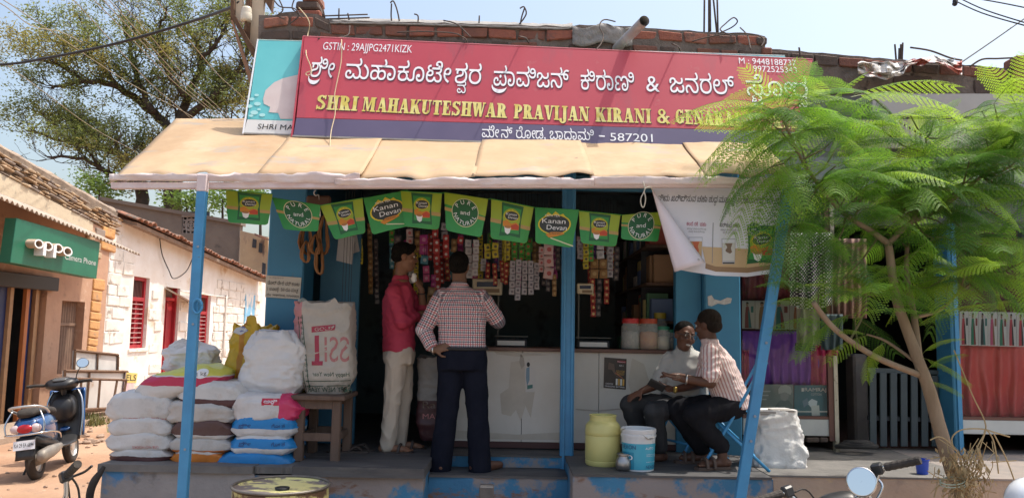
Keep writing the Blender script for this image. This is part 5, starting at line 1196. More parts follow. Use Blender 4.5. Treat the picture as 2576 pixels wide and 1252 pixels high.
# dry brush tied round the foot of the sapling
m_dry = mat('dry_straw',(.42,.31,.16),(.34,.25,.13),sc=9,rough=.8)
db = thing('dry_brush','bundle of dry thorny twigs tied round the foot of the sapling','dry brush',(P(2410,1240,5.2).x,5.2,0))
br_ = MB()
for pts in (([(2400,1130),(2395,1100),(2420,1080),(2470,1078),(2500,1086),(2540,1098)]),([(2420,1150),(2385,1110),(2362,1098),(2340,1106)]),([(2430,1190),(2460,1120),(2480,1070),(2445,990),(2400,880)]),([(2500,1090),(2530,1150),(2560,1230)]),([(2440,1200),(2470,1110),(2478,1080)]),([(2480,1078),(2500,1110),(2512,1190)]),([(2350,1250),(2358,1225),(2372,1216)])):
    br_.tube(catmull([P(*p,5.12) for p in pts],5),.0045,5)
for _ in range(150):
    u,v = rg.gauss(2425,30),rg.uniform(1135,1262); p = P(u,v,5.16 + rg.uniform(-.07,.07)); d = V((rg.gauss(0,.4),rg.gauss(0,.4),rg.uniform(-1,.6))).normalized(); br_.tube([p,p + d * rg.uniform(.03,.07) + V((rg.uniform(-.03,.03),0,0)),p + d * rg.uniform(.08,.16)],.0028,4,cap=False)
b_ = br_.build('twigs',m_dry,db); b_['kind'] = 'stuff'
lf = MB()
for _ in range(220):
    u,v = rg.gauss(2428,30),rg.uniform(1130,1262); p = P(u,v,5.13 + rg.uniform(-.08,.08)); a = V((rg.uniform(-.5,.5),rg.uniform(-.5,.5),-1)).normalized(); b = a.cross(V((rg.uniform(-1,1),rg.uniform(-1,1),0))).normalized(); s_ = rg.uniform(.012,.03)
    lf.add([p - a * s_,p + b * s_ * .4,p + a * s_,p - b * s_ * .4],[(0,1,2,3)])
b_ = lf.build('dry_leaves',m_dry,db); b_['kind'] = 'stuff'
mb = MB(); mb.tube(catmull([P(2398 + 34 * cos(a * .9),1205 + 12 * sin(a * .9) + a,5.12 - .05 * sin(a * .9)) for a in range(16)],3),.004,4); mb.build('tie_string',mat('pale_green_string',(.36,.40,.30),rough=.7),db)

# ================================================================== PATCHES FOR PRINTS
from mathutils.bvhtree import BVHTree
class Patch:
    """four world corners TL TR BR BL; w(a, b) with a to the right and b up, both 0..1"""
    def __init__(s,A,B,C,D,bulge=0.,ph=0.):
        s.c = [V(x) for x in (A,B,C,D)]; s.n = (s.c[1] - s.c[0]).cross(s.c[0] - s.c[3]).normalized(); s.n = -s.n if s.n.dot(C0 - s.c[0]) < 0 else s.n
        s.bulge = bulge; s.ph = ph; s.W = (s.c[1] - s.c[0]).length; s.H = (s.c[0] - s.c[3]).length
    def w(s,a,b,off=0.):
        A,B,C,D = s.c; p = D.lerp(C,a).lerp(A.lerp(B,a),b)
        return p + s.n * (off + s.bulge * sin(a * 2 * pi + s.ph + b * 1.3) * (1.1 - b))
def subdiv(v,f,mx):
    v = list(v); out = []; st = list(f); mid = {}
    while st:
        t = st.pop(); e = [(t[i],t[(i + 1) % 3]) for i in range(3)]
        L = [((v[a][0] - v[b][0]) ** 2 + (v[a][1] - v[b][1]) ** 2) for a,b in e]; k = L.index(max(L))
        if L[k] <= mx * mx: out.append(t); continue
        a,b = e[k]; c = t[(k + 2) % 3]; key = (min(a,b),max(a,b))
        if key not in mid: v.append(((v[a][0] + v[b][0]) / 2,(v[a][1] + v[b][1]) / 2)); mid[key] = len(v) - 1
        m_ = mid[key]; st += [(a,m_,c),(m_,b,c)]
    return v,out
def pfill(pt,poly,m,par,off=.002,name='print',mx=.2):
    v,f = winding_tris([poly]); v,f = subdiv(v,f,mx) if pt.bulge else (v,f)
    return MB().add([pt.w(a,b,off) for a,b in v],f).build(name,m,par)
def ell(cx,cy,rx,ry,n=22,rot=0.): return [(cx + rx * cos(2 * pi * i / n) * cos(rot) - ry * sin(2 * pi * i / n) * sin(rot),cy + rx * cos(2 * pi * i / n) * sin(rot) + ry * sin(2 * pi * i / n) * cos(rot)) for i in range(n)]
def ptext(pt,text,x0,x1,y,h,m,par,off=.004,bold=0.,slope=0.,shear=0.,name='lettering',bvh=None,fn=None,back=False):
    v,f,w = layout(text,bold) if fn is None else fn(text)
    xs = [q[0] for q in v]; a,b = min(xs),max(xs); k = h / .7
    vs = []
    for q in v:
        t = (q[0] - a) / (b - a); t = 1 - t if back else t
        vs.append(pt.w(x0 + (x1 - x0) * t + shear * q[1] * k,y + slope * t + q[1] * k,off))
    if bvh is not None: vs = [snap(bvh,p) for p in vs]
    return MB().add(vs,f).build(name,m,par)
def snap(bvh,p,d=V((0,1,0)),off=.003):
    h = bvh.ray_cast(p - d * 1.0,d,3.0)[0]
    return (h - d * off) if h is not None else p
def dfill(bvh,pt,poly,m,par,name='print',mx=.06,off=.002):
    v,f = winding_tris([poly]); v,f = subdiv(v,f,mx); return MB().add([snap(bvh,pt.w(a,b),off=off) for a,b in v],f).build(name,m,par)

# ================================================================== SACKS
def band_mat(name,base,bands,base2=None,rough=.5,bump=.3):
    """woven sack: bands = (axis, lo, hi, colour) in metres from the sack's own base centre, wobbling edges"""
    if name in MATS: return MATS[name]
    m = mat(name,base,base2 or tuple(c * .86 for c in base),sc=6,rough=rough,bump=bump,bsc=17,stains=[(tuple(c * .62 for c in base),5.,.58,.16),(tuple(c * y for c,y in zip(base,(.72,.6,.5))),2.2,.62,.14)])
    N,L,b = nodes_of(m); src = b.inputs['Base Color'].links[0].from_socket
    tc = N.new('ShaderNodeTexCoord'); sx = N.new('ShaderNodeSeparateXYZ'); L.new(tc.outputs['Object'],sx.inputs[0])
    nz = N.new('ShaderNodeTexNoise'); nz.inputs['Scale'].default_value = 9; L.new(tc.outputs['Object'],nz.inputs['Vector'])
    for ax,lo,hi,col in bands:
        ad = N.new('ShaderNodeMath'); ad.operation = 'MULTIPLY_ADD'; ad.inputs[1].default_value = .028; L.new(nz.outputs['Fac'],ad.inputs[0]); L.new(sx.outputs['XYZ'.index(ax)],ad.inputs[2])
        cp = N.new('ShaderNodeMath'); cp.operation = 'COMPARE'; cp.inputs[1].default_value = (lo + hi) / 2 + .014; cp.inputs[2].default_value = (hi - lo) / 2; L.new(ad.outputs[0],cp.inputs[0])
        mx = N.new('ShaderNodeMix'); mx.data_type = 'RGBA'; L.new(cp.outputs[0],mx.inputs[0]); L.new(src,mx.inputs[6]); mx.inputs[7].default_value = (*col,1); src = mx.outputs[2]
    L.new(src,b.inputs['Base Color']); return m
KS = 5.95 / FOC
def lying(u0,v0,u1,v1,m,label,seed,Y=6.14,depth=.44,e=.42,wr=.014,sag=.02,tilt=0.,yaw=0.,group='sacks stacked on the platform',extra=1.10):
    uc = (u0 + u1) / 2; b = P(uc,v1,Y - depth / 2 + .02); c = V((b.x,Y,b.z))
    mb = sackfn((0,0,0),(u1 - u0) * KS * 1.02,depth,(v1 - v0) * KS * extra,seed,e,sag,wr)
    # pinched corners like a sewn bag
    for p in mb.v:
        ax = abs(p.x) / ((u1 - u0) * KS / 2); ay = abs(p.y) / (depth / 2)
        if ax > .74: p.z = p.z + (.42 * (v1 - v0) * KS - p.z) * .72 * min(1,(ax - .74) * 3.4) * (.55 + .45 * ay); p.x *= 1 + .05 * max(0,ax - .8) / .2
    R = rotm('Y',-tilt) @ rotm('Z',yaw)
    mb.v = [c + R @ p for p in mb.v]
    o = mb.build('sack',m,None,smooth=True,org=c); tag(o,label,'sack',group)
    return o,BVHTree.FromPolygons(mb.v,mb.f),c
WH = (.64,.63,.62); MAR = (.085,.032,.035); BLU = (.015,.22,.55); RED = (.50,.03,.09)
mw = band_mat('white_woven_sack',WH,[]); mw2 = band_mat('dingy_white_sack',(.54,.52,.50),[])
m_redtxt = mat('faded_red_ink',(.55,.16,.16),rough=.6); m_navytxt = mat('navy_ink',(.03,.05,.16),rough=.6)
lying(264,1131,423,1167,band_mat('maroon_white_sack',(.60,.58,.57),[('Z',-.1,.058,MAR)]),'maroon and white sack at the bottom, under the red inked white sacks',1)
s2,b2_,c2_ = lying(258,1089,424,1138,mw,'white sack with small red ink marks second in its stack',2)
lying(266,1050,427,1100,mw,'plain white sack lying between two sacks with red ink',3)
s4,b4_,c4_ = lying(260,994,431,1063,mw,'plump white sack with upside-down red lettering, directly under the tilted red sack',4)
def uvpatch(u0,v0,u1,v1,Y=5.9,dv=0.): return Patch(P(u0,v0,Y),P(u1,v0 + dv,Y),P(u1,v1 + dv,Y),P(u0,v1,Y))
pt = uvpatch(300,1040,425,1052)
ptext(pt,'USE NO HOOKS',.75,.05,.1,-.62,m_redtxt,s4,bvh=b4_,bold=.02); pt = uvpatch(330,1052,440,1061); ptext(pt,'www.seeds.in',.8,.0,.9,-.7,m_redtxt,s4,bvh=b4_,bold=.02)
pt = uvpatch(325,1121,410,1131); ptext(pt,'USE NO HOOKS',.8,.05,.9,-.7,m_redtxt,s2,bvh=b2_,bold=.02)
lying(425,1133,556,1170,band_mat('orange_sack',(.62,.20,.03),[('Z',.085,.3,(.55,.50,.46))]),'orange sack at the bottom of the brown bagged stack',5)
lying(421,1101,575,1140,band_mat('grey_orange_edge_sack',(.50,.48,.46),[('Z',-.1,.025,(.58,.17,.03))]),'dingy grey sack with orange lower edge above the orange one',6)
lying(427,1058,579,1109,band_mat('brown_sack',(.11,.055,.05),[('Z',-.1,.045,(.56,.54,.52))]),'dark brown sack with white lower edge mid stack',7)
lying(404,1012,592,1066,mw2,'wrinkled dingy white sack with a loose flap above the dark brown one',8,wr=.024)
lying(438,964,606,1026,band_mat('white_top_maroon_front_sack',(.64,.63,.62),[('Z',-.1,.065,MAR)]),'white topped sack with maroon front edge behind the pole',9,tilt=-3)
lying(545,1140,728,1183,band_mat('blue_sack_low',BLU,[('Z',-.1,.04,(.60,.60,.60))],rough=.4),'crumpled bright blue sack at the bottom beside the stool',10)
s12,b12,c12 = lying(573,1096,731,1146,band_mat('blue_white_sack',(.62,.62,.63),[('Z',.055,.125,BLU)],rough=.4),'blue fronted white sack, the lower of two alike',11)
s13,b13,c13 = lying(579,1046,737,1104,band_mat('blue_white_sack_top',(.62,.62,.63),[('Z',.075,.16,BLU)],rough=.4),'blue fronted white sack, the upper of two alike',12)
for so,bv,v in ((s12,b12,1108),(s13,b13,1062)):
    pt = uvpatch(590,v,720,v + 14); ptext(pt,'ಶ್ರೀ',.05,.3,.1,.6,m_navytxt,so,bvh=bv,bold=.01); ptext(pt,'ಗೋ ಶ',.7,.95,0,.6,m_navytxt,so,bvh=bv,bold=.02)
s14,b14,c14 = lying(577,997,743,1070,band_mat('white_pink_sack',(.66,.64,.64),[('X',.12,.4,(.58,.04,.13))],rough=.42),'glossy white sack with pink red corner beside the stool top',13,wr=.02)
pt = uvpatch(655,1000,700,1022); dfill(b14,pt,[(0,.1),(1,.1),(1,.9),(0,.9)],mat('red_ink_panel',(.55,.03,.07),rough=.5),s14); ptext(pt,'ಅಕ್ಕಿ',.12,.88,.35,.4,m_white,s14,bvh=b14,bold=.02)
s5,b5_,c5 = lying(336,925,556,1000,band_mat('red_stripe_rice_sack',(.64,.62,.60),[('Z',.085,.155,RED),('Z',.165,.3,(.60,.58,.10))],rough=.4),'tilted white sack with red stripe lettered 1 kg leaning on the stack',14,tilt=14,extra=.95,e=.5)
pt = uvpatch(488,930,520,955,dv=-6); dfill(b5_,pt,ell(.5,.5,.5,.5),m_white,s5); ptext(pt,'1 kg',.14,.86,.3,.4,m_black,s5,bvh=b5_,bold=.02)
# upright sacks
def upright(u0,v0,u1,v1,m,label,seed,Y=6.2,depth=.3,e=.6,wr=.03,lean=(0,0),neck=0.,top_open=False):
    uc = (u0 + u1) / 2; b = P(uc,v1,Y - depth / 2 + .03); c = V((b.x,Y,b.z)); k = (Y - depth / 2) / FOC; W,H = (u1 - u0) * k,(v1 - v0) * k
    mb = MB(); nu,nv = 84,48
    def sp(x,p): return math.copysign(abs(x) ** p,x)
    def g(a,b_):
        t = 2 * pi * a; prof = min(1,(.62 + 1.9 * b_) if b_ < .2 else 1.0) * (1 - neck * max(0,(b_ - .72) / .28) ** 1.5)
        x = sp(cos(t),e) * W / 2 * prof; y = sp(sin(t),e) * depth / 2 * prof; z = b_ * H
        n1 = noise.noise(V((x * 6 + seed,y * 6,z * 5))) ; n2 = noise.noise(V((x * 15 + seed,y * 15,z * 9)))
        k_ = (wr * (n1 + .4 * n2) + crease(V((x,y,z)),seed,.012 + wr * .25)) * (1 if b_ > .02 else 0); d = V((cos(t),sin(t),0))
        top = .04 * noise.noise(V((cos(t) * 2 + seed,sin(t) * 2,1))) * b_ ** 4 + (.035 * noise.noise(V((cos(t) * 5,sin(t) * 5,seed))) * b_ ** 6)
        return c + V((x,y,z)) + d * k_ + V((lean[0] * z,lean[1] * z,top))
    mb.grid(g,nu,nv)
    if top_open: mb.grid(lambda a,b_: g(a,1).lerp(c + V((lean[0] * H,lean[1] * H,H * .86)),b_),nu,4)
    else: mb.grid(lambda a,b_: g(a,1).lerp(c + V((lean[0] * H,lean[1] * H,H * 1.02)),b_),nu,4)
    mb.grid(lambda a,b_: g(a,0).lerp(c,b_),nu,1)
    o = mb.build('sack',m,None,smooth=True,org=c); tag(o,label,'sack','upright sacks on the platform'); return o,BVHTree.FromPolygons(mb.v,mb.f),c
oy,by_,_ = upright(552,822,660,974,band_mat('yellow_woven_sack',(.56,.36,.02),[('X',-.03,.012,(.46,.20,.02))]),'tall yellow woven sack with orange stripe standing behind the white one',31,Y=6.42,depth=.28,lean=(.12,.03),top_open=True)
mb = MB(); mb.grid(lambda a,b: P(600 + 66 * a,838 - 34 * sin(pi * a) * (1 - b) - (12 if .3 < a < .7 else 0) * (1 - b) + 16 * b + 5 * noise.noise(V((a * 8,b * 4,1))),6.32 + .1 * sin(a * 7) * .5),24,8); mb.build('sack_mouth',band_mat('yellow_woven_sack',None,[]),oy,smooth=True,solid=.004)
pt = uvpatch(586,820,625,842,6.3); MB().add([pt.w(a,b) + V((0,.02 * noise.noise(V((a * 4,b * 4,1))),0)) for a,b in ((0,.3),(.5,0),(1,.5),(.7,1),(.2,.8))],[(0,1,2),(0,2,3),(0,3,4)]).build('packet',mat('blue_white_packet',(.55,.57,.62),(.08,.12,.36),sc=20,rough=.35,lo=.5,hi=.55),oy)
upright(600,836,748,1006,mat('white_plain_sack',(.68,.67,.67),(.60,.59,.59),sc=4,rough=.55,bump=.3,bsc=10),'big crumpled plain white sack standing on the glossy white sack',33,Y=6.2,depth=.34,e=.55,wr=.045,neck=.35,lean=(.03,0))
upright(404,862,532,945,mat('white_plain_sack'),'half empty white sack slumped behind the tilted red sack',35,Y=6.45,depth=.26,e=.6,wr=.06,neck=.75)
upright(526,926,560,968,mat('mustard_bag',(.40,.25,.04),(.30,.18,.04),sc=8,rough=.6),'small mustard bag tucked behind the yellow sack',37,Y=6.4,depth=.16,wr=.03,neck=.3)
upright(738,905,772,1000,mat('soft_yellow_bag',(.56,.48,.08),(.48,.40,.06),sc=8,rough=.5),'soft yellow bag squeezed behind the big white sack and stool',38,Y=6.4,depth=.2,wr=.03,neck=.2)
m_rice = band_mat('printed_rice_sack',(.46,.42,.37),[('X',-.32,-.185,(.46,.20,.21))],bump=.35)
oi,bi,ci = upright(738,764,886,998,m_rice,'large printed rice sack with faded red letters standing on the wooden stool',41,Y=6.28,depth=.32,e=.6,wr=.014,lean=(-.06,0))
m_fr = mat('faded_red_print',(.36,.045,.08),rough=.7); m_fg = mat('dark_green_print',(.035,.09,.06),rough=.7)
pt = uvpatch(768,812,880,990,6.1)
dfill(bi,pt,[(.13,.865),(.66,.90),(.66,.98),(.13,.95)],m_fr,oi); ptext(pt,'GOLD',.2,.6,.885,.05,mat('sack_tan',(.46,.42,.37),rough=.7),oi,bvh=bi,bold=.02,slope=.02)
dfill(bi,pt,[(.20,.82),(.30,.825),(.30,.46),(.38,.46),(.38,.40),(.13,.40),(.13,.46),(.20,.46)],m_fr,oi); ptext(pt,'SSI',.95,.42,.45,.36,mat('pale_red_print',(.42,.17,.17),rough=.7),oi,bvh=bi,bold=.04)
ptext(pt,'HAPPY NEW YEAR',1.05,.0,.02,.07,m_fg,oi,bvh=bi,bold=.02); ptext(pt,'Happy New Year',.95,.15,.24,.06,m_fg,oi,bvh=bi,bold=.0,slope=.01)
dfill(bi,pt,[(-.02,.18),(1.0,.185),(1.0,.175),(-.02,.17)],m_fg,oi); dfill(bi,pt,[(-.04,.11),(1.02,.115),(1.02,.105),(-.04,.1)],m_fg,oi)
pt = uvpatch(745,785,772,985,6.1); dfill(bi,pt,[(.0,.95),(.07,.95),(.75,.02),(.68,.02)],m_fg,oi); dfill(bi,pt,[(.42,.97),(.49,.97),(1.15,.02),(1.08,.02)],m_fg,oi)
for k in range(14): ptext(Patch(*[P(750 + k * 1.45 + a,792 + k * 13.4 + b,6.1) for a,b in ((0,0),(9,0),(9,9),(0,9))]),'ಅಕಟರಮನ'[k % 6],.1,.9,.1,.7,m_fg,oi,bvh=bi)
mb = MB(); mb.grid(lambda a,b: P(740 + 62 * a + 5 * noise.noise(V((a * 6,b * 5,4))),790 - b * (34 * sin(pi * min(1,a * 1.2 + .1)) + 8) + 4 * noise.noise(V((a * 9,b * 6,2))),6.2 - .06 * sin(pi * a)),22,8); mb.build('sack_mouth',mat('torn_film',(.40,.40,.38),(.12,.16,.14),sc=18,rough=.4),oi,smooth=True,solid=.003)
# wooden stool
st = thing('wooden_stool','tall rough wooden stool carrying the printed rice sack','stool',(P(800,1170,6.0).x,6.2,ZF))
m_wood = mat('worn_brown_wood',(.10,.062,.045),(.145,.095,.07),sc=4,rough=.8,bump=.35,bsc=14,stretch=(3,3,.6),stains=[((.10,.065,.05),6.,.6,.12)])
xs0,xs1 = xat(741,1050,6.02),xat(833,1050,6.02); zt = P(790,995,5.98).z
MB().bx(xs0 - .03,xs1 + .10,5.99,6.52,zt - .035,zt).build('seat',m_wood,st,bevel=.006)
for x in (xs0,xs1):
    for y in (6.02,6.44): MB().box((x + .035,y + .03,(ZF + zt - .035) / 2),(.068,.06,zt - .035 - ZF),None,0,.92).build('leg',m_wood,st,bevel=.005)
for y in (6.03,6.45): MB().bx(xs0 + .06,xs1 + .01,y,y + .03,zt - .10,zt - .036).build('apron',m_wood,st); MB().bx(xs0 + .06,xs1 + .01,y,y + .035,ZF + .15,ZF + .21).build('stretcher',m_wood,st,bevel=.004)
for x in (xs0 + .02,xs1 + .02): MB().bx(x,x + .03,6.08,6.46,ZF + .15,ZF + .2).build('stretcher',m_wood,st,bevel=.004)

# ================================================================== BARREL, CONTAINERS
q = P(708,1216,5.1); r = 116 * 5.1 / FOC; zt = q.z
ba = thing('oil_drum','battered pale yellow oil drum standing in front of the platform','drum',(q.x,q.y,0))
m_drum = mat('peeling_yellow_drum',(.60,.55,.22),(.54,.48,.18),sc=4,rough=.5,bump=.2,bsc=20,stains=[((.12,.065,.035),3.6,.50,.05),((.15,.13,.12),9.,.62,.04)])
m_drumtop = mat('peeling_yellow_lid',(.64,.60,.27),(.58,.53,.22),sc=3,rough=.5,bump=.15,stains=[((.17,.14,.13),3.,.50,.04,(1,2.2,1)),((.12,.07,.04),9.,.68,.03)])
MB().lathe([(r * .985,0.02),(r * .985,zt * .33),(r * 1.02,zt * .345),(r * .985,zt * .36),(r * .985,zt * .66),(r * 1.02,zt * .675),(r * .985,zt * .69),(r * .985,zt - .02)],(q.x,q.y,0),48,cap=False).build('shell',m_drum,ba,smooth=True,autosm=40)
MB().lathe([(.001,zt - .022),(r * .55,zt - .018),(r * .95,zt - .022),(r * .975,zt - .012)],(q.x,q.y,0),48,cap=False).build('lid',m_drumtop,ba,smooth=True)
MB().tube([V((q.x + r * cos(2 * pi * i / 48),q.y + r * sin(2 * pi * i / 48),zt - .006)) for i in range(49)],.009,6,cap=False).build('rim',mat('dark_steel_rim',(.14,.12,.11),(.22,.2,.17),sc=12,rough=.5,metal=.5),ba,smooth=True)
bc = P(718,1228,5.1); bx_,by2 = q.x + .03,q.y - r * .28
MB().lathe([(.042,-.003),(.045,.014),(.036,.016),(.032,.004),(.001,.004)],(bx_,by2,zt - .018),20,cap=False).build('bung',mat('dark_bung',(.03,.03,.03),rough=.5,metal=.5),ba,smooth=True)
q = P(1224,1222,4.95); tag(MB().bx(q.x - .045,q.x + .045,4.95,5.04,0,q.z).build('short_post',mat('dark_stone_post',(.045,.042,.045),(.09,.085,.085),sc=9,rough=.6,bump=.3),bevel=.008),'short dark square post standing before the shop steps','post')
# yellow plastic drum
q = P(1516,1171,6.1); k = 6.1 / FOC
yd = thing('plastic_drum','pale yellow plastic water drum with wide neck on the platform','drum',(q.x,6.1,ZF))
m_yp = mat('pale_yellow_plastic',(.62,.57,.22),(.58,.52,.19),sc=4,rough=.4,stains=[((.48,.42,.18),3.,.62,.15)])
MB().lathe([(.001,0),(40 * k,0),(43 * k,5 * k),(43 * k,12 * k),(42 * k,13 * k),(43.5 * k,16 * k),(43.5 * k,70 * k),(42.5 * k,72 * k),(44 * k,75 * k),(44 * k,84 * k),(43 * k,86 * k),(43 * k,94 * k),(39 * k,101 * k),(33 * k,106 * k),(32 * k,118 * k),(34 * k,118.5 * k),(34 * k,121 * k),(30 * k,121 * k),(29.5 * k,104 * k),(.001,100 * k)],(q.x,6.1,ZF + .005),40,cap=False).build('body',m_yp,yd,smooth=True,autosm=35)
# paint bucket
q = P(1606,1182,5.92); k = 5.92 / FOC
bu = thing('paint_bucket','white and blue paint bucket lettered NEXON on the platform edge','bucket',(q.x,5.92,ZF))
H = 100 * k
m_bk = mat('white_bucket_plastic',(.66,.67,.68),rough=.35)
prof = [(.001,0),(37 * k,0),(41.5 * k,80 * k),(43.5 * k,80 * k),(43.5 * k,86 * k),(42 * k,87 * k),(43.5 * k,92 * k),(43.5 * k,98 * k),(42 * k,100 * k),(40.5 * k,98 * k),(36 * k,4 * k),(.001,4 * k)]
MB().lathe(prof,(q.x,5.92,ZF + .006),40,cap=False).build('body',m_bk,bu,smooth=True,autosm=35)
def wrap(a0,a1,z0,z1,m,off=.0015,n=24,name='label'):
    def g(a,b):
        z = z0 + (z1 - z0) * b; rr = (37 + 4.5 * z / 80) * k + off; t = radians(a0 + (a1 - a0) * a); return V((q.x + rr * cos(t),5.92 + rr * sin(t),ZF + .006 + z * k))
    return MB().grid(g,n,2).build(name,m,bu,smooth=True)
wrap(180,360,4,66,mat('cyan_label',(.06,.40,.55),rough=.35)); wrap(185,245,4,45,mat('teal_label',(.02,.26,.40),rough=.35),.003)
class Cyl:
    def __init__(s): s.bulge = 0
    def w(s,a,b,off=0.):
        z = b * 80; rr = (37 + 4.5 * z / 80) * k + .003 + off; t = radians(180 + 180 * a); return V((q.x + rr * cos(t),5.92 + rr * sin(t),ZF + .006 + z * k))
cy = Cyl()
ptext(cy,'NEXON',.08,.40,.66,.12,m_navytxt,bu,bold=.03); ptext(cy,'NEXON',.60,.84,.10,.09,m_navytxt,bu,bold=.03); ptext(cy,'AUTO',.58,.76,.66,.07,m_white,bu,bold=.02); ptext(cy,'70',.1,.34,.34,.14,m_white,bu,bold=.03)
for b in (.5,.45,.28): ptext(cy,'wood coat primer',.6,.85,b,.03,m_white,bu)
MB().tube(catmull([V((q.x - 43 * k,5.92,ZF + 88 * k)),V((q.x - 38 * k,5.86,ZF + 101 * k)),V((q.x,5.80,ZF + 92 * k)),V((q.x + 20 * k,5.80,ZF + 80 * k)),V((q.x + 43 * k,5.9,ZF + 86 * k))],6),.004,6).build('handle',mat('bright_steel',(.6,.6,.6),rough=.3,metal=1.),bu,smooth=True)
q2 = P(1568,1182,5.85); k2 = 5.85 / FOC
po = thing('steel_pot','small round steel pot beside the paint bucket','pot',(q2.x,5.85,ZF)); MB().lathe([(.001,0),(12 * k2,0),(18 * k2,6 * k2),(19.5 * k2,16 * k2),(18 * k2,26 * k2),(13 * k2,33 * k2),(12 * k2,36 * k2),(17 * k2,41 * k2),(16 * k2,42 * k2),(11 * k2,36 * k2),(.001,34 * k2)],(q2.x,5.85,ZF + .006),32,cap=False).build('body',mat('dull_aluminium',(.42,.40,.39),(.34,.33,.32),sc=6,rough=.38,metal=.9),po,smooth=True)
MB().lathe([(.001,0),(12.2 * k2,0),(12.2 * k2,3 * k2),(.001,5 * k2)],(q2.x,5.85,ZF + .006 + 37 * k2),24,cap=False).build('lid',mat('dull_aluminium'),po,smooth=True)

# ================================================================== COUNTER
YC = 6.82
ct = thing('shop_counter','white fronted shop counter with brown wooden top and torn stains','counter',(P(1430,1110,YC).x,YC,ZF))
xc0,xc1 = xat(1120,1000,YC),xat(1700,1000,YC); zc = P(1400,884,YC).z; zb = P(1400,1112,YC).z
m_cfront = mat('grimy_white_laminate',(.62,.60,.56),(.55,.52,.47),sc=2,rough=.55,stains=[((.44,.40,.34),2.4,.60,.10),((.34,.29,.24),14.,.74,.03)])
ww = (xc1 - xc0) / 3
for i in range(3): MB().bx(xc0 + i * ww,xc0 + (i + 1) * ww - .004,YC,YC + .02,zb,zc).build('front_panel',m_cfront,ct,bevel=.002)
MB().bx(xc0,xc1,YC + .02,YC + .6,ZF,zc - .001).build('carcass',m_dark,ct)
MB().bx(xc0 - .02,xc1 + .02,YC - .04,YC + .62,zc,zc + .03).build('counter_top',mat('brown_counter_wood',(.10,.045,.035),(.13,.06,.045),sc=4,rough=.35),ct,bevel=.004)
MB().bx(xc0,xc1,YC - .008,YC + .02,zb - .05,zb - .001).build('skirting',mat('dark_red_skirting',(.075,.03,.03),rough=.6),ct)
pc = Plane((xc0,YC,zb),(1,0,0),(0,-1,0))
m_peel = mat('bare_grey_patch',(.42,.38,.33),(.36,.33,.29),sc=5,rough=.8); m_peel2 = mat('pale_glue_patch',(.53,.49,.43),(.47,.43,.37),sc=6,rough=.7)
flat(pc,[(1285,910),(1318,905),(1322,960),(1345,985),(1335,1050),(1322,1020),(1310,1058),(1298,1030),(1285,1046),(1262,1040),(1258,990),(1280,975)],m_peel2,ct)
flat(pc,[(1310,890),(1318,900),(1320,918),(1312,928),(1306,910)],m_peel,ct,.005); flat(pc,[(1240,880),(1300,886),(1380,892),(1300,896),(1250,890)],m_peel2,ct,.005)
flat(pc,[(1590,900),(1620,915),(1640,980),(1625,1040),(1596,1020),(1580,960)],m_peel2,ct)
flat(pc,[(1448,1027),(1500,1031),(1560,1026),(1640,1033),(1640,1035),(1560,1029),(1500,1034),(1448,1030)],m_peel,ct,.004)
flat(pc,[(1130,1080),(1300,1092),(1420,1086),(1420,1106),(1130,1102)],m_peel2,ct,.002)
tp = thing('torn_poster','torn remnant of a printed figure stuck on the counter front','poster',tuple(pc.w(*pc.st(1330,980))))
flat(pc,[(1322,912),(1330,905),(1336,918),(1348,935),(1346,952),(1344,985),(1322,985),(1320,940)],mat('torn_poster_paper',(.58,.56,.53),rough=.7),tp,.007,'sheet')
flat(pc,[(1324,925),(1332,922),(1332,955),(1326,970),(1323,950)],mat('print_blue_grey'),tp,.009); flat(pc,[(1326,968),(1340,966),(1340,975),(1326,978)],mat('printed_teal'),tp,.009); flat(pc,ell(1329,916,4,6),m_black,tp,.009)
# batteries poster
gp = thing('battery_poster','black battery poster reading GO FOR GOLD pasted on the counter','poster',tuple(pc.w(*pc.st(1546,980))))
A_,B__,C_,D_ = [pc.w(*pc.st(*p),.006) for p in ((1520,898),(1576,902),(1574,979),(1518,974))]
MB().quad(A_,B__,C_,D_,.002,pc.n).build('sheet',mat('black_poster_paper',(.022,.02,.02),(.05,.04,.035),sc=9,rough=.4),gp); gpt = Patch(A_,B__,C_,D_)
m_au = mat('gold_print',(.60,.36,.08),rough=.5)
pfill(gpt,[(.58,.93),(.97,.93),(.97,.86),(.58,.86)],mat('dark_red_print',(.28,.02,.03),rough=.5),gp); ptext(gpt,'Panasonic',.6,.95,.875,.04,m_white,gp,bold=.02)
ptext(gpt,'GO FOR',.55,.93,.54,.07,m_au,gp,bold=.03); ptext(gpt,'GOLD',.60,.90,.46,.07,m_au,gp,bold=.03); ptext(gpt,'NO.1',.68,.86,.74,.05,m_white,gp)
ptext(gpt,'I CHOOSE',.07,.42,.12,.05,m_white,gp,bold=.02); ptext(gpt,'PANASONIC BATTERIES',.06,.94,.04,.05,m_white,gp,bold=.02)
pfill(gpt,[(.2,.85),(.45,.8),(.5,.6),(.55,.4),(.8,.36),(.5,.45),(.35,.6),(.18,.62)],mat('dim_figure_print',(.13,.09,.07),rough=.5),gp); pfill(gpt,[(.5,.55),(.85,.37),(.86,.34),(.5,.5)],mat('printed_rust'),gp)
for kk in range(4): pfill(gpt,[(.54 + kk * .1,.12),(.62 + kk * .1,.12),(.62 + kk * .1,.33),(.54 + kk * .1,.33)],m_au if kk % 2 else m_offwhite,gp,.003)
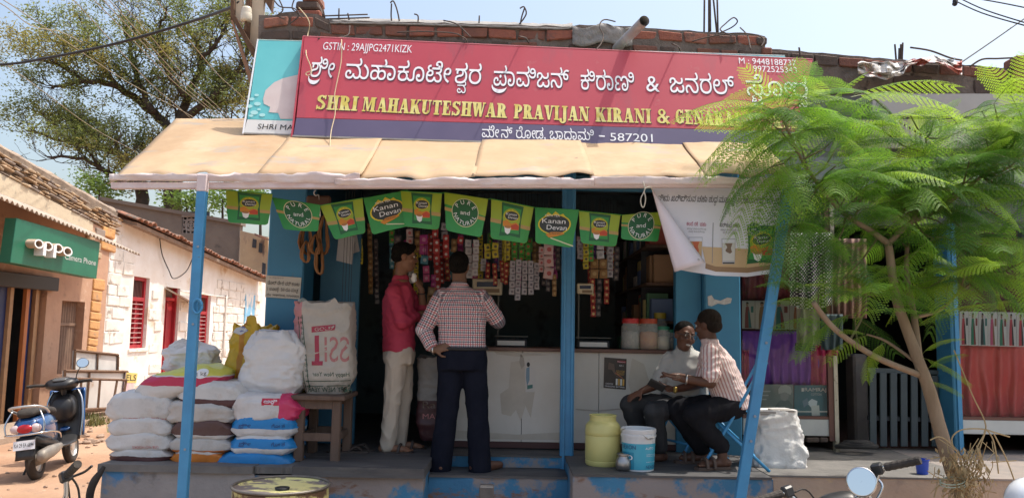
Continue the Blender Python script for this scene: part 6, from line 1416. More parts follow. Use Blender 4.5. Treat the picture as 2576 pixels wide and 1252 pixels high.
# jars on the counter
m_jar = bpy.data.materials.new('clear_jar'); m_jar.use_nodes = True
N_,L_,B_ = nodes_of(m_jar); B_.inputs['Base Color'].default_value = (.75,.78,.76,1); B_.inputs['Roughness'].default_value = .12; B_.inputs['Alpha'].default_value = .28
def jar(u,v0,v1,w,lid,fill,label,Y=YC + .12):
    b = P(u,v1,Y - w * Y / FOC / 2); k = Y / FOC; r = w * k / 2; H = (v1 - v0) * k; z0 = zc + .031
    th = thing('snack_jar',label,'jar',(b.x,Y,z0),'jars on the counter')
    MB().lathe([(.001,0),(r * .95,0),(r,.01),(r,H * .72),(r * .82,H * .82),(r * .82,H * .9)],(b.x,Y,z0),24,cap=False).build('jar_body',m_jar,th,smooth=True)
    MB().lathe([(.001,.004),(r * .92,.004),(r * .92,H * .55),(.001,H * .6)],(b.x,Y,z0),20,cap=False).build('contents',fill,th,smooth=True)
    MB().lathe([(r * .88,H * .84),(r * .9,H * .97),(r * .85,H),(.001,H)],(b.x,Y,z0),24,cap=False).build('lid',lid,th,smooth=True,autosm=40)
m_rlid = mat('red_plastic_lid',(.50,.03,.03),rough=.4); m_glid = mat('green_plastic_lid',(.03,.20,.12),rough=.4)
jar(1590,808,884,48,m_rlid,mat('grey_sweets',(.22,.21,.20),(.36,.33,.28),sc=40,rough=.7),'jar with bright red lid and pale contents on the counter')
jar(1636,808,884,50,mat('orange_red_lid',(.45,.07,.03),rough=.4),mat('orange_sweets',(.42,.14,.04),(.5,.22,.06),sc=40,rough=.7),'jar of orange snacks on the counter')
jar(1672,826,884,34,m_glid,mat('cream_sweets',(.45,.40,.30),rough=.7),'jar with green lid and cream contents',YC + .1); jar(1616,812,880,26,mat('cream_lid',(.5,.45,.3),rough=.5),mat('grey_sweets'),'slim jar between the red lidded and orange jars',YC + .3); jar(1664,788,878,34,mat('yellow_lid',(.5,.4,.05),rough=.4),mat('grey_sweets'),'tall yellow lidded jar behind the orange snacks',YC + .36); jar(1690,830,880,22,m_glid,mat('grey_sweets'),'narrow glass jar beside the man in grey',YC + .15)
# weighing scales
m_scale = mat('cream_scale_plastic',(.62,.55,.40),rough=.45)
def scale(u0,v0,u1,v1,Y,vb,label,ub):
    th = thing('weighing_scale',label,'scale',(xat((u0 + u1) / 2,vb,Y),Y,zc + .03))
    MB().quad(P(u0,v0,Y),P(u1,v0 + 1,Y),P(u1 - 1,v1,Y),P(u0,v1 - 2,Y),.06).build('display_head',m_scale,th,bevel=.008)
    W,H = u1 - u0,v1 - v0
    MB().quad(P(u0 + W * .15,v0 + H * .2,Y - .003),P(u0 + W * .82,v0 + H * .2,Y - .003),P(u0 + W * .82,v0 + H * .5,Y - .003),P(u0 + W * .15,v0 + H * .5,Y - .003),.004).build('screen',mat('dark_blue_screen',(.02,.03,.08),rough=.2),th)
    MB().quad(P(u0 + W * .3,v0 + H * .62,Y - .003),P(u0 + W * .9,v0 + H * .62,Y - .003),P(u0 + W * .9,v0 + H * .85,Y - .003),P(u0 + W * .3,v0 + H * .85,Y - .003),.004).build('keypad',mat('brown_keypad',(.25,.17,.10),rough=.5),th)
    p = P(ub,v1,Y + .03); MB().tube([p,V((p.x,Y + .03,zc + .06))],.007,8).build('stalk',mat('dim_stalk',(.12,.12,.11),rough=.5),th)
    MB().bx(p.x - .02,p.x + .26,Y - .1,Y + .2,zc + .031,zc + .10).build('body',m_dark,th,bevel=.008); MB().bx(p.x,p.x + .24,Y - .11,Y - .1,zc + .045,zc + .085).build('panel',m_offwhite,th); MB().bx(p.x - .03,p.x + .27,Y - .12,Y + .22,zc + .12,zc + .126).build('pan',mat('dim_stalk'),th)
scale(1188,700,1264,742,YC + .25,860,'cream weighing scale display in front of the checked shirt man',1254); scale(1452,712,1494,740,YC + .2,860,'cream weighing scale display right of the blue post',1456)
# dark maroon sack between the two customers
om,bm_,cm = upright(1046,905,1120,1108,band_mat('maroon_printed_sack',(.07,.025,.03),[('Z',.33,.8,(.22,.21,.20))]),'maroon and grey printed sack lettered MAI standing against the counter',45,Y=6.72,depth=.16,e=.55,wr=.01)
pt = uvpatch(1050,1000,1110,1060,6.6); ptext(pt,'MAI',.2,.8,.1,.22,mat('pale_red_print'),om,bvh=bm_,bold=.03); ptext(pt,'Raj',.2,.85,.55,.3,mat('dim_figure_print'),om,bvh=bm_,bold=.03)

# ================================================================== BUNTING
fg = lambda n,a,b: mat(n,a,b,sc=3,rough=.4,trans=.12,tcol=a)
m_fgreen = fg('flag_green',(.035,.27,.055),(.05,.32,.07)); m_flime = fg('flag_lime',(.30,.42,.03),(.36,.46,.03)); m_ftan = mat('flag_tan',(.42,.28,.09),rough=.5); m_fdeep = mat('flag_deep_green',(.015,.11,.035),rough=.5)
m_fyel = mat('flag_yellow',(.66,.52,.03),rough=.5); m_fora = mat('flag_orange',(.58,.22,.02),rough=.5); m_fred = mat('flag_red',(.48,.06,.02),rough=.5); m_flogo = mat('flag_charcoal',(.035,.04,.035),rough=.5); m_fwhite = mat('flag_white',(.78,.78,.76),rough=.5); m_tea = mat('tea_brown',(.40,.17,.05),rough=.5); m_pale = mat('flag_cream_line',(.62,.60,.36),rough=.5)
def flag_shape(): return [(0,1),(0.02,.06),(.05,.02),(.09,0),(.91,0),(.95,.02),(.98,.06),(1,1)]
def logo(pt,par,cx,cy,rx,ry,big,off=.004):
    pfill(pt,ell(cx,cy,rx * 1.1,ry * 1.12,24,.15),m_fyel,par,off); pfill(pt,ell(cx,cy,rx,ry,24,.15),m_flogo,par,off + .001)
    pfill(pt,[(cx - rx * .75,cy + ry * .72),(cx - rx * .45,cy + ry * 1.3),(cx - rx * .2,cy + ry * 1.05),(cx,cy + ry * 1.45),(cx + rx * .3,cy + ry * 1.1),(cx + rx * .5,cy + ry * 1.25),(cx + rx * .8,cy + ry * .75)],m_fyel,par,off - .001)
    ptext(pt,'Kanan',cx - rx * .82,cx + rx * .72,cy + ry * .06,ry * .52,m_fwhite,par,off + .002,.03 if big else .02,slope=ry * .12); ptext(pt,'Devan',cx - rx * .5,cx + rx * .85,cy - ry * .62,ry * .52,m_fwhite,par,off + .002,.03 if big else .02,slope=ry * .12)
    if big:
        ptext(pt,'TATA TEA',cx - rx * .66,cx + rx * .3,cy + ry * .78,ry * .24,m_fwhite,par,off + .003,.03,slope=.02)
        pfill(pt,[(cx - rx * .55,cy - ry * 1.2),(cx - rx * .2,cy - ry * .86),(cx + rx * .6,cy - ry * .74),(cx + rx * .75,cy - ry * .9),(cx + rx * .3,cy - ry * 1.2),(cx - rx * .3,cy - ry * 1.5)],m_fora,par,off + .002); ptext(pt,'Classic',cx - rx * .32,cx + rx * .5,cy - ry * 1.12,ry * .22,m_flogo,par,off + .003,.0,slope=.03)
def packprint(pt,par,x0,x1,y0,y1,off=.003):
    W,H = x1 - x0,y1 - y0; q = lambda *l: [(x0 + W * a,y0 + H * b) for a,b in l]
    pfill(pt,q((.02,1),(.98,.98),(.94,.5),(1,.02),(.5,.04),(0,0),(.06,.5)),m_fdeep,par,off); pfill(pt,q((.10,.90),(.9,.88),(.86,.5),(.92,.12),(.08,.12),(.13,.5)),m_fgreen,par,off + .001)
    pfill(pt,ell(x0 + W * .5,y0 + H * .56,W * .40,H * .30),m_flime,par,off + .0015); pfill(pt,q((.12,.44),(.3,.50),(.5,.40),(.72,.46),(.88,.40),(.88,.24),(.5,.22),(.14,.30)),m_fora,par,off + .002); pfill(pt,q((.5,.34),(.72,.42),(.88,.36),(.88,.24),(.56,.24)),m_fred,par,off + .0025)
    logo(pt,par,x0 + W * .5,y0 + H * .63,W * .31,H * .14,False,off + .003)
    pfill(pt,q((.2,.30),(.52,.28),(.48,.12),(.38,.07),(.26,.12)),m_fwhite,par,off + .003); pfill(pt,ell(x0 + W * .36,y0 + H * .285,W * .15,H * .04),m_tea,par,off + .004)
def pureprint(pt,par,cx,cy,r,asp,off=.003):
    pfill(pt,ell(cx,cy,r,r * asp,30),m_pale,par,off); pfill(pt,ell(cx,cy,r * .95,r * asp * .95,30),m_fdeep,par,off + .001)
    for word,a0,a1,fl in (('PURE',145,35,1),('NATURAL',200,340,-1)):
        mb = MB()
        for i,ch in enumerate(word):
            t = radians(a0 + (a1 - a0) * i / (len(word) - 1)); adv,v,f = glyph(ch,.03); k = r * .42
            rad = r * .60 if fl > 0 else r * .88
            ux,uy = (sin(t),-cos(t)) if fl > 0 else (-sin(t),cos(t)); px,py = (cos(t),sin(t)) if fl > 0 else (-cos(t),-sin(t))
            mb.add([pt.w(cx + cos(t) * rad + ((q[0] - adv / 2) * ux + q[1] * px) * k,cy + (sin(t) * rad + ((q[0] - adv / 2) * uy + q[1] * py) * k) * asp,off + .002) for q in v],f)
        mb.build('lettering',m_fwhite,par)
    ptext(pt,'and',cx - r * .35,cx + r * .35,cy - r * asp * .14,r * asp * .30,m_fwhite,par,off + .002,.02)
bn = thing('flag_bunting','string of green tea brand flags hanging below the awning edge','bunting',tuple(P(1100,500,5.5)))
FL = [((568,478),(686,488),(676,566),(572,560),'pack',5.45),((684,497),(806,516),(803,583),(712,577),'pure',5.5),((804,517),(912,498),(921,586),(840,603),'pack',5.5),((914,499),(1028,478),(1036,566),(934,591),'logo',5.52),((1008,480),(1112,486),(1106,578),(1016,570),'pack',5.49),((1118,484),(1228,501),(1213,598),(1120,579),'pure',5.5),((1236,500),(1343,521),(1327,613),(1232,599),'pack',5.5),((1346,522),(1457,528),(1441,623),(1345,611),'logo',5.5),((1456,530),(1561,540),(1551,621),(1459,612),'pack',5.5),((1565,541),(1667,533),(1657,609),(1560,601),'pure',5.52)]
for i,(a,b,c,d,kind,Y) in enumerate(FL):
    pt = Patch(P(*a,Y),P(*b,Y + .02 * (-1) ** i),P(*c,Y + .03 * (-1) ** i),P(*d,Y - .03),.006,i * 1.7)
    v,f = winding_tris([flag_shape()]); v,f = subdiv(v,f,.2)
    mb = MB(); bg = m_flime if kind == 'pack' else m_fgreen
    mb.add([pt.w(x,y,0) for x,y in v],f); o = mb.build('flag',bg,bn,solid=.002)
    if kind == 'pack':
        pfill(pt,[(0,.42),(1,.36),(.98,.06),(.95,.02),(.91,0),(.09,0),(.05,.02),(.02,.06)],m_fgreen,o); pfill(pt,[(0,.52),(1,.46),(1,.36),(0,.42)],m_ftan,o,.0025)
        packprint(pt,o,.24,.78,.1,.97)
    elif kind == 'pure':
        pfill(pt,[(0,1),(1,1),(1,.55),(0,.7)],m_flime,o) if i > 2 else None; pfill(pt,[(0,.62),(1,.52),(1,.43),(0,.53)],m_ftan,o,.0025); pureprint(pt,o,.5,.55,.33,pt.W / pt.H * .98)
    else: logo(pt,o,.47,.56,.36,.25,True); pfill(pt,[(.4,.2),(1,.06),(1,.03),(.4,.17)],m_pale,o,.0025)
pts = [P(540,474,5.4),P(568,478,5.45)] + [q for a,b,c,d,k,Y in FL for q in (P(*a,Y),P(*b,Y))] + [P(1700,520,5.45)]
MB().tube(pts,.003,4).build('string',m_fgreen,bn)
# tea banner
tbn = thing('tea_banner','white printed tea banner with two glasses and a folded corner hung by the pole','banner',tuple(P(1800,600,5.32)))
YB_ = 5.33
def bw(u,v): return P(u,v,YB_ + .02 * sin((u - 1640) * .03) * (v - 470) / 220)
class Ban:
    bulge = 1
    def w(s,u,v,off=0.): return bw(u,v) + V((0,-off,0))
bp = Ban()
def bfill(poly,m,off,name='print',par=tbn):
    v,f = winding_tris([poly]); v,f = subdiv(v,f,26); return MB().add([bp.w(a,b,off) for a,b in v],f).build(name,m,par)
m_ban = mat('banner_white',(.78,.78,.84),(.74,.74,.81),sc=2,rough=.5,trans=.15,tcol=(.6,.6,.65))
sheet = bfill([(1639,470),(1970,472),(1958,620),(1951,686),(1880,696),(1800,693),(1740,684),(1697,676)],m_ban,0,'sheet')
bfill([(1765,620),(1958,630),(1953,664),(1880,673),(1800,670),(1775,662)],mat('banner_table',(.50,.34,.18),(.55,.39,.22),sc=3,rough=.5),.002); bfill([(1775,662),(1800,670),(1880,673),(1953,664),(1951,676),(1880,686),(1800,683),(1774,675)],mat('banner_table_edge',(.28,.17,.09),rough=.5),.002)
def btext(t,u0,u1,v0,v1,h,m,bold=.0,shear=.18,off=.004):
    vv,f,w = layout(t,bold); xs = [q[0] for q in vv]; a,b = min(xs),max(xs); k = h / .7
    MB().add([bp.w(u0 + (u1 - u0) * (q[0] - a) / (b - a) + shear * q[1] * k,v0 + (v1 - v0) * (q[0] - a) / (b - a) - q[1] * k,off) for q in vv],f).build('lettering',m,tbn)
btext('ನೀವು ಖರೀದಿಸುವ ಚಹಾ ಶುದ್ಧ ಮತ್ತು ನೈಸರ್ಗಿಕವಾಗಿದೆಯೇ?',1654,1950,505,513,15,mat('banner_ink',(.05,.05,.06),rough=.6),.015)
btext('ಕಲಬೆರಕೆ ಚಹಾ',1727,1776,567,569,9,mat('banner_crimson',(.38,.02,.10),rough=.6),.03,0); btext('ಪರಿಶುದ್ಧ ಚಹಾ',1810,1861,570,572,9,m_black,.03,0)
for k,(a,b,v) in enumerate(((1728,1776,577),(1732,1772,584),(1812,1860,580),(1818,1854,587))): btext('ಶಕದಲ್ಲಿ ರಾಸಾಯನಿಕ ಬಣ್ಣ',a,b,v,v + 1,4,mat('banner_grey_ink',(.22,.22,.24),rough=.6),.01,0)
bfill([(1793,560),(1794.5,560),(1792,662),(1790.5,662)],mat('banner_grey_ink'),.003)
m_gl1 = mat('banner_glass_rim',(.42,.42,.46),rough=.4)
for (u0,u1,v0,v1,fl,sp) in ((1732,1767,596,659,(.52,.34,.16),(.50,.10,.03)),(1815,1850,600,664,(.58,.56,.54),(.20,.13,.09))):
    bfill([(u0,v0),(u1,v0),(u1 - 2,v1),(u0 + 2,v1)],m_gl1,.003); bfill([(u0 + 1.5,v0 + 2),(u1 - 1.5,v0 + 2),(u1 - 3,v1 - 8),(u0 + 3,v1 - 8)],m_ban,.004); bfill([(u0 + 1.5,v0 + 11),(u1 - 1.5,v0 + 11),(u1 - 3,v1 - 8),(u0 + 3,v1 - 8)],mat('banner_fluid_%d' % u0,fl,rough=.4),.005)
    bfill([(u0 + 8,v0 + 12),(u1 - 8,v0 + 12),(u1 - 12,v0 + 24),(u1 - 9,v0 + 34),(u1 - 14,v0 + 46 if u0 < 1800 else v0 + 38),(u0 + 12,v0 + 42 if u0 < 1800 else v0 + 34),(u0 + 9,v0 + 30),(u0 + 14,v0 + 22)],mat('banner_swirl_%d' % u0,sp,rough=.4),.006); bfill([(u0 + 3,v1 - 4),(u1 - 3,v1 - 4),(u1 - 3,v1 - 1),(u0 + 3,v1 - 1)],m_black,.005)
class Sub:
    bulge = 1
    def __init__(s,u0,v0,u1,v1): s.q = (u0,v0,u1,v1)
    def w(s,a,b,off=0.): u0,v0,u1,v1 = s.q; return bp.w(u0 + (u1 - u0) * a,v1 + (v0 - v1) * b,off)
packprint(Sub(1878,566,1952,664),tbn,0,1,0,1,.003); pureprint(Sub(1876,560,1912,594),tbn,.5,.5,.48,1.,.016)
m_fold = mat('banner_back',(.70,.64,.68),(.66,.60,.65),sc=2,rough=.5)
mb = MB(); A,B,C = V(P(1639,474,YB_ - .01)),V(P(1774,660,YB_ - .07)),V(P(1697,684,YB_ - .03))
mb.grid(lambda a,b: A.lerp(C.lerp(B,a),b) + V((0,-.05 * sin(pi * a) * b,0)),10,16); mb.build('folded_corner',m_fold,tbn,smooth=True,solid=.002)
MB().lathe([(.004,0),(.007,.001),(.007,.002),(.004,.003)],P(1757,653,YB_ - .085),12,R=rotm('X',90),cap=False).build('eyelet',m_steel,tbn)
tag(MB().tube(catmull([P(1618,458,5.16),P(1622,476,5.15),P(1612,500,5.16),P(1614,518,5.17),P(1620,520,5.17),P(1624,500,5.16),P(1621,478,5.15),P(1634,470,5.16),P(1642,478,5.2)],5),.004,6).build('rope_loop',mat('pale_rope',(.5,.46,.38),rough=.8),smooth=True),'pale rope loop hanging off the awning beam beside the tea banner','rope')

# ================================================================== THINGS HANGING IN THE SHOP
pn = Patch(P(669,692,6.585),P(758,698,6.585),P(754,752,6.585),P(667,747,6.585))
nb_ = thing('notice_board','white door delivery notice with black Kannada lettering on the blue pillar','notice',tuple(P(712,750,6.585)))
MB().quad(*pn.c,.01,V((0,-1,0))).build('sheet',mat('cream_board',(.60,.57,.50),(.55,.51,.44),sc=5,rough=.7),nb_)
ptext(pn,'ಡೋರ್ ಡೇಲೆವರಿ ಊಟ',.06,.96,.60,.16,m_black,nb_,bold=.02); ptext(pn,'1 ಊಟಕ್ಕೆ 50/-ರೂ ಮಾತ್ರ',.06,.94,.32,.15,m_black,nb_,bold=.015); ptext(pn,'ಮೊ 9448970440, 7676470024',.03,.97,.07,.10,m_black,nb_,bold=.01); ptext(pn,'ಮ ನಿಮ್ಮ ಸೇವೆಗೆ',.1,.5,.88,.06,mat('banner_grey_ink'),nb_)
m_twine = mat('brown_twine',(.34,.17,.07),(.24,.115,.05),sc=30,rough=.9,bump=.6,bsc=90,stretch=(1,1,.2))
def hank(u0,v0,u1,v1,Y,label,seed):
    rgh = random.Random(seed); mb = MB(); uc = (u0 + u1) / 2
    for k in range(16):
        r = rgh.uniform(.5,1); o = rgh.uniform(-.03,.03); ph = rgh.uniform(-.2,.2)
        mb.tube([P(uc + (u1 - u0) / 2 * r * sin(a * pi / 7) * (.65 + .35 * cos(a * pi / 7 + 2.4)) + rgh.uniform(-1.5,1.5),(v0 + v1) / 2 - (v1 - v0) / 2 * (.9 + .1 * r) * cos(a * pi / 7),Y + o + .02 * sin(a + ph)) for a in range(15)],.0065,4,cap=False)
    return tag(mb.build('twine_hank',m_twine,smooth=True),label,'twine','twine hanks hanging in the shop')
hank(748,560,800,640,6.45,'plump twine hank nearest the blue pillar',1); hank(795,540,838,640,6.42,'long twine hank under the hook',2); hank(752,606,790,660,6.4,'short twine hank below the plump one',3); hank(790,610,822,690,6.4,'loose twine hank hanging lowest in the cluster',4); hank(775,590,815,640,6.36,'small twine hank in the middle of the cluster',5)
tag(MB().tube(catmull([P(795,478,6.4),P(790,484,6.4),P(794,492,6.4),P(801,490,6.4),P(803,500,6.4),P(806,548,6.41)],4),.006,6).build('hook',mat('bright_steel'),smooth=True),'wire hook holding the twine hanks','hook')
tag(MB().box(P(802,506,6.42),(.2,.05,.09)).build('wood_block',mat('dark_hook_wood',(.10,.055,.04),rough=.8),bevel=.015),'small dark wooden block on the twine hook','block')
def paper(pts,Y,label,col=(.42,.43,.44)): return tag(MB().quad(*[P(*p,Y + .03 * (i % 2)) for i,p in enumerate(pts)],.002).build('paper_sheet',mat('dim_paper_%d' % int(col[0] * 100),col,rough=.8)),label,'paper')
paper([(852,592),(892,596),(886,665),(846,655)],6.78,'white paper sheet hung behind the twine'); paper([(885,590),(898,592),(905,632),(880,640)],6.82,'torn paper corner behind the white sheet',(.36,.37,.38))
# sachet strips
sach = {}
SM = {'red': ((.45,.05,.05),(.62,.60,.58)),'pink': ((.55,.10,.24),(.60,.30,.40)),'magenta': ((.42,.05,.24),(.5,.2,.36)),'yellow': ((.50,.42,.04),(.10,.10,.06)),'green': ((.07,.30,.05),(.45,.12,.04)),'silver': ((.40,.38,.42),(.16,.15,.18)),'white': ((.55,.54,.56),(.36,.36,.40)),'rosewhite': ((.58,.42,.42),(.5,.12,.12)),'brown': ((.30,.17,.07),(.45,.32,.14)),'redgold': ((.32,.04,.03),(.55,.40,.14)),'teal': ((.08,.26,.34),(.42,.5,.52)),'dark': ((.07,.06,.07),(.2,.16,.14)),'violet': ((.10,.04,.20),(.40,.08,.24))}
def sachet(kind):
    if kind not in sach:
        a,b = SM[kind]; mb = MB(); w,h = .5,.5
        mb.add([(-w,0,-h),(w,0,-h),(w,0,h),(-w,0,h),(-w * .75,-.16,-h * .7),(w * .75,-.16,-h * .7),(w * .75,-.16,h * .7),(-w * .75,-.16,h * .7)],[(4,5,6,7),(0,1,5,4),(1,2,6,5),(2,3,7,6),(3,0,4,7),(3,2,1,0)])
        mb.add([(w * .5 * cos(t * pi / 4) + .05,-.17,w * .42 * sin(t * pi / 4) - .02) for t in range(8)],[tuple(range(8))],1)
        me = bpy.data.meshes.new('sachet'); me.from_pydata([tuple(p) for p in mb.v],[],mb.f); me.materials.append(mat('sachet_' + kind,a,rough=.28)); me.materials.append(mat('sachet_mark_' + kind,b,rough=.35)); me.polygons.foreach_set('material_index',mb.m); me.update(); sach[kind] = me
    return sach[kind]
SGR = {}
def strip(u,v0,v1,w,kind,Y,label,h=None,cols=1):
    h = h or w * 1.15; k = Y / FOC; n = max(1,int(round((v1 - v0) / h))); rgs = random.Random(int(u * 7 + v0)); x0 = P(u,v0,Y)
    th = thing('sachet_strip',label,'sachet strip',tuple(x0),'packet strips hanging above the counter')
    for c_ in range(cols):
        sw = rgs.uniform(-.03,.03)
        for i in range(n):
            p = P(u + c_ * w,v0 + (i + .5) * h,Y); o = bpy.data.objects.new('sachet',sachet(kind)); link(o,th)
            o.matrix_basis = Matrix.Translation(p - x0 + V((sw * i * .1,rgs.uniform(-.01,.01),0))) @ Matrix.Rotation(rgs.uniform(-.35,.35),4,'Z') @ Matrix.Rotation(rgs.uniform(-.12,.12),4,'Y') @ Matrix.Diagonal((w * k * .94,w * k * .5,h * k * .95,1))
    top = P(u + (cols - 1) * w / 2,v0,Y); MB().tube([top,V((top.x,top.y,2.82))],.002,3).build('string',m_wire,th)
ST = [(1000,590,640,20,'dark',7.0,'dark packet strip over the young man in pink'),(1030,575,610,18,'rosewhite',7.0,'pale rose packets over the pink shirted man'),(1050,580,640,16,'brown',7.05,'brown packets above the pink shirted man'),(1066,590,640,22,'magenta',6.9,'shiny magenta packets next to the teal ones'),(1068,642,665,20,'teal',6.9,'teal packets under the magenta ones'),(1072,668,710,18,'pink',6.9,'pink packets below the teal ones'),(1090,690,730,14,'magenta',6.95,'lower magenta packets between the two customers'),(1095,560,600,17,'red',6.92,'red packets beside the magenta ones'),(1098,600,655,17,'red',6.88,'red and white packet strip left of the checked shirt man'),(1118,560,600,18,'silver',6.98,'silver packet strip above the checked shirt man'),(1122,590,650,17,'red',6.9,'red and white packet strip over the dark head of hair'),(1142,600,640,15,'brown',7.0,'brown packet strip above the checked shirt man'),(1158,595,612,16,'red',6.95,'two red packets above the checked shirt man'),(1085,720,760,22,'brown',7.1,'brown box packets low between the customers'),
      (1178,602,690,17,'white',6.95,'white tablet card strip behind the checked shirt man'),(1198,602,690,16,'white',6.9,'second white tablet card strip by the yellow packets'),(1216,650,690,14,'white',7.0,'short white card strip below the tablet cards'),(1226,612,655,17,'yellow',6.9,'yellow packets with dark marks next to the tablet cards'),(1246,610,655,17,'yellow',6.86,'yellow and black packet strip above the scale'),(1276,600,650,16,'yellow',6.9,'yellow packet strip before the green ones'),(1294,605,668,16,'green',6.88,'green packet strip next to the yellow one'),(1311,605,662,16,'green',6.9,'green packet strip by the white flag logo'),(1328,610,665,16,'green',6.92,'third green packet strip left of the rose card'),(1228,660,706,12,'redgold',6.95,'red gold sachets under the yellow packets'),(1244,662,712,12,'redgold',6.9,'red gold sachets over the cream scale'),(1262,655,705,12,'redgold',6.92,'red gold sachets beside the scale'),(1274,660,716,12,'redgold',6.88,'glittering red gold sachets left of the silver cards'),
      (1290,655,735,15,'silver',6.84,'silver card strip left of the hanging tag'),(1305,652,748,15,'silver',6.83,'silver card strip with lowest tag'),(1320,655,735,15,'silver',6.84,'silver card strip beside the tag'),(1335,655,735,15,'silver',6.85,'silver card strip near the rose card'),(1350,660,730,15,'silver',6.9,'last silver card strip by the rose card'),(1362,620,680,14,'rosewhite',6.9,'narrow rose strip next to the rose card'),(1380,612,690,26,'rosewhite',6.85,'wide rose white card strip left of the blue post'),(1378,692,738,12,'dark',6.9,'dark sachets under the rose card'),(1394,690,740,12,'brown',6.95,'brown sachets close to the blue post'),(1402,605,680,13,'dark',7.0,'dark strip close to the blue post'),
      (1460,600,650,15,'silver',6.95,'silver strip right of the blue post'),(1474,608,675,15,'yellow',6.9,'yellow green strip right of the blue post'),(1486,606,660,15,'green',6.92,'green strip right of the blue post'),(1510,605,650,20,'white',6.98,'clear packets right of the blue post'),(1535,620,690,17,'silver',7.05,'dim silver strip under the round flag'),(1552,620,700,15,'dark',7.1,'dim dark strip near the inner shelves'),(1490,700,790,14,'redgold',7.05,'red gold strip beside the right scale'),(1508,700,800,14,'dark',7.1,'dark maroon strip beside the right scale'),(1526,700,770,14,'redgold',7.08,'maroon strip before the inner shelves'),
      (905,600,660,14,'yellow',7.0,'dim yellow strip beside the paper sheet'),(930,560,740,13,'brown',7.2,'long brown strip in the dark left of the pink shirt'),(945,600,760,12,'dark',7.25,'long dark strip left of the pink shirt'),(985,560,620,15,'green',7.1,'green strip above the pink shirted man'),
      (858,815,905,17,'violet',6.5,'violet packet strip beside the rice sack'),(874,810,900,15,'violet',6.52,'violet and pink packet strip nearest the doorway'),(862,905,985,13,'pink',6.5,'pink packets below the violet strip'),(876,905,1000,12,'yellow',6.52,'yellow tipped packets below the violet strip')]
for a in ST: strip(*a)
rgk = random.Random(9)
for i in range(46):
    u = 985 + i * 12.4
    if 1405 < u < 1450: continue
    v = rgk.uniform(585,625); strip(u,v,v + rgk.uniform(40,120),rgk.uniform(12,17),rgk.choice(list(SM)),7.25 + rgk.uniform(0,.25),'dim packet strip crowded behind the front row of strips')
strip(1495,650,690,22,'brown',7.0,'orange brown card sheet right of the blue post',cols=2)
# shelves with stock on the right and back of the shop
sh = thing('stock_shelves','dark wooden shelves of stock along the right inside wall','shelves',(xat(1650,900,8),8.2,ZF))
XSH = XQ0 - .05
for z in (1.0,1.35,1.7,2.05,2.4,2.7): MB().bx(XSH - .35,XSH + .12,7.25,9.5,z,z + .025).build('shelf',m_wood,sh)
for y in (7.6,8.5,9.45): MB().bx(XSH - .34,XSH + .12,y,y + .03,ZF,2.75).build('upright',m_dark,sh)
rgb = random.Random(17); pal = [(.50,.46,.42),(.42,.10,.08),(.14,.22,.40),(.55,.48,.20),(.12,.28,.17),(.62,.58,.58),(.34,.21,.12)]
n = 0
for z in (1.025,1.375,1.725,2.075,2.425):
    y = 7.3
    while y < 9.3:
        w = rgb.uniform(.08,.2); h = rgb.uniform(.12,.28); c = rgb.randrange(7); x0 = XSH - .33 + rgb.uniform(0,.06)
        tag(MB().bx(x0,x0 + .2,y,y + w,z,z + h).build('stock_box',mat('stock_%d' % c,pal[c],rough=.6),bevel=.004),'%s box standing on the inside shelves' % ('grey','red brown','dark blue','mustard','dark green','pale grey','brown')[c],'box','%s boxes on the inside shelves' % ('grey','red brown','dark blue','mustard','dark green','pale grey','brown')[c])
        y += w + rgb.uniform(.01,.06); n += 1
# red board and odds and ends by the doorway
tag(MB().quad(P(868,985,6.45),P(884,985,6.45),P(880,1128,6.45),P(864,1128,6.45),.03).build('red_board',mat('maroon_board',(.12,.02,.035),rough=.5),bevel=.004),'narrow maroon board leaning beside the stool','board')
tag(MB().tube([P(838,1070,6.25),P(862,1100,6.3)],[.008,.006],6).build('white_stick',m_offwhite),'short white stick lying beyond the stool','stick')
def sandal(u,v,Y,rot,label,m=None,L=.27,z=None):
    c = P(u,v,Y); c.z = (z if z is not None else ZF) + .012; th = thing('sandal',label,'sandal',tuple(c),'sandals on the platform'); R = rotm('Z',rot); mb = MB()
    o = [(-.5,0),(-.48,.1),(-.3,.14),(0,.12),(.3,.17),(.45,.12),(.5,0),(.45,-.12),(.3,-.17),(0,-.12),(-.3,-.14),(-.48,-.1)]
    n = len(o); mb.add([c + R @ V((a * L,b * L,zz)) for zz in (-.012,.01) for a,b in o],[tuple(range(n))[::-1],tuple(range(n,2 * n))] + [(i,(i + 1) % n,n + (i + 1) % n,n + i) for i in range(n)])
    mb.build('sole',m or mat('dark_sandal',(.06,.045,.04),rough=.7),th); mb2 = MB()
    for sgn in (-1,1): mb2.tube(catmull([c + R @ V((.30 * L,0,.01)),c + R @ V((.1 * L,sgn * .1 * L,.045)),c + R @ V((-.1 * L,sgn * .14 * L,.01))],4),.007,5)
    mb2.build('strap',m or mat('dark_sandal'),th); return th
sandal(862,1132,6.5,40,'dark sandal lying under the wooden stool side'); sandal(885,1138,6.45,10,'dark sandal beside the one under the stool'); sandal(905,1130,6.6,-20,'dark sandal near the feet of the man in pink')

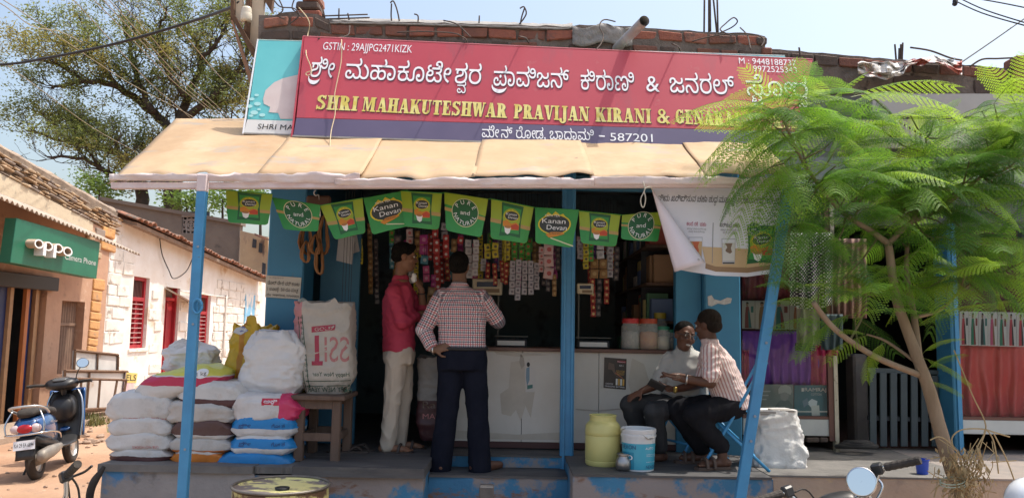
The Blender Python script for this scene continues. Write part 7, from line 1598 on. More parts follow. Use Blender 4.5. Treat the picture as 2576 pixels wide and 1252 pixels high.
# ================================================================== PEOPLE
TMP = bpy.data.scenes.new('remesh_tmp')
def blob(prims,voxel,smooth=3):
    """union of tapered capsules, ellipsoids and ring lofts as one continuous skin"""
    mb = MB()
    for p in prims:
        if p[0] == 'cap':
            _,a,r0,b,r1 = p; a,b = V(a),V(b); d = (b - a); L = max(d.length,1e-4); d.normalize(); pts = []; rr = []
            for i in range(5): t = -pi / 2 * (1 - i / 5); pts.append(a + d * r0 * sin(t)); rr.append(max(r0 * cos(t),.0008))
            for i in range(1,4): pts.append(a.lerp(b,i / 4)); rr.append(r0 + (r1 - r0) * i / 4)
            for i in range(6): t = pi / 2 * (i / 5.); pts.append(b + d * r1 * sin(t)); rr.append(max(r1 * cos(t),.0008))
            mb.tube(pts,rr,14)
        elif p[0] == 'ell': mb.sphere(p[1],p[2],12,0,p[3] if len(p) > 3 else None)
        else:
            n = 24; rings = p[1]; vs = []
            for c,rx,ry,s_,f_ in rings:
                for j in range(n): t = 2 * pi * j / n; vs.append(V(c) + V(s_) * rx * math.copysign(abs(cos(t)) ** .85,cos(t)) + V(f_) * ry * math.copysign(abs(sin(t)) ** .85,sin(t)))
            k = len(rings); fs = [(i * n + j,i * n + (j + 1) % n,(i + 1) * n + (j + 1) % n,(i + 1) * n + j) for i in range(k - 1) for j in range(n)] + [tuple(range(n))[::-1],tuple(range((k - 1) * n,k * n))]
            mb.add(vs,fs)
    me = bpy.data.meshes.new('b'); me.from_pydata([tuple(q) for q in mb.v],[],mb.f); o = bpy.data.objects.new('b',me); TMP.collection.objects.link(o)
    m = o.modifiers.new('r','REMESH'); m.mode = 'VOXEL'; m.voxel_size = voxel
    if smooth: s_ = o.modifiers.new('s','SMOOTH'); s_.factor = .5; s_.iterations = smooth
    
    with bpy.context.temp_override(scene=TMP,view_layer=TMP.view_layers[0]):
        r = bpy.data.meshes.new_from_object(o.evaluated_get(bpy.context.evaluated_depsgraph_get()))
    out = MB(); out.v = [q.co.copy() for q in r.vertices]; out.f = [tuple(q.vertices) for q in r.polygons]; out.m = [0] * len(out.f); out.nrm = [q.normal.copy() for q in r.vertices]
    bpy.data.objects.remove(o); bpy.data.meshes.remove(me); bpy.data.meshes.remove(r); return out
def folds(mb,amp,seed,sc=(9,9,16),only=None):
    for i,p in enumerate(mb.v):
        q = V((p.x * sc[0] + seed,p.y * sc[1],p.z * sc[2])); w = noise.noise_vector(q * .4) * 1.2
        a = max(0,1 - abs(noise.noise(q + w)) * 2.2) ** 2 - .3; b = noise.noise(q * 2.2 + w) * .35
        mb.v[i] = p + mb.nrm[i] * amp * (a + b) * (only(p) if only else 1)
    return mb
def bone_uv(mb,torso_c,f_,arms):
    """pattern coordinates that follow torso and sleeves, in metres"""
    f_ = V(f_).normalized(); s_ = V((f_.y,-f_.x,0)); uv = []
    for p in mb.v:
        best = None
        for a,b,r in arms:
            d = b - a; t = max(0,min(1,(p - a).dot(d) / d.length_squared)); c = a + d * t; dist = (p - c).length - r
            if best is None or dist < best[0]: best = (dist,a,d,c,t)
        cz = torso_c(p.z); rel = p - cz; dt = math.hypot(rel.dot(s_) / .19,rel.dot(f_) / .13) * .13 - .115
        if best is None or dt < best[0] + .012:
            x,y = rel.dot(s_),-rel.dot(f_); uv.append((atan2(x,y) * .165,p.z))
        else:
            _,a,d,c,t = best; dn = d.normalized(); x = V((0,0,1)).cross(dn); x = x.normalized() if x.length > .2 else V((1,0,0)); y = dn.cross(x); r = p - c; uv.append((atan2(r.dot(x),r.dot(y)) * .055,t * d.length))
    mb.uv = uv; return mb
def headparts(c,hf,pitch=0.,tiltr=0.):
    hf = V(hf).normalized(); s_ = V((hf.y,-hf.x,0)); R = Matrix((s_,hf,V((0,0,1)))).transposed() @ rotm('X',pitch) @ rotm('Y',tiltr)
    c = V(c); w = lambda x,y,z: c + R @ V((x,y,z))
    pr = [('ell',w(0,-.012,.03),(.075,.094,.085),R),('ell',w(0,.02,-.025),(.063,.07,.09),R),('ell',w(0,.04,-.078),(.045,.047,.036),R),('cap',w(0,.086,.018),.008,w(0,.104,-.02),.0125),('ell',w(.017,.09,-.024),(.011,.012,.009),R),('ell',w(-.017,.09,-.024),(.011,.012,.009),R),
          ('ell',w(0,.086,-.052),(.025,.012,.007),R),('ell',w(0,.085,-.064),(.022,.012,.008),R),('ell',w(.03,.075,.034),(.026,.014,.009),R),('ell',w(-.03,.075,.034),(.026,.014,.009),R)]
    for k in (-1,1): pr += [('ell',w(k * .074,-.008,0),(.010,.021,.031),R),('ell',w(k * .04,.06,-.02),(.026,.022,.024),R)]
    return pr,w,R
def hand(wr,d,pn,side,curl=.5,L=.175):
    """palm and five separate fingers; d finger direction, pn back of the hand, side +1/-1 thumb side"""
    d = V(d).normalized(); pn = V(pn); pn = (pn - d * pn.dot(d)).normalized(); t = d.cross(pn) * side; wr = V(wr); pr = []
    k = L / .19; pal = wr + d * .05 * k; R = Matrix((t,d,pn)).transposed()
    pr += [('ell',pal,(.042 * k,.055 * k,.016 * k),R),('cap',wr,.026 * k,pal,.022 * k)]
    for i,(o,ln) in enumerate(((.030,.072),(.010,.080),(-.011,.074),(-.031,.058))):
        a = wr + d * .092 * k + t * o * k; dd = d.copy(); r = .0092 * k
        for s_ in range(3):
            dd = (dd - pn * curl * (.5 + .2 * s_)).normalized(); b = a + dd * ln * k * (.42,.32,.26)[s_]; pr.append(('cap',a,r,b,r * .9)); a = b; r *= .92
    a = wr + d * .03 * k + t * .032 * k; dd = (d * .6 + t * .75 - pn * curl * .4).normalized(); b = a + dd * .045 * k; c = b + (dd * .5 + d * .6 - pn * curl * .3).normalized() * .036 * k
    pr += [('cap',a,.013 * k,b,.0105 * k),('cap',b,.0105 * k,c,.009 * k)]; return pr
def skin(n_,c): return mat(n_,c,tuple(x * .86 for x in c),sc=14,rough=.5,bump=.05,bsc=120,spec=.35)
m_hair = mat('black_hair',(.006,.0055,.005),(.012,.011,.01),sc=60,rough=.9,spec=.15,bump=.7,bsc=140,stretch=(1,1,.3)); m_hairgrey = mat('dark_brown_hair',(.014,.010,.008),(.028,.022,.018),sc=60,rough=.9,spec=.15,bump=.7,bsc=140,stretch=(1,1,.3))
def face(par,w,R,skinmat,open_mouth=False,glasses=False,moustache=False):
    for k in (-1,1):
        MB().sphere(w(k * .03,.077,.012),(.0115,.009,.0085),8,0,R).build('eye',mat('eye_white',(.6,.58,.55),rough=.25),par,smooth=True)
        MB().sphere(w(k * .03,.085,.012),.0052,6).build('iris',m_black,par,smooth=True); MB().sphere(w(k * .03,.082,.036),(.022,.006,.004),6,0,R).build('eyebrow',m_hair,par,smooth=True)
    if open_mouth: MB().sphere(w(0,.094,-.058),(.02,.008,.0075),8,0,R).build('teeth',mat('tooth_white',(.62,.60,.56),rough=.3),par,smooth=True)
    else: MB().sphere(w(0,.094,-.058),(.021,.006,.006),8,0,R).build('lips',mat('lip_brown',(.14,.06,.05),rough=.5),par,smooth=True)
    if moustache: MB().sphere(w(0,.098,-.042),(.026,.008,.006),8,0,R).build('moustache',m_hair,par,smooth=True)
    if glasses:
        mb = MB()
        for k in (-1,1): mb.tube([w(k * .032 + .024 * cos(a * .5),.104,.010 + .019 * sin(a * .5)) for a in range(14)],.0022,5); mb.tube([w(k * .056,.103,.012),w(k * .078,.0,.012)],.002,4)
        mb.tube([w(-.01,.106,.014),w(.01,.106,.014)],.002,4); mb.build('glasses',m_black,par)
def frame(f_): f_ = V(f_).normalized(); return f_,V((f_.y,-f_.x,0))
def taper(pts,rs): return [('cap',pts[i],rs[i],pts[i + 1],rs[i + 1]) for i in range(len(pts) - 1)]
def foot(an,d,L=.25,zf=None):
    d = V(d).normalized(); an = V(an); z = zf + .03; h = V((an.x,an.y,z)) - d * .045; return [('cap',an,.04,h + d * .04,.036),('cap',h,.032,h + d * L * .55,.03),('cap',h + d * L * .5,.034,h + d * L * .82 + V((0,0,-.008)),.024)]
def toes(an,d,side,zf,L=.25):
    d = V(d).normalized(); s_ = V((d.y,-d.x,0)); h = V((an[0],an[1],zf + .02)) - d * .045; return [('cap',h + d * L * .8 + s_ * o,.013,h + d * (L * .8 + ln) + s_ * o * 1.15,.010) for o,ln in ((-.028 * side,.045),(-.01 * side,.04),(.006 * side,.035),(.02 * side,.03),(.032 * side,.022))]

# ---- A: man in the checked shirt, back to the street
def pat(name,kind,c0,c1,c2,pitch):
    m = mat(name,c0,rough=.75,spec=.2); N,L,b = nodes_of(m); uvn = N.new('ShaderNodeUVMap'); sx = N.new('ShaderNodeSeparateXYZ'); L.new(uvn.outputs[0],sx.inputs[0])
    def stripe(sock,off,width,per):
        a = N.new('ShaderNodeMath'); a.operation = 'MULTIPLY_ADD'; a.inputs[1].default_value = 1 / per; a.inputs[2].default_value = off; L.new(sock,a.inputs[0]); f = N.new('ShaderNodeMath'); f.operation = 'FRACT'; L.new(a.outputs[0],f.inputs[0]); g = N.new('ShaderNodeMath'); g.operation = 'LESS_THAN'; g.inputs[1].default_value = width; L.new(f.outputs[0],g.inputs[0]); return g.outputs[0]
    src = None; seq = [(0,0.,c1),(0,.5,c2),(1,0.,c1),(1,.5,c2)] if kind == 'check' else [(0,0.,c1)]
    for ax,off,col in seq:
        mx = N.new('ShaderNodeMix'); mx.data_type = 'RGBA'; w = .25 if kind == 'check' else .42
        g = stripe(sx.outputs[ax],off + 10,w,pitch)
        if kind == 'check': mm = N.new('ShaderNodeMath'); mm.operation = 'MULTIPLY'; mm.inputs[1].default_value = .72; L.new(g,mm.inputs[0]); g = mm.outputs[0]
        L.new(g,mx.inputs[0])
        if src is None: mx.inputs[6].default_value = (*c0,1)
        else: L.new(src,mx.inputs[6])
        mx.inputs[7].default_value = (*col,1); src = mx.outputs[2]
    L.new(src,b.inputs['Base Color']); return m
def J(u,v,Y): return P(u,v,Y)
def build_person(label,loc,body,shirt,trousers,mats,uvfn=None,shirt_fold=.008,tr_fold=.007,seeds=(1,2),svox=.010):
    th = thing('person',label,'person',loc,'people at the shop')
    bd = blob(body,.0075,2).build('body',mats[0],th,smooth=True)
    sm = blob(shirt,svox,3); folds(sm,shirt_fold,seeds[0])
    if uvfn: uvfn(sm)
    sm.build('shirt',mats[1],th,smooth=True)
    tm = blob(trousers,.010,3); folds(tm,tr_fold,seeds[1],(9,9,5)); tm.build('trousers',mats[2],th,smooth=True)
    return th,bd
YA = 6.33; f_,s_ = frame((0,1,0))
pel,wai,che,nek,hed = J(1163,905,YA),J(1163,862,YA),J(1160,775,YA - .01),J(1157,712,YA + .02),J(1155,672,YA + .05)
sL,eL,wL = J(1106,748,YA - .01),J(1066,830,YA - .03),J(1092,880,YA - .09); sR,eR,wR = J(1216,750,YA),J(1252,806,YA + .08),J(1246,790,YA + .32)
hL,kL,aL = J(1135,915,YA),J(1124,1045,YA - .01),J(1106,1172,YA); hR,kR,aR = J(1193,915,YA),J(1202,1045,YA - .01),J(1207,1172,YA)
hp,hw,hR_ = headparts(hed,(.08,1,0),-4)
zs_ = ZS + .006
body = hp + [('cap',nek - V((0,0,.05)),.062,hed - V((0,.01,.03)),.057),('ring',[(pel,.17,.12,s_,f_),(wai,.165,.12,s_,f_),(che,.17,.11,s_,f_),(nek - V((0,0,.03)),.09,.07,s_,f_)])] + taper([sL,eL,wL],[.05,.042,.028]) + taper([sR,eR,wR],[.05,.042,.028]) + taper([hL,kL,aL],[.09,.06,.04]) + taper([hR,kR,aR],[.09,.06,.04]) + foot(aL,(-.25,1,0),.25,zs_) + foot(aR,(.85,.6,0),.25,zs_)
body += hand(wL,J(1120,872,YA - .12) - wL,(-.2,-1,.3),1,.25) + hand(wR,(-.3,.9,.2),(0,0,1),1,.5)
shirt = [('ring',[(J(1163,880,YA),.188,.135,s_,f_),(wai,.188,.14,s_,f_),(J(1162,815,YA),.19,.135,s_,f_),(che,.195,.128,s_,f_),(J(1158,738,YA + .01),.17,.095,s_,f_),(J(1157,722,YA + .015),.09,.075,s_,f_)]),('ring',[(J(1157,728,YA + .01),.074,.078,s_,f_),(J(1156,710,YA + .02),.068,.072,s_,f_)])] + taper([sL + V((.02,0,.0)),eL,J(1083,866,YA - .07)],[.078,.064,.054]) + taper([sR - V((.02,0,0)),eR,eR.lerp(wR,.55)],[.078,.064,.056])
trous = [('ring',[(J(1163,874,YA),.19,.14,s_,f_),(pel,.205,.15,s_,f_),(J(1163,930,YA),.20,.145,s_,f_)])] + taper([hL,kL,aL - V((0,0,.035))],[.105,.088,.088]) + taper([hR,kR,aR - V((0,0,.035))],[.105,.088,.09])
m_chk = pat('red_navy_check_cloth','check',(.74,.70,.70),(.03,.03,.06),(.42,.05,.06),.036)
tc = lambda z: V((J(1160,800,YA).x,YA,z))
PA,bA = build_person('person in red and navy checked shirt and dark trousers standing on the shop step',(pel.x,YA,zs_),body,shirt,trous,(skin('brown_skin',(.20,.105,.065)),m_chk,mat('navy_trouser_cloth',(.009,.011,.02),(.013,.015,.026),sc=8,rough=.9,spec=.1,bump=.15)),lambda m: bone_uv(m,tc,f_,[(sL,eL,.06),(eL,wL,.055),(sR,eR,.06),(eR,wR,.055)]),  .007,.006)
blob([('ell',hw(0,-.022,.042),(.083,.096,.088),hR_),('ell',hw(0,-.045,-.005),(.078,.07,.06),hR_)],.009,2).build('hair',m_hair,PA,smooth=True)
face(PA,hw,hR_,None)
b_ = MB(); b_.tube([J(1163,876,YA) + s_ * .196 * cos(a * pi / 12) + f_ * .145 * sin(a * pi / 12) for a in range(25)],.015,6); b_.build('belt',m_black,PA,smooth=True)
b_ = MB(); wd = (J(1120,872,YA - .12) - wL).normalized(); b_.tube([wL + V((0,0,0)) + (V((0,0,1)).cross(wd).normalized() * cos(a * pi / 8) + V((0,0,1)) * sin(a * pi / 8)) * .033 for a in range(17)],.007,5); b_.build('wristwatch',mat('bright_steel'),PA,smooth=True)
for an,d in ((aL,(-.25,1,0)),(aR,(.85,.6,0))):
    d = V(d).normalized(); h = V((an.x,an.y,zs_ + .034)); blob([('cap',h - d * .05,.042,h + d * .10,.042),('cap',h + d * .08,.042,h + d * .19,.030)],.009,2).build('shoe',mat('brown_leather',(.14,.06,.035),(.10,.045,.03),sc=9,rough=.45),PA,smooth=True)

# ---- B: young man in the pink red shirt
YM = 6.56; f_,s_ = frame((.8,.45,0))
pel,wai,che,nek,hed = J(1004,888,YM),J(1003,830,YM),J(1002,755,YM),J(1008,695,YM),J(1018,648,YM + .01)
sR,eR,wR = J(992,735,YM - .14),J(1012,812,YM - .17),J(1052,790,YM - .05); sL,eL,wL = J(1020,732,YM + .14),J(1066,800,YM + .08),J(1060,728,YM + .0)
hR,kR,aR = J(996,900,YM - .07),J(988,1010,YM - .07),J(975,1116,YM - .07); hL,kL,aL = J(1012,900,YM + .08),J(1014,1008,YM + .10),J(1006,1106,YM + .12)
hp,hw,hR_ = headparts(hed,(1,.18,0),-4); zf_ = ZF + .01
body = hp + [('cap',nek - V((0,0,.05)),.055,hed - V((.02,0,.03)),.05),('ring',[(pel,.15,.10,s_,f_),(wai,.14,.10,s_,f_),(che,.155,.10,s_,f_),(nek - V((0,0,.03)),.08,.06,s_,f_)])] + taper([sR,eR,wR],[.045,.038,.026]) + taper([sL,eL,wL],[.045,.038,.026]) + taper([hR,kR,aR],[.08,.055,.036]) + taper([hL,kL,aL],[.08,.055,.036]) + foot(aR,(1,-.1,0),.25,zf_) + toes(aR,(1,-.1,0),1,zf_) + foot(aL,(1,.1,0),.25,zf_) + toes(aL,(1,.1,0),1,zf_)
body += hand(wL,J(1046,700,YM - .01) - wL,(.8,-.4,0),1,.5,.165) + hand(wR,(.8,.4,.1),(0,-.8,.5),1,.4,.165)
shirt = [('ring',[(J(1004,884,YM),.158,.122,s_,f_),(wai,.152,.122,s_,f_),(J(1002,790,YM),.158,.122,s_,f_),(che,.168,.118,s_,f_),(J(1004,722,YM),.15,.085,s_,f_),(J(1006,708,YM),.08,.07,s_,f_)]),('ring',[(J(1006,712,YM),.066,.068,s_,f_),(J(1009,693,YM + .005),.06,.064,s_,f_)])] + taper([sR,eR,eR.lerp(wR,.8)],[.068,.056,.046]) + taper([sL,eL,eL.lerp(wL,.35)],[.068,.056,.048])
trous = [('ring',[(J(1004,872,YM),.15,.11,s_,f_),(pel,.158,.118,s_,f_),(J(1003,915,YM),.155,.115,s_,f_)])] + taper([hR,kR,aR - V((0,0,.01))],[.092,.072,.062]) + taper([hL,kL,aL - V((0,0,.01))],[.092,.072,.062])
PB_,bB = build_person('person in deep pink shirt and cream trousers looking into the shop',(pel.x,YM,ZF),body,shirt,trous,(skin('warm_brown_skin',(.25,.125,.075)),mat('deep_pink_cloth',(.42,.035,.075),(.38,.03,.065),sc=5,rough=.75),mat('cream_trouser_cloth',(.50,.43,.35),(.45,.38,.31),sc=6,rough=.8)),None,.009,.011,(3,4))
blob([('ell',hw(0,-.02,.048),(.084,.098,.088),hR_),('ell',hw(0,-.05,.0),(.078,.066,.05),hR_),('ell',hw(0,.055,.095),(.05,.035,.028),hR_)],.009,2).build('hair',m_hair,PB_,smooth=True); face(PB_,hw,hR_,None,moustache=True)
mb = MB(); c_ = J(1042,700,YM - .03); mb.sphere(c_,(.026,.022,.042),10); mb.v = [p + (p - c_).normalized() * .012 * noise.noise(p * 30) for p in mb.v]; tag(mb.build('handkerchief',m_offwhite,smooth=True),'crumpled white handkerchief held to the mouth of the man in pink','handkerchief')
mb = MB(); ax = (wL - eL).normalized(); x_ = ax.cross(V((0,1,0))).normalized(); y_ = ax.cross(x_); mb.tube([wL - ax * .03 + (x_ * cos(a * pi / 8) + y_ * sin(a * pi / 8)) * .031 for a in range(17)],.005,5); mb.build('bracelet',m_black,PB_,smooth=True)
for an,d in ((aR,(1,-.1,0)),(aL,(1,.1,0))):
    d = V(d).normalized(); sd = V((d.y,-d.x,0)); c = V((an.x,an.y,ZF + .014)) + d * .075; mb = MB(); o = [(-.5,0),(-.48,.11),(-.3,.15),(0,.13),(.3,.18),(.45,.13),(.5,0),(.45,-.13),(.3,-.18),(0,-.13),(-.3,-.15),(-.48,-.11)]; n = 12; L = .285
    mb.add([c + d * a * L + sd * b * L + V((0,0,zz)) for zz in (-.014,.006) for a,b in o],[tuple(range(n))[::-1],tuple(range(n,2 * n))] + [(i,(i + 1) % n,n + (i + 1) % n,n + i) for i in range(n)])
    mb.tube(catmull([c + d * .02 + sd * .05,c + d * .03 + sd * .03 + V((0,0,.055)),c + d * .03 - sd * .03 + V((0,0,.055)),c + d * .02 - sd * .05],4),.012,5); mb.build('sandal',mat('dark_sandal'),PB_)

# ---- chairs
def folding_chair(c,yaw,label):
    c = V(c); th = thing('folding_chair',label,'chair',tuple(c),'blue folding chairs on the platform'); R = rotm('Z',yaw); w = lambda x,y,z: c + R @ V((x,y,z))
    def bar(a,b,r=.011,name='frame_bar'): MB().tube([w(*a),w(*b)],r,7).build(name,m_chair,th,smooth=True)
    for y in (-.2,.2):
        MB().tube(catmull([w(-.26,y,.78),w(-.24,y,.80),w(-.20,y,.72),w(.0,y,.36),w(.22,y,0)],4),.012,7).build('front_leg',m_chair,th,smooth=True)
        yi = y * .88; MB().tube([w(.19,yi,.425),w(-.27,yi,0)],.012,7).build('rear_leg',m_chair,th,smooth=True)
    for z,x in ((.14,.142),): bar((x,-.2,z),(x,.2,z))
    bar((-.17,-.18,.092),(-.17,.18,.092)); bar((-.255,-.2,.79),(-.255,.2,.79),.012)
    for z in (.62,.72): MB().box(w(-.19 - (z - .62) * .4,0,z),(.012,.40,.06),R @ rotm('Y',-24)).build('back_slat',m_chair,th,bevel=.004)
    for i in range(4): MB().box(w(-.15 + i * .1,0,.43),(.085,.38,.014),R).build('seat_slat',m_chair,th,bevel=.004)
m_chair = mat('bright_blue_paint',(.045,.26,.52),(.055,.30,.58),sc=7,rough=.4,stains=[((.12,.13,.15),26.,.7,.04)])
cD = P(1838,1150,6.12); folding_chair((cD.x,6.14,ZF + .006),168,'blue folding chair under the man in the striped shirt'); cC = P(1728,1130,6.5); folding_chair((cC.x,6.5,ZF + .006),205,'blue folding chair under the man in the grey shirt')

# ---- C: smiling man in grey, seated facing the street
YC_ = 6.45; f_,s_ = frame((-.5,-.85,0))
pel,che,nek,hed = J(1722,1008,YC_ + .05),J(1718,925,YC_),J(1718,874,YC_ - .02),J(1722,846,YC_ - .07)
sR,eR,wR = J(1686,905,YC_ - .02),J(1654,966,YC_ - .03),J(1614,984,YC_ - .17); sL,eL,wL = J(1752,905,YC_ - .05),J(1762,965,YC_ - .12),J(1697,979,YC_ - .26)
hR,kR,aR = J(1704,1018,YC_ + .02),J(1584,1016,YC_ - .10),J(1622,1126,YC_ + .0); hL,kL,aL = J(1730,1020,YC_ - .04),J(1644,1034,YC_ - .28),J(1660,1128,YC_ - .16)
hp,hw,hR_ = headparts(hed,(.25,-1,0),-6,-12)
body = hp + [('cap',nek - V((0,0,.04)),.056,hed - V((0,0,.03)),.052),('ring',[(pel,.165,.13,s_,f_),(J(1720,965,YC_ + .02),.17,.14,s_,f_),(che,.17,.12,s_,f_),(nek - V((0,0,.03)),.085,.065,s_,f_)])] + taper([sR,eR,wR],[.048,.04,.027]) + taper([sL,eL,wL],[.048,.04,.027]) + taper([hR,kR,aR],[.085,.06,.038]) + taper([hL,kL,aL],[.085,.06,.038]) + foot(aR,(-.8,-.5,0),.24,zf_) + foot(aL,(-.8,-.5,0),.24,zf_)
body += hand(wR,(-.8,-.3,-.35),(0,-.4,.9),-1,.35,.16) + hand(wL,(-1,-.05,.25),(.1,.5,-.85),1,.45,.17)
shirt = [('ring',[(J(1724,1012,YC_ + .05),.185,.15,s_,f_),(J(1721,970,YC_ + .02),.192,.165,s_,f_),(che,.192,.145,s_,f_),(J(1719,893,YC_ - .01),.165,.095,s_,f_),(J(1720,880,YC_ - .02),.085,.072,s_,f_)]),('ring',[(J(1720,884,YC_ - .02),.07,.07,s_,f_),(J(1722,868,YC_ - .03),.066,.066,s_,f_)])] + taper([sR,sR.lerp(eR,.85)],[.072,.066]) + taper([sL,sL.lerp(eL,.85)],[.072,.066])
trous = [('ring',[(pel - V((0,0,.06)),.175,.16,s_,f_),(pel,.178,.155,s_,f_)])] + taper([hR,kR,kR.lerp(aR,.92)],[.095,.078,.068]) + taper([hL,kL,kL.lerp(aL,.92)],[.095,.078,.068])
PC,bC = build_person('person in light grey shirt and glasses smiling on a folding chair with a phone',(pel.x,YC_,ZF),body,shirt,trous,(skin('dark_brown_skin',(.135,.062,.040)),mat('light_grey_cloth',(.44,.44,.42),(.40,.40,.385),sc=6,rough=.8),mat('charcoal_trouser_cloth',(.026,.027,.031),(.036,.037,.042),sc=7,rough=.8)),None,.009,.008,(5,6))
blob([('ell',hw(0,-.025,.046),(.082,.094,.082),hR_)],.009,2).build('hair',m_hair,PC,smooth=True); face(PC,hw,hR_,None,True,True)
tag(MB().box(J(1652,968,YC_ - .32),(.13,.02,.07),rotm('Y',25) @ rotm('X',40)).build('mobile_phone',m_black,bevel=.006),'black mobile phone in the hand of the man in grey','phone')
MB().box(wL + V((.0,-.02,.0)),(.03,.055,.055),rotm('Y',10)).build('wristwatch',mat('gold_watch',(.55,.4,.12),rough=.3,metal=.8),PC,bevel=.012)
# ---- D: man in the striped shirt, leaning over
YD = 6.1; f_,s_ = frame((-.93,.36,0))
pel,wai,che,nek,hed = J(1842,1012,YD),J(1828,975,YD),J(1802,905,YD),J(1788,862,YD),J(1780,819,YD + .01)
sL,eL,wL = J(1788,886,YD - .17),J(1788,962,YD - .22),J(1716,952,YD - .2); sR,eR,wR = J(1790,888,YD + .17),J(1762,962,YD + .2),J(1706,945,YD + .08)
hL,kL,aL = J(1838,1022,YD - .09),J(1744,1042,YD - .16),J(1816,1124,YD - .12); hR,kR,aR = J(1838,1018,YD + .1),J(1698,1028,YD + .1),J(1768,1130,YD + .12)
hp,hw,hR_ = headparts(hed,(-.75,.65,0),-10)
body = hp + [('cap',nek - V((0,0,.04)),.06,hed - V((0,0,.03)),.056),('ring',[(pel,.16,.13,s_,f_),(wai,.155,.125,s_,f_),(che,.17,.115,s_,f_),(nek - V((0,0,.02)),.085,.065,s_,f_)])] + taper([sL,eL,wL],[.048,.042,.027]) + taper([sR,eR,wR],[.048,.042,.027]) + taper([hL,kL,aL],[.09,.062,.04]) + taper([hR,kR,aR],[.09,.062,.04]) + foot(aL,(-1,-.25,0),.25,zf_ + .012) + toes(aL,(-1,-.25,0),1,zf_ + .012) + foot(aR,(-1,.1,0),.25,zf_ + .012)
body += hand(wL,(-1,-.05,.22),(0,.3,-1),1,.12,.18) + hand(wR,(-1,-.3,.1),(0,0,1),1,.4,.17)
shirt = [('ring',[(J(1852,1024,YD),.172,.135,s_,f_),(J(1840,1000,YD),.178,.14,s_,f_),(wai,.175,.14,s_,f_),(J(1814,940,YD),.18,.14,s_,f_),(che,.188,.132,s_,f_),(J(1793,880,YD),.165,.09,s_,f_),(J(1789,868,YD),.085,.07,s_,f_)]),('ring',[(J(1789,872,YD),.072,.07,s_,f_),(J(1784,852,YD),.068,.068,s_,f_)])] + taper([sL,sL.lerp(eL,.78)],[.074,.066]) + taper([sR,sR.lerp(eR,.78)],[.074,.066]) + [('ring',[(sL.lerp(eL,.60),.072,.075,V((1,0,0)),V((0,1,0))),(sL.lerp(eL,.84),.07,.073,V((1,0,0)),V((0,1,0)))])]
trous = [('ring',[(pel - V((0,0,.055)),.17,.15,s_,f_),(pel + V((-.02,0,.02)),.172,.142,s_,f_)])] + taper([hL,kL,kL.lerp(aL,.95)],[.105,.08,.066]) + taper([hR,kR,kR.lerp(aR,.95)],[.105,.08,.066])
m_str = pat('pink_striped_cloth','stripe',(.70,.62,.60),(.48,.27,.26),(.5,.3,.3),.024)
tcD = lambda z: pel.lerp(che,max(-.2,min(1.3,(z - pel.z) / (che.z - pel.z))))
PD,bD = build_person('person in pink striped shirt seen from behind, bending forward on a folding chair',(pel.x,YD,ZF),body,shirt,trous,(skin('deep_brown_skin',(.12,.056,.036)),m_str,mat('black_trouser_cloth',(.012,.012,.015),(.018,.018,.022),sc=7,rough=.9,spec=.1)),lambda m: bone_uv(m,tcD,f_,[(sL,eL,.06),(sR,eR,.06)]),.008,.008,(7,8))
blob([('ell',hw(0,-.024,.044),(.083,.096,.086),hR_),('ell',hw(0,-.055,-.01),(.076,.06,.055),hR_)],.009,2).build('hair',m_hairgrey,PD,smooth=True); face(PD,hw,hR_,None)
mb = MB(); ax = (wL - eL).normalized(); x_ = ax.cross(V((0,1,0))).normalized(); y_ = ax.cross(x_); mb.tube([wL - ax * .03 + (x_ * cos(a * pi / 8) + y_ * sin(a * pi / 8)) * .033 for a in range(17)],.008,5); mb.build('wristwatch',mat('bright_steel'),PD,smooth=True)
for an,d in ((aL,V((-1,-.25,0))),(aR,V((-1,.1,0)))):
    d.normalize(); sd = V((d.y,-d.x,0)); c = V((an.x,an.y,ZF + .02)) + d * .08; mb = MB(); L = .285; n = 12
    mb.add([c + d * a * L + sd * b * L + V((0,0,zz)) for zz in (-.014,.008) for a,b in o],[tuple(range(n))[::-1],tuple(range(n,2 * n))] + [(i,(i + 1) % n,n + (i + 1) % n,n + i) for i in range(n)])
    for off in (.06,.0): mb.tube(catmull([c + d * off + sd * .05,c + d * off + sd * .03 + V((0,0,.06)),c + d * off - sd * .03 + V((0,0,.06)),c + d * off - sd * .05],4),.014,5)
    mb.build('sandal',mat('brown_sandal',(.10,.065,.05),rough=.7),PD)
bpy.data.scenes.remove(TMP)

# ================================================================== SCOOTER AND MOTORCYCLES
m_rub = mat('black_rubber',(.022,.020,.019),(.05,.04,.033),sc=9,rough=.85,bump=.3); m_blkpl = mat('black_plastic',(.022,.022,.024),(.03,.03,.032),sc=9,rough=.42); m_chr = mat('chrome',(.62,.62,.62),rough=.12,metal=1.)
m_sblue = mat('metallic_blue_paint',(.015,.085,.26),rough=.25,metal=.35,coat=1.); m_silver = mat('silver_paint',(.55,.54,.52),rough=.3,metal=.7); m_mirror = mat('mirror_glass',(.8,.8,.8),rough=.02,metal=1.)
def local(c,yaw,lean=0.,k=1.): R = rotm('Z',yaw) @ rotm('Y',lean); c = V(c); return (lambda x,y,z: c + R @ V((x,y,z)) * k),R
def wheel(par,w,R,x,y,r,wd,rim):
    """wheel with axle along local x at (x, y, r)"""
    Rw = R @ rotm('Y',90); c = w(x,y,r); n = 10
    t = MB().lathe([(r - wd + wd * cos(2 * pi * i / n) * .95,wd * .85 * sin(2 * pi * i / n)) for i in range(n + 1)],c,36,0,Rw,cap=False).build('tyre',m_rub,par,smooth=True)
    MB().lathe([(.001,-.03),(.05,-.03),(.06,-.015),(r - wd * 1.9,-.02),(r - wd * 1.7,-.035),(r - wd * 1.7,.035),(r - wd * 1.9,.02),(.06,.015),(.05,.03),(.001,.03)],c,28,0,Rw,cap=False).build('rim',rim,par,smooth=True,autosm=40)
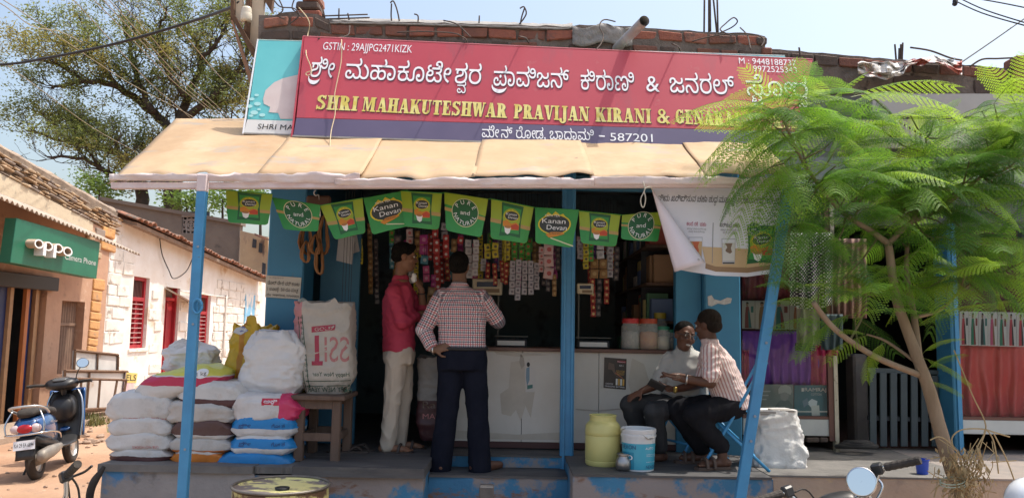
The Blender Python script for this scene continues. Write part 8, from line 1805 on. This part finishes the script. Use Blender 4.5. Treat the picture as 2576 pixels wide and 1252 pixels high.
def loft(rings,w,n=18):
    """rings (y, x half width, z centre, z half height)"""
    mb = MB(); vs = [w(hx * math.copysign(abs(cos(2 * pi * j / n)) ** .75,cos(2 * pi * j / n)),y,zc_ + hz * math.copysign(abs(sin(2 * pi * j / n)) ** .75,sin(2 * pi * j / n))) for y,hx,zc_,hz in rings for j in range(n)]; k = len(rings)
    return mb.add(vs,[(i * n + j,i * n + (j + 1) % n,(i + 1) * n + (j + 1) % n,(i + 1) * n + j) for i in range(k - 1) for j in range(n)] + [tuple(range(n))[::-1],tuple(range((k - 1) * n,k * n))])
def tubew(w,pts,r,name,m,par,n=8): return MB().tube(catmull([w(*p) for p in pts],5),r,n).build(name,m,par,smooth=True)
g0 = PZ(92,1203,0.)
sct = thing('parked_scooter','blue and black parked scooter with silver guard rails in the lane','scooter',(g0.x,g0.y,0))
w,R = local((g0.x,g0.y,0),12,-7,.9)
wheel(sct,w,R,0,0,.205,.052,m_silver); wheel(sct,w,R,0,1.2,.205,.05,m_silver)
loft([(-.27,.07,.60,.05),(-.22,.13,.61,.10),(-.05,.17,.60,.15),(.15,.17,.57,.18),(.35,.14,.53,.18),(.5,.09,.45,.12)],w).build('rear_cowl',m_sblue,sct,smooth=True)
loft([(-.2,.10,.47,.05),(.0,.12,.42,.07),(.3,.11,.36,.09),(.5,.10,.32,.06)],w).build('under_cowl',m_blkpl,sct,smooth=True)
loft([(-.24,.08,.75,.03),(-.1,.13,.775,.045),(.15,.14,.765,.05),(.35,.13,.74,.05),(.52,.08,.72,.04)],w).build('seat',m_rub,sct,smooth=True)
loft([(.45,.15,.29,.02),(.6,.17,.285,.025),(.9,.17,.29,.025),(.98,.16,.34,.04)],w).build('floorboard',m_blkpl,sct,smooth=True)
mb = MB(); mb.grid(lambda a,b: w((a - .5) * (.40 - .10 * abs(b - .45)) ,.99 + .16 * b - .05 * (1 - abs(a - .5) * 2) ** 2 * -1,.30 + .62 * b),14,12); mb.build('leg_shield',m_blkpl,sct,smooth=True,solid=.03)
mb = MB(); mb.grid(lambda a,b: w((a - .5) * .42,1.05 + .17 * b + .10 * (1 - (2 * a - 1) ** 2),.34 + .60 * b),14,10); mb.build('front_apron',m_sblue,sct,smooth=True,solid=.02)
loft([(.93,.13,.70,.12),(1.0,.15,.70,.16),(1.08,.15,.72,.17)],w).build('glove_box',m_blkpl,sct,smooth=True)
for k in (-1,1): tubew(w,[(k * .19,.98,.32),(k * .215,1.02,.55),(k * .20,1.1,.80),(k * .14,1.14,.93)],.011,'shield_trim',m_chr,sct)
loft([(.86,.09,1.00,.03),(.92,.17,1.02,.06),(1.02,.20,1.02,.08),(1.12,.15,1.0,.08),(1.18,.08,.97,.05)],w).build('handlebar_cowl',m_blkpl,sct,smooth=True)
loft([(.88,.06,1.065,.01),(.95,.10,1.085,.012),(1.03,.09,1.10,.01)],w).build('speedometer',mat('dim_dial',(.10,.10,.10),rough=.15),sct,smooth=True)
for k in (-1,1):
    tubew(w,[(k * .19,.99,1.02),(k * .28,.96,1.03),(k * .38,.92,1.03)],.018,'grip',m_rub,sct); tubew(w,[(k * .2,1.05,1.02),(k * .3,1.03,1.015),(k * .37,.99,1.005)],.006,'brake_lever',m_chr,sct)
tubew(w,[(.17,1.0,1.06),(.20,1.0,1.16),(.25,.99,1.22)],.006,'mirror_stalk',m_blkpl,sct)
Rm = R @ rotm('X',80) @ rotm('Y',8); MB().lathe([(.001,-.012),(.045,-.012),(.058,0),(.058,.008),(.052,.012)],w(.27,.98,1.26),24,0,Rm,cap=False,sx=1.15).build('mirror',m_blkpl,sct,smooth=True); MB().lathe([(.001,.0),(.052,.0)],w(.27,.98,1.26) + Rm @ V((0,0,.0115)),24,0,Rm,cap=False,sx=1.15).build('mirror_glass',m_mirror,sct)
loft([(.98,.05,.44,.02),(1.12,.075,.46,.03),(1.3,.07,.42,.035),(1.42,.05,.33,.03)],w).build('front_fender',m_sblue,sct,smooth=True)
tubew(w,[(0,1.2,.2),(0,1.14,.55),(0,1.04,1.0)],.03,'fork',m_blkpl,sct)
for k in (-1,1):
    MB().sphere(w(k * .10,-.235,.60),(.055,.04,.045),10,0,R).build('indicator',mat('clear_lens',(.62,.50,.50),rough=.15),sct,smooth=True)
MB().sphere(w(0,-.265,.60),(.075,.03,.045),10,0,R).build('tail_lamp',mat('red_lens',(.50,.02,.03),rough=.15),sct,smooth=True)
mb = MB(); mb.grid(lambda a,b: w((a - .5) * .20,-.24 - .06 * b,.50 - .24 * b),4,5); mb.build('rear_mudguard',m_blkpl,sct,smooth=True,solid=.012)
pp = Patch(w(-.11,-.30,.475),w(.11,-.30,.475),w(.11,-.325,.375),w(-.11,-.325,.375)); pl_ = MB().quad(*pp.c,.005,pp.n).build('number_plate',m_white,sct); ptext(pp,'KA 29 EA 6894',.06,.94,.3,.42,m_black,pl_,.003,.02)
tubew(w,[(.15,.05,.74),(.17,-.12,.80),(.14,-.27,.84),(0,-.32,.85),(-.14,-.27,.84),(-.17,-.12,.80),(-.15,.05,.74)],.014,'grab_rail',m_silver,sct)
tubew(w,[(.15,.40,.40),(.20,.20,.48),(.215,-.1,.53),(.19,-.28,.54),(.0,-.34,.54),(-.19,-.28,.54),(-.215,-.1,.53),(-.2,.2,.48),(-.15,.4,.40)],.011,'guard_rail',m_chr,sct)
for k in (-1,1): tubew(w,[(k * .19,-.28,.54),(k * .2,-.26,.66),(k * .14,-.2,.80)],.009,'guard_strut',m_chr,sct)
loft([(-.30,.035,.27,.04),(-.26,.055,.28,.065),(.0,.06,.29,.07),(.2,.045,.30,.055),(.35,.03,.31,.035)],lambda x,y,z: w(x + .155,y,z)).build('muffler',mat('dusty_grey_metal',(.22,.20,.18),(.30,.27,.23),sc=8,rough=.6,metal=.4),sct,smooth=True)
loft([(-.1,.08,.22,.07),(.1,.11,.24,.09),(.35,.10,.26,.08)],w).build('engine_case',mat('dusty_grey_metal'),sct,smooth=True)
tubew(w,[(-.1,.30,.3),(-.18,.28,.14),(-.24,.26,.0)],.012,'side_stand',m_blkpl,sct)
pm = Patch(w(.176,-.02,.66),w(.176,.22,.64),w(.17,.22,.60),w(.174,-.02,.62)); ptext(pm,'Activa',.05,.95,.1,.7,m_silver,sct,.006,.03,shear=.2)
def motorcycle(hc,yaw,lean,label,mirror,col):
    """hc: middle of the handlebar; rider side towards the street"""
    th = thing('parked_motorcycle',label,'motorcycle',(hc[0],hc[1],0)); R0 = rotm('Z',yaw) @ rotm('Y',lean); z0 = hc[2]; b = V(hc) - R0 @ V((0,0,z0)); w = lambda x,y,z: b + R0 @ V((x,y,z))
    tubew(w,[(-.34,-.10,z0 + .06),(-.22,-.03,z0 + .05),(-.15,0,z0 - .04),(0,.02,z0 - .06),(.15,0,z0 - .04),(.22,-.03,z0 + .05),(.34,-.10,z0 + .06)],.0115,'handlebar',m_chr,th)
    for k in (-1,1):
        g = MB(); p0,p1 = w(k * .235,-.037,z0 + .052),w(k * .37,-.113,z0 + .062); g.tube([p0.lerp(p1,i / 12) for i in range(13)],[.0175 + .0018 * (i % 2) for i in range(13)],12); g.build('grip',m_rub,th)
        MB().box(w(k * .205,-.02,z0 + .05),(.05,.045,.05),R0 @ rotm('Z',-28 * k)).build('switch_housing',m_blkpl,th,bevel=.008)
        tubew(w,[(k * .19,.03,z0 + .045),(k * .27,.02,z0 + .04),(k * .37,-.04,z0 + .04)],.006,'lever',m_chr if mirror else m_blkpl,th)
        tubew(w,[(k * .19,.03,z0 + .04),(k * .16,.08,z0 - .02),(k * .1,.1,z0 - .16),(k * .05,.08,z0 - .3)],.005,'cable',m_rub,th); tubew(w,[(k * .17,.02,z0 + .03),(k * .10,.09,z0 + .0),(k * .05,.10,z0 - .2)],.004,'cable',m_rub,th)
        MB().tube([w(k * .09,.04,z0 - .1),w(k * .09,.28,.32)],.022,10).build('fork',m_chr,th,smooth=True)
    loft([(.04,.07,z0 - .13,.05),(.09,.11,z0 - .14,.09),(.16,.11,z0 - .15,.10),(.22,.08,z0 - .16,.08)],w).build('headlamp_cowl',m_blkpl,th,smooth=True); loft([(-.04,.07,z0 - .06,.02),(.04,.09,z0 - .05,.03),(.1,.08,z0 - .06,.03)],w).build('dials',m_blkpl,th,smooth=True)
    loft([(-.12,.08,z0 - .24,.06),(-.2,.13,z0 - .23,.09),(-.4,.13,z0 - .24,.09),(-.58,.09,z0 - .28,.06)],w).build('tank',col,th,smooth=True); loft([(-.52,.09,z0 - .30,.04),(-.7,.12,z0 - .30,.05),(-1.1,.11,z0 - .27,.05),(-1.25,.07,z0 - .25,.03)],w).build('seat',m_rub,th,smooth=True)
    loft([(-.15,.10,.42,.12),(-.35,.14,.38,.17),(-.6,.12,.38,.14)],w).build('engine',mat('dusty_grey_metal'),th,smooth=True); loft([(-.9,.10,.62,.05),(-1.2,.09,.66,.05),(-1.4,.06,.66,.04)],w).build('tail',col,th,smooth=True)
    wheel(th,w,R0,0,.32,.29,.045,m_silver); wheel(th,w,R0,0,-.98,.29,.05,m_silver); tubew(w,[(.13,-.3,.3),(.16,-.7,.28),(.17,-1.2,.32)],.035,'exhaust',m_chr,th); MB().tube([w(-.1,-.98,.3),w(-.12,-.5,.35)],.03,8).build('swing_arm',m_blkpl,th)
    if mirror:
        mc = V(mirror); st = w(.18,-.0,z0 + .03); MB().tube(catmull([st,st + V((.03,-.03,-.05)),mc + V((.055,.02,-.09)),mc + V((.03,.03,0))],5),.007,8).build('mirror_stalk',m_chr,th,smooth=True)
        Rm = rotm('Z',-34) @ rotm('X',78); MB().lathe([(.001,-.02),(.045,-.02),(.062,-.006),(.064,.004),(.058,.010)],mc,32,0,Rm,cap=False).build('mirror',m_blkpl,th,smooth=True); MB().lathe([(.058,.010),(.064,.004),(.066,.006),(.064,.012),(.059,.013)],mc,32,0,Rm,cap=False).build('mirror_rim',m_chr,th,smooth=True); MB().lathe([(.001,.0),(.059,.0)],mc + Rm @ V((0,0,.0115)),32,0,Rm,cap=False).build('mirror_glass',m_mirror,th)
    return th
c = P(92,1262,3.75); motorcycle((c.x,c.y,c.z),-14,-24,'black motorcycle with chrome handlebar parked before the lane',None,m_blkpl)
c = P(2100,1232,3.7); motorcycle((c.x,c.y,c.z),-10,-17,'black motorcycle with round chrome mirror parked before the side platform',P(2168,1211,3.62),m_blkpl)
c = P(2600,1268,3.6); hm = thing('white_helmet','white helmet showing at the kerb beyond the dry brush','helmet',(c.x,c.y,c.z - .3)); MB().sphere(c,(.11,.13,.12),14).build('shell',mat('glossy_white',(.75,.77,.8),rough=.15,coat=1.),hm,smooth=True); MB().bx(c.x - .12,c.x + .12,c.y - .12,c.y + .12,0,c.z - .08).build('stand',m_blkpl,hm,bevel=.01)
tag(MB().tube(catmull([P(262,1172,5.74),P(252,1188,5.72),P(236,1212,5.7),P(226,1245,5.7),P(226,1300,5.7)],5),[.012 + .016 * min(1,i / 9) for i in range(21)],8).build('tyre_edge',m_rub,smooth=True),'bent black rubber edge of an old tyre beside the platform corner','hose')  # thin rubber arc stands for an old tyre seen edge-on
# lane litter: stones and weeds by the ledge
rg = random.Random(4)
stone_me = None
for i in range(46):
    u,v = (rg.uniform(195,258),rg.uniform(1062,1120)) if i < 30 else (rg.uniform(10,250),rg.uniform(1110,1245)); p = PZ(u,v,0); r = rg.uniform(.02,.06) if i < 30 else rg.uniform(.012,.03)
    if stone_me is None:
        mb = MB().sphere((0,0,0),1.,5); mb.v = [q + q * .35 * noise.noise(q * 1.7) for q in mb.v]; stone_me = bpy.data.meshes.new('loose_stone'); stone_me.from_pydata([tuple(q) for q in mb.v],[],mb.f); stone_me.materials.append(mat('lane_stone',(.36,.25,.18),(.28,.2,.15),sc=3,rough=.95)); stone_me.update()
    o = bpy.data.objects.new('loose_stone',stone_me); link(o); o.location = (p.x,p.y,r * .3); o.scale = (r,r * rg.uniform(.7,1.3),r * .6); o.rotation_euler = (0,0,rg.uniform(0,6)); tag(o,'small loose stone lying on the lane beyond the sacks' if i < 30 else 'pebble lying on the open red dirt near the scooter','stone','loose stones beyond the sacks' if i < 30 else 'pebbles on the lane')
for k,(u,v) in enumerate(((214,1060),(232,1068),(330,1090))):
    p = PZ(u,v,0); mb = MB()
    for _ in range(160):
        d = V((rg.gauss(0,.5),rg.gauss(0,.5),1)).normalized(); a = p + V((rg.gauss(0,.12),rg.gauss(0,.1),0)); L = rg.uniform(.08,.28); s_ = V((d.y,-d.x,.1)).normalized() * .012; mb.add([a - s_,a + s_,a + d * L],[(0,1,2)])
    o = mb.build('weed_clump',mat('dusty_green_weed',(.13,.16,.05),(.22,.2,.08),sc=4,rough=.8,trans=.2),None); tag(o,('green weeds growing at the ledge foot behind the scooter','weeds beside the rubble under the steel rack','weeds hidden near the sacks at the wall')[k],'weeds')
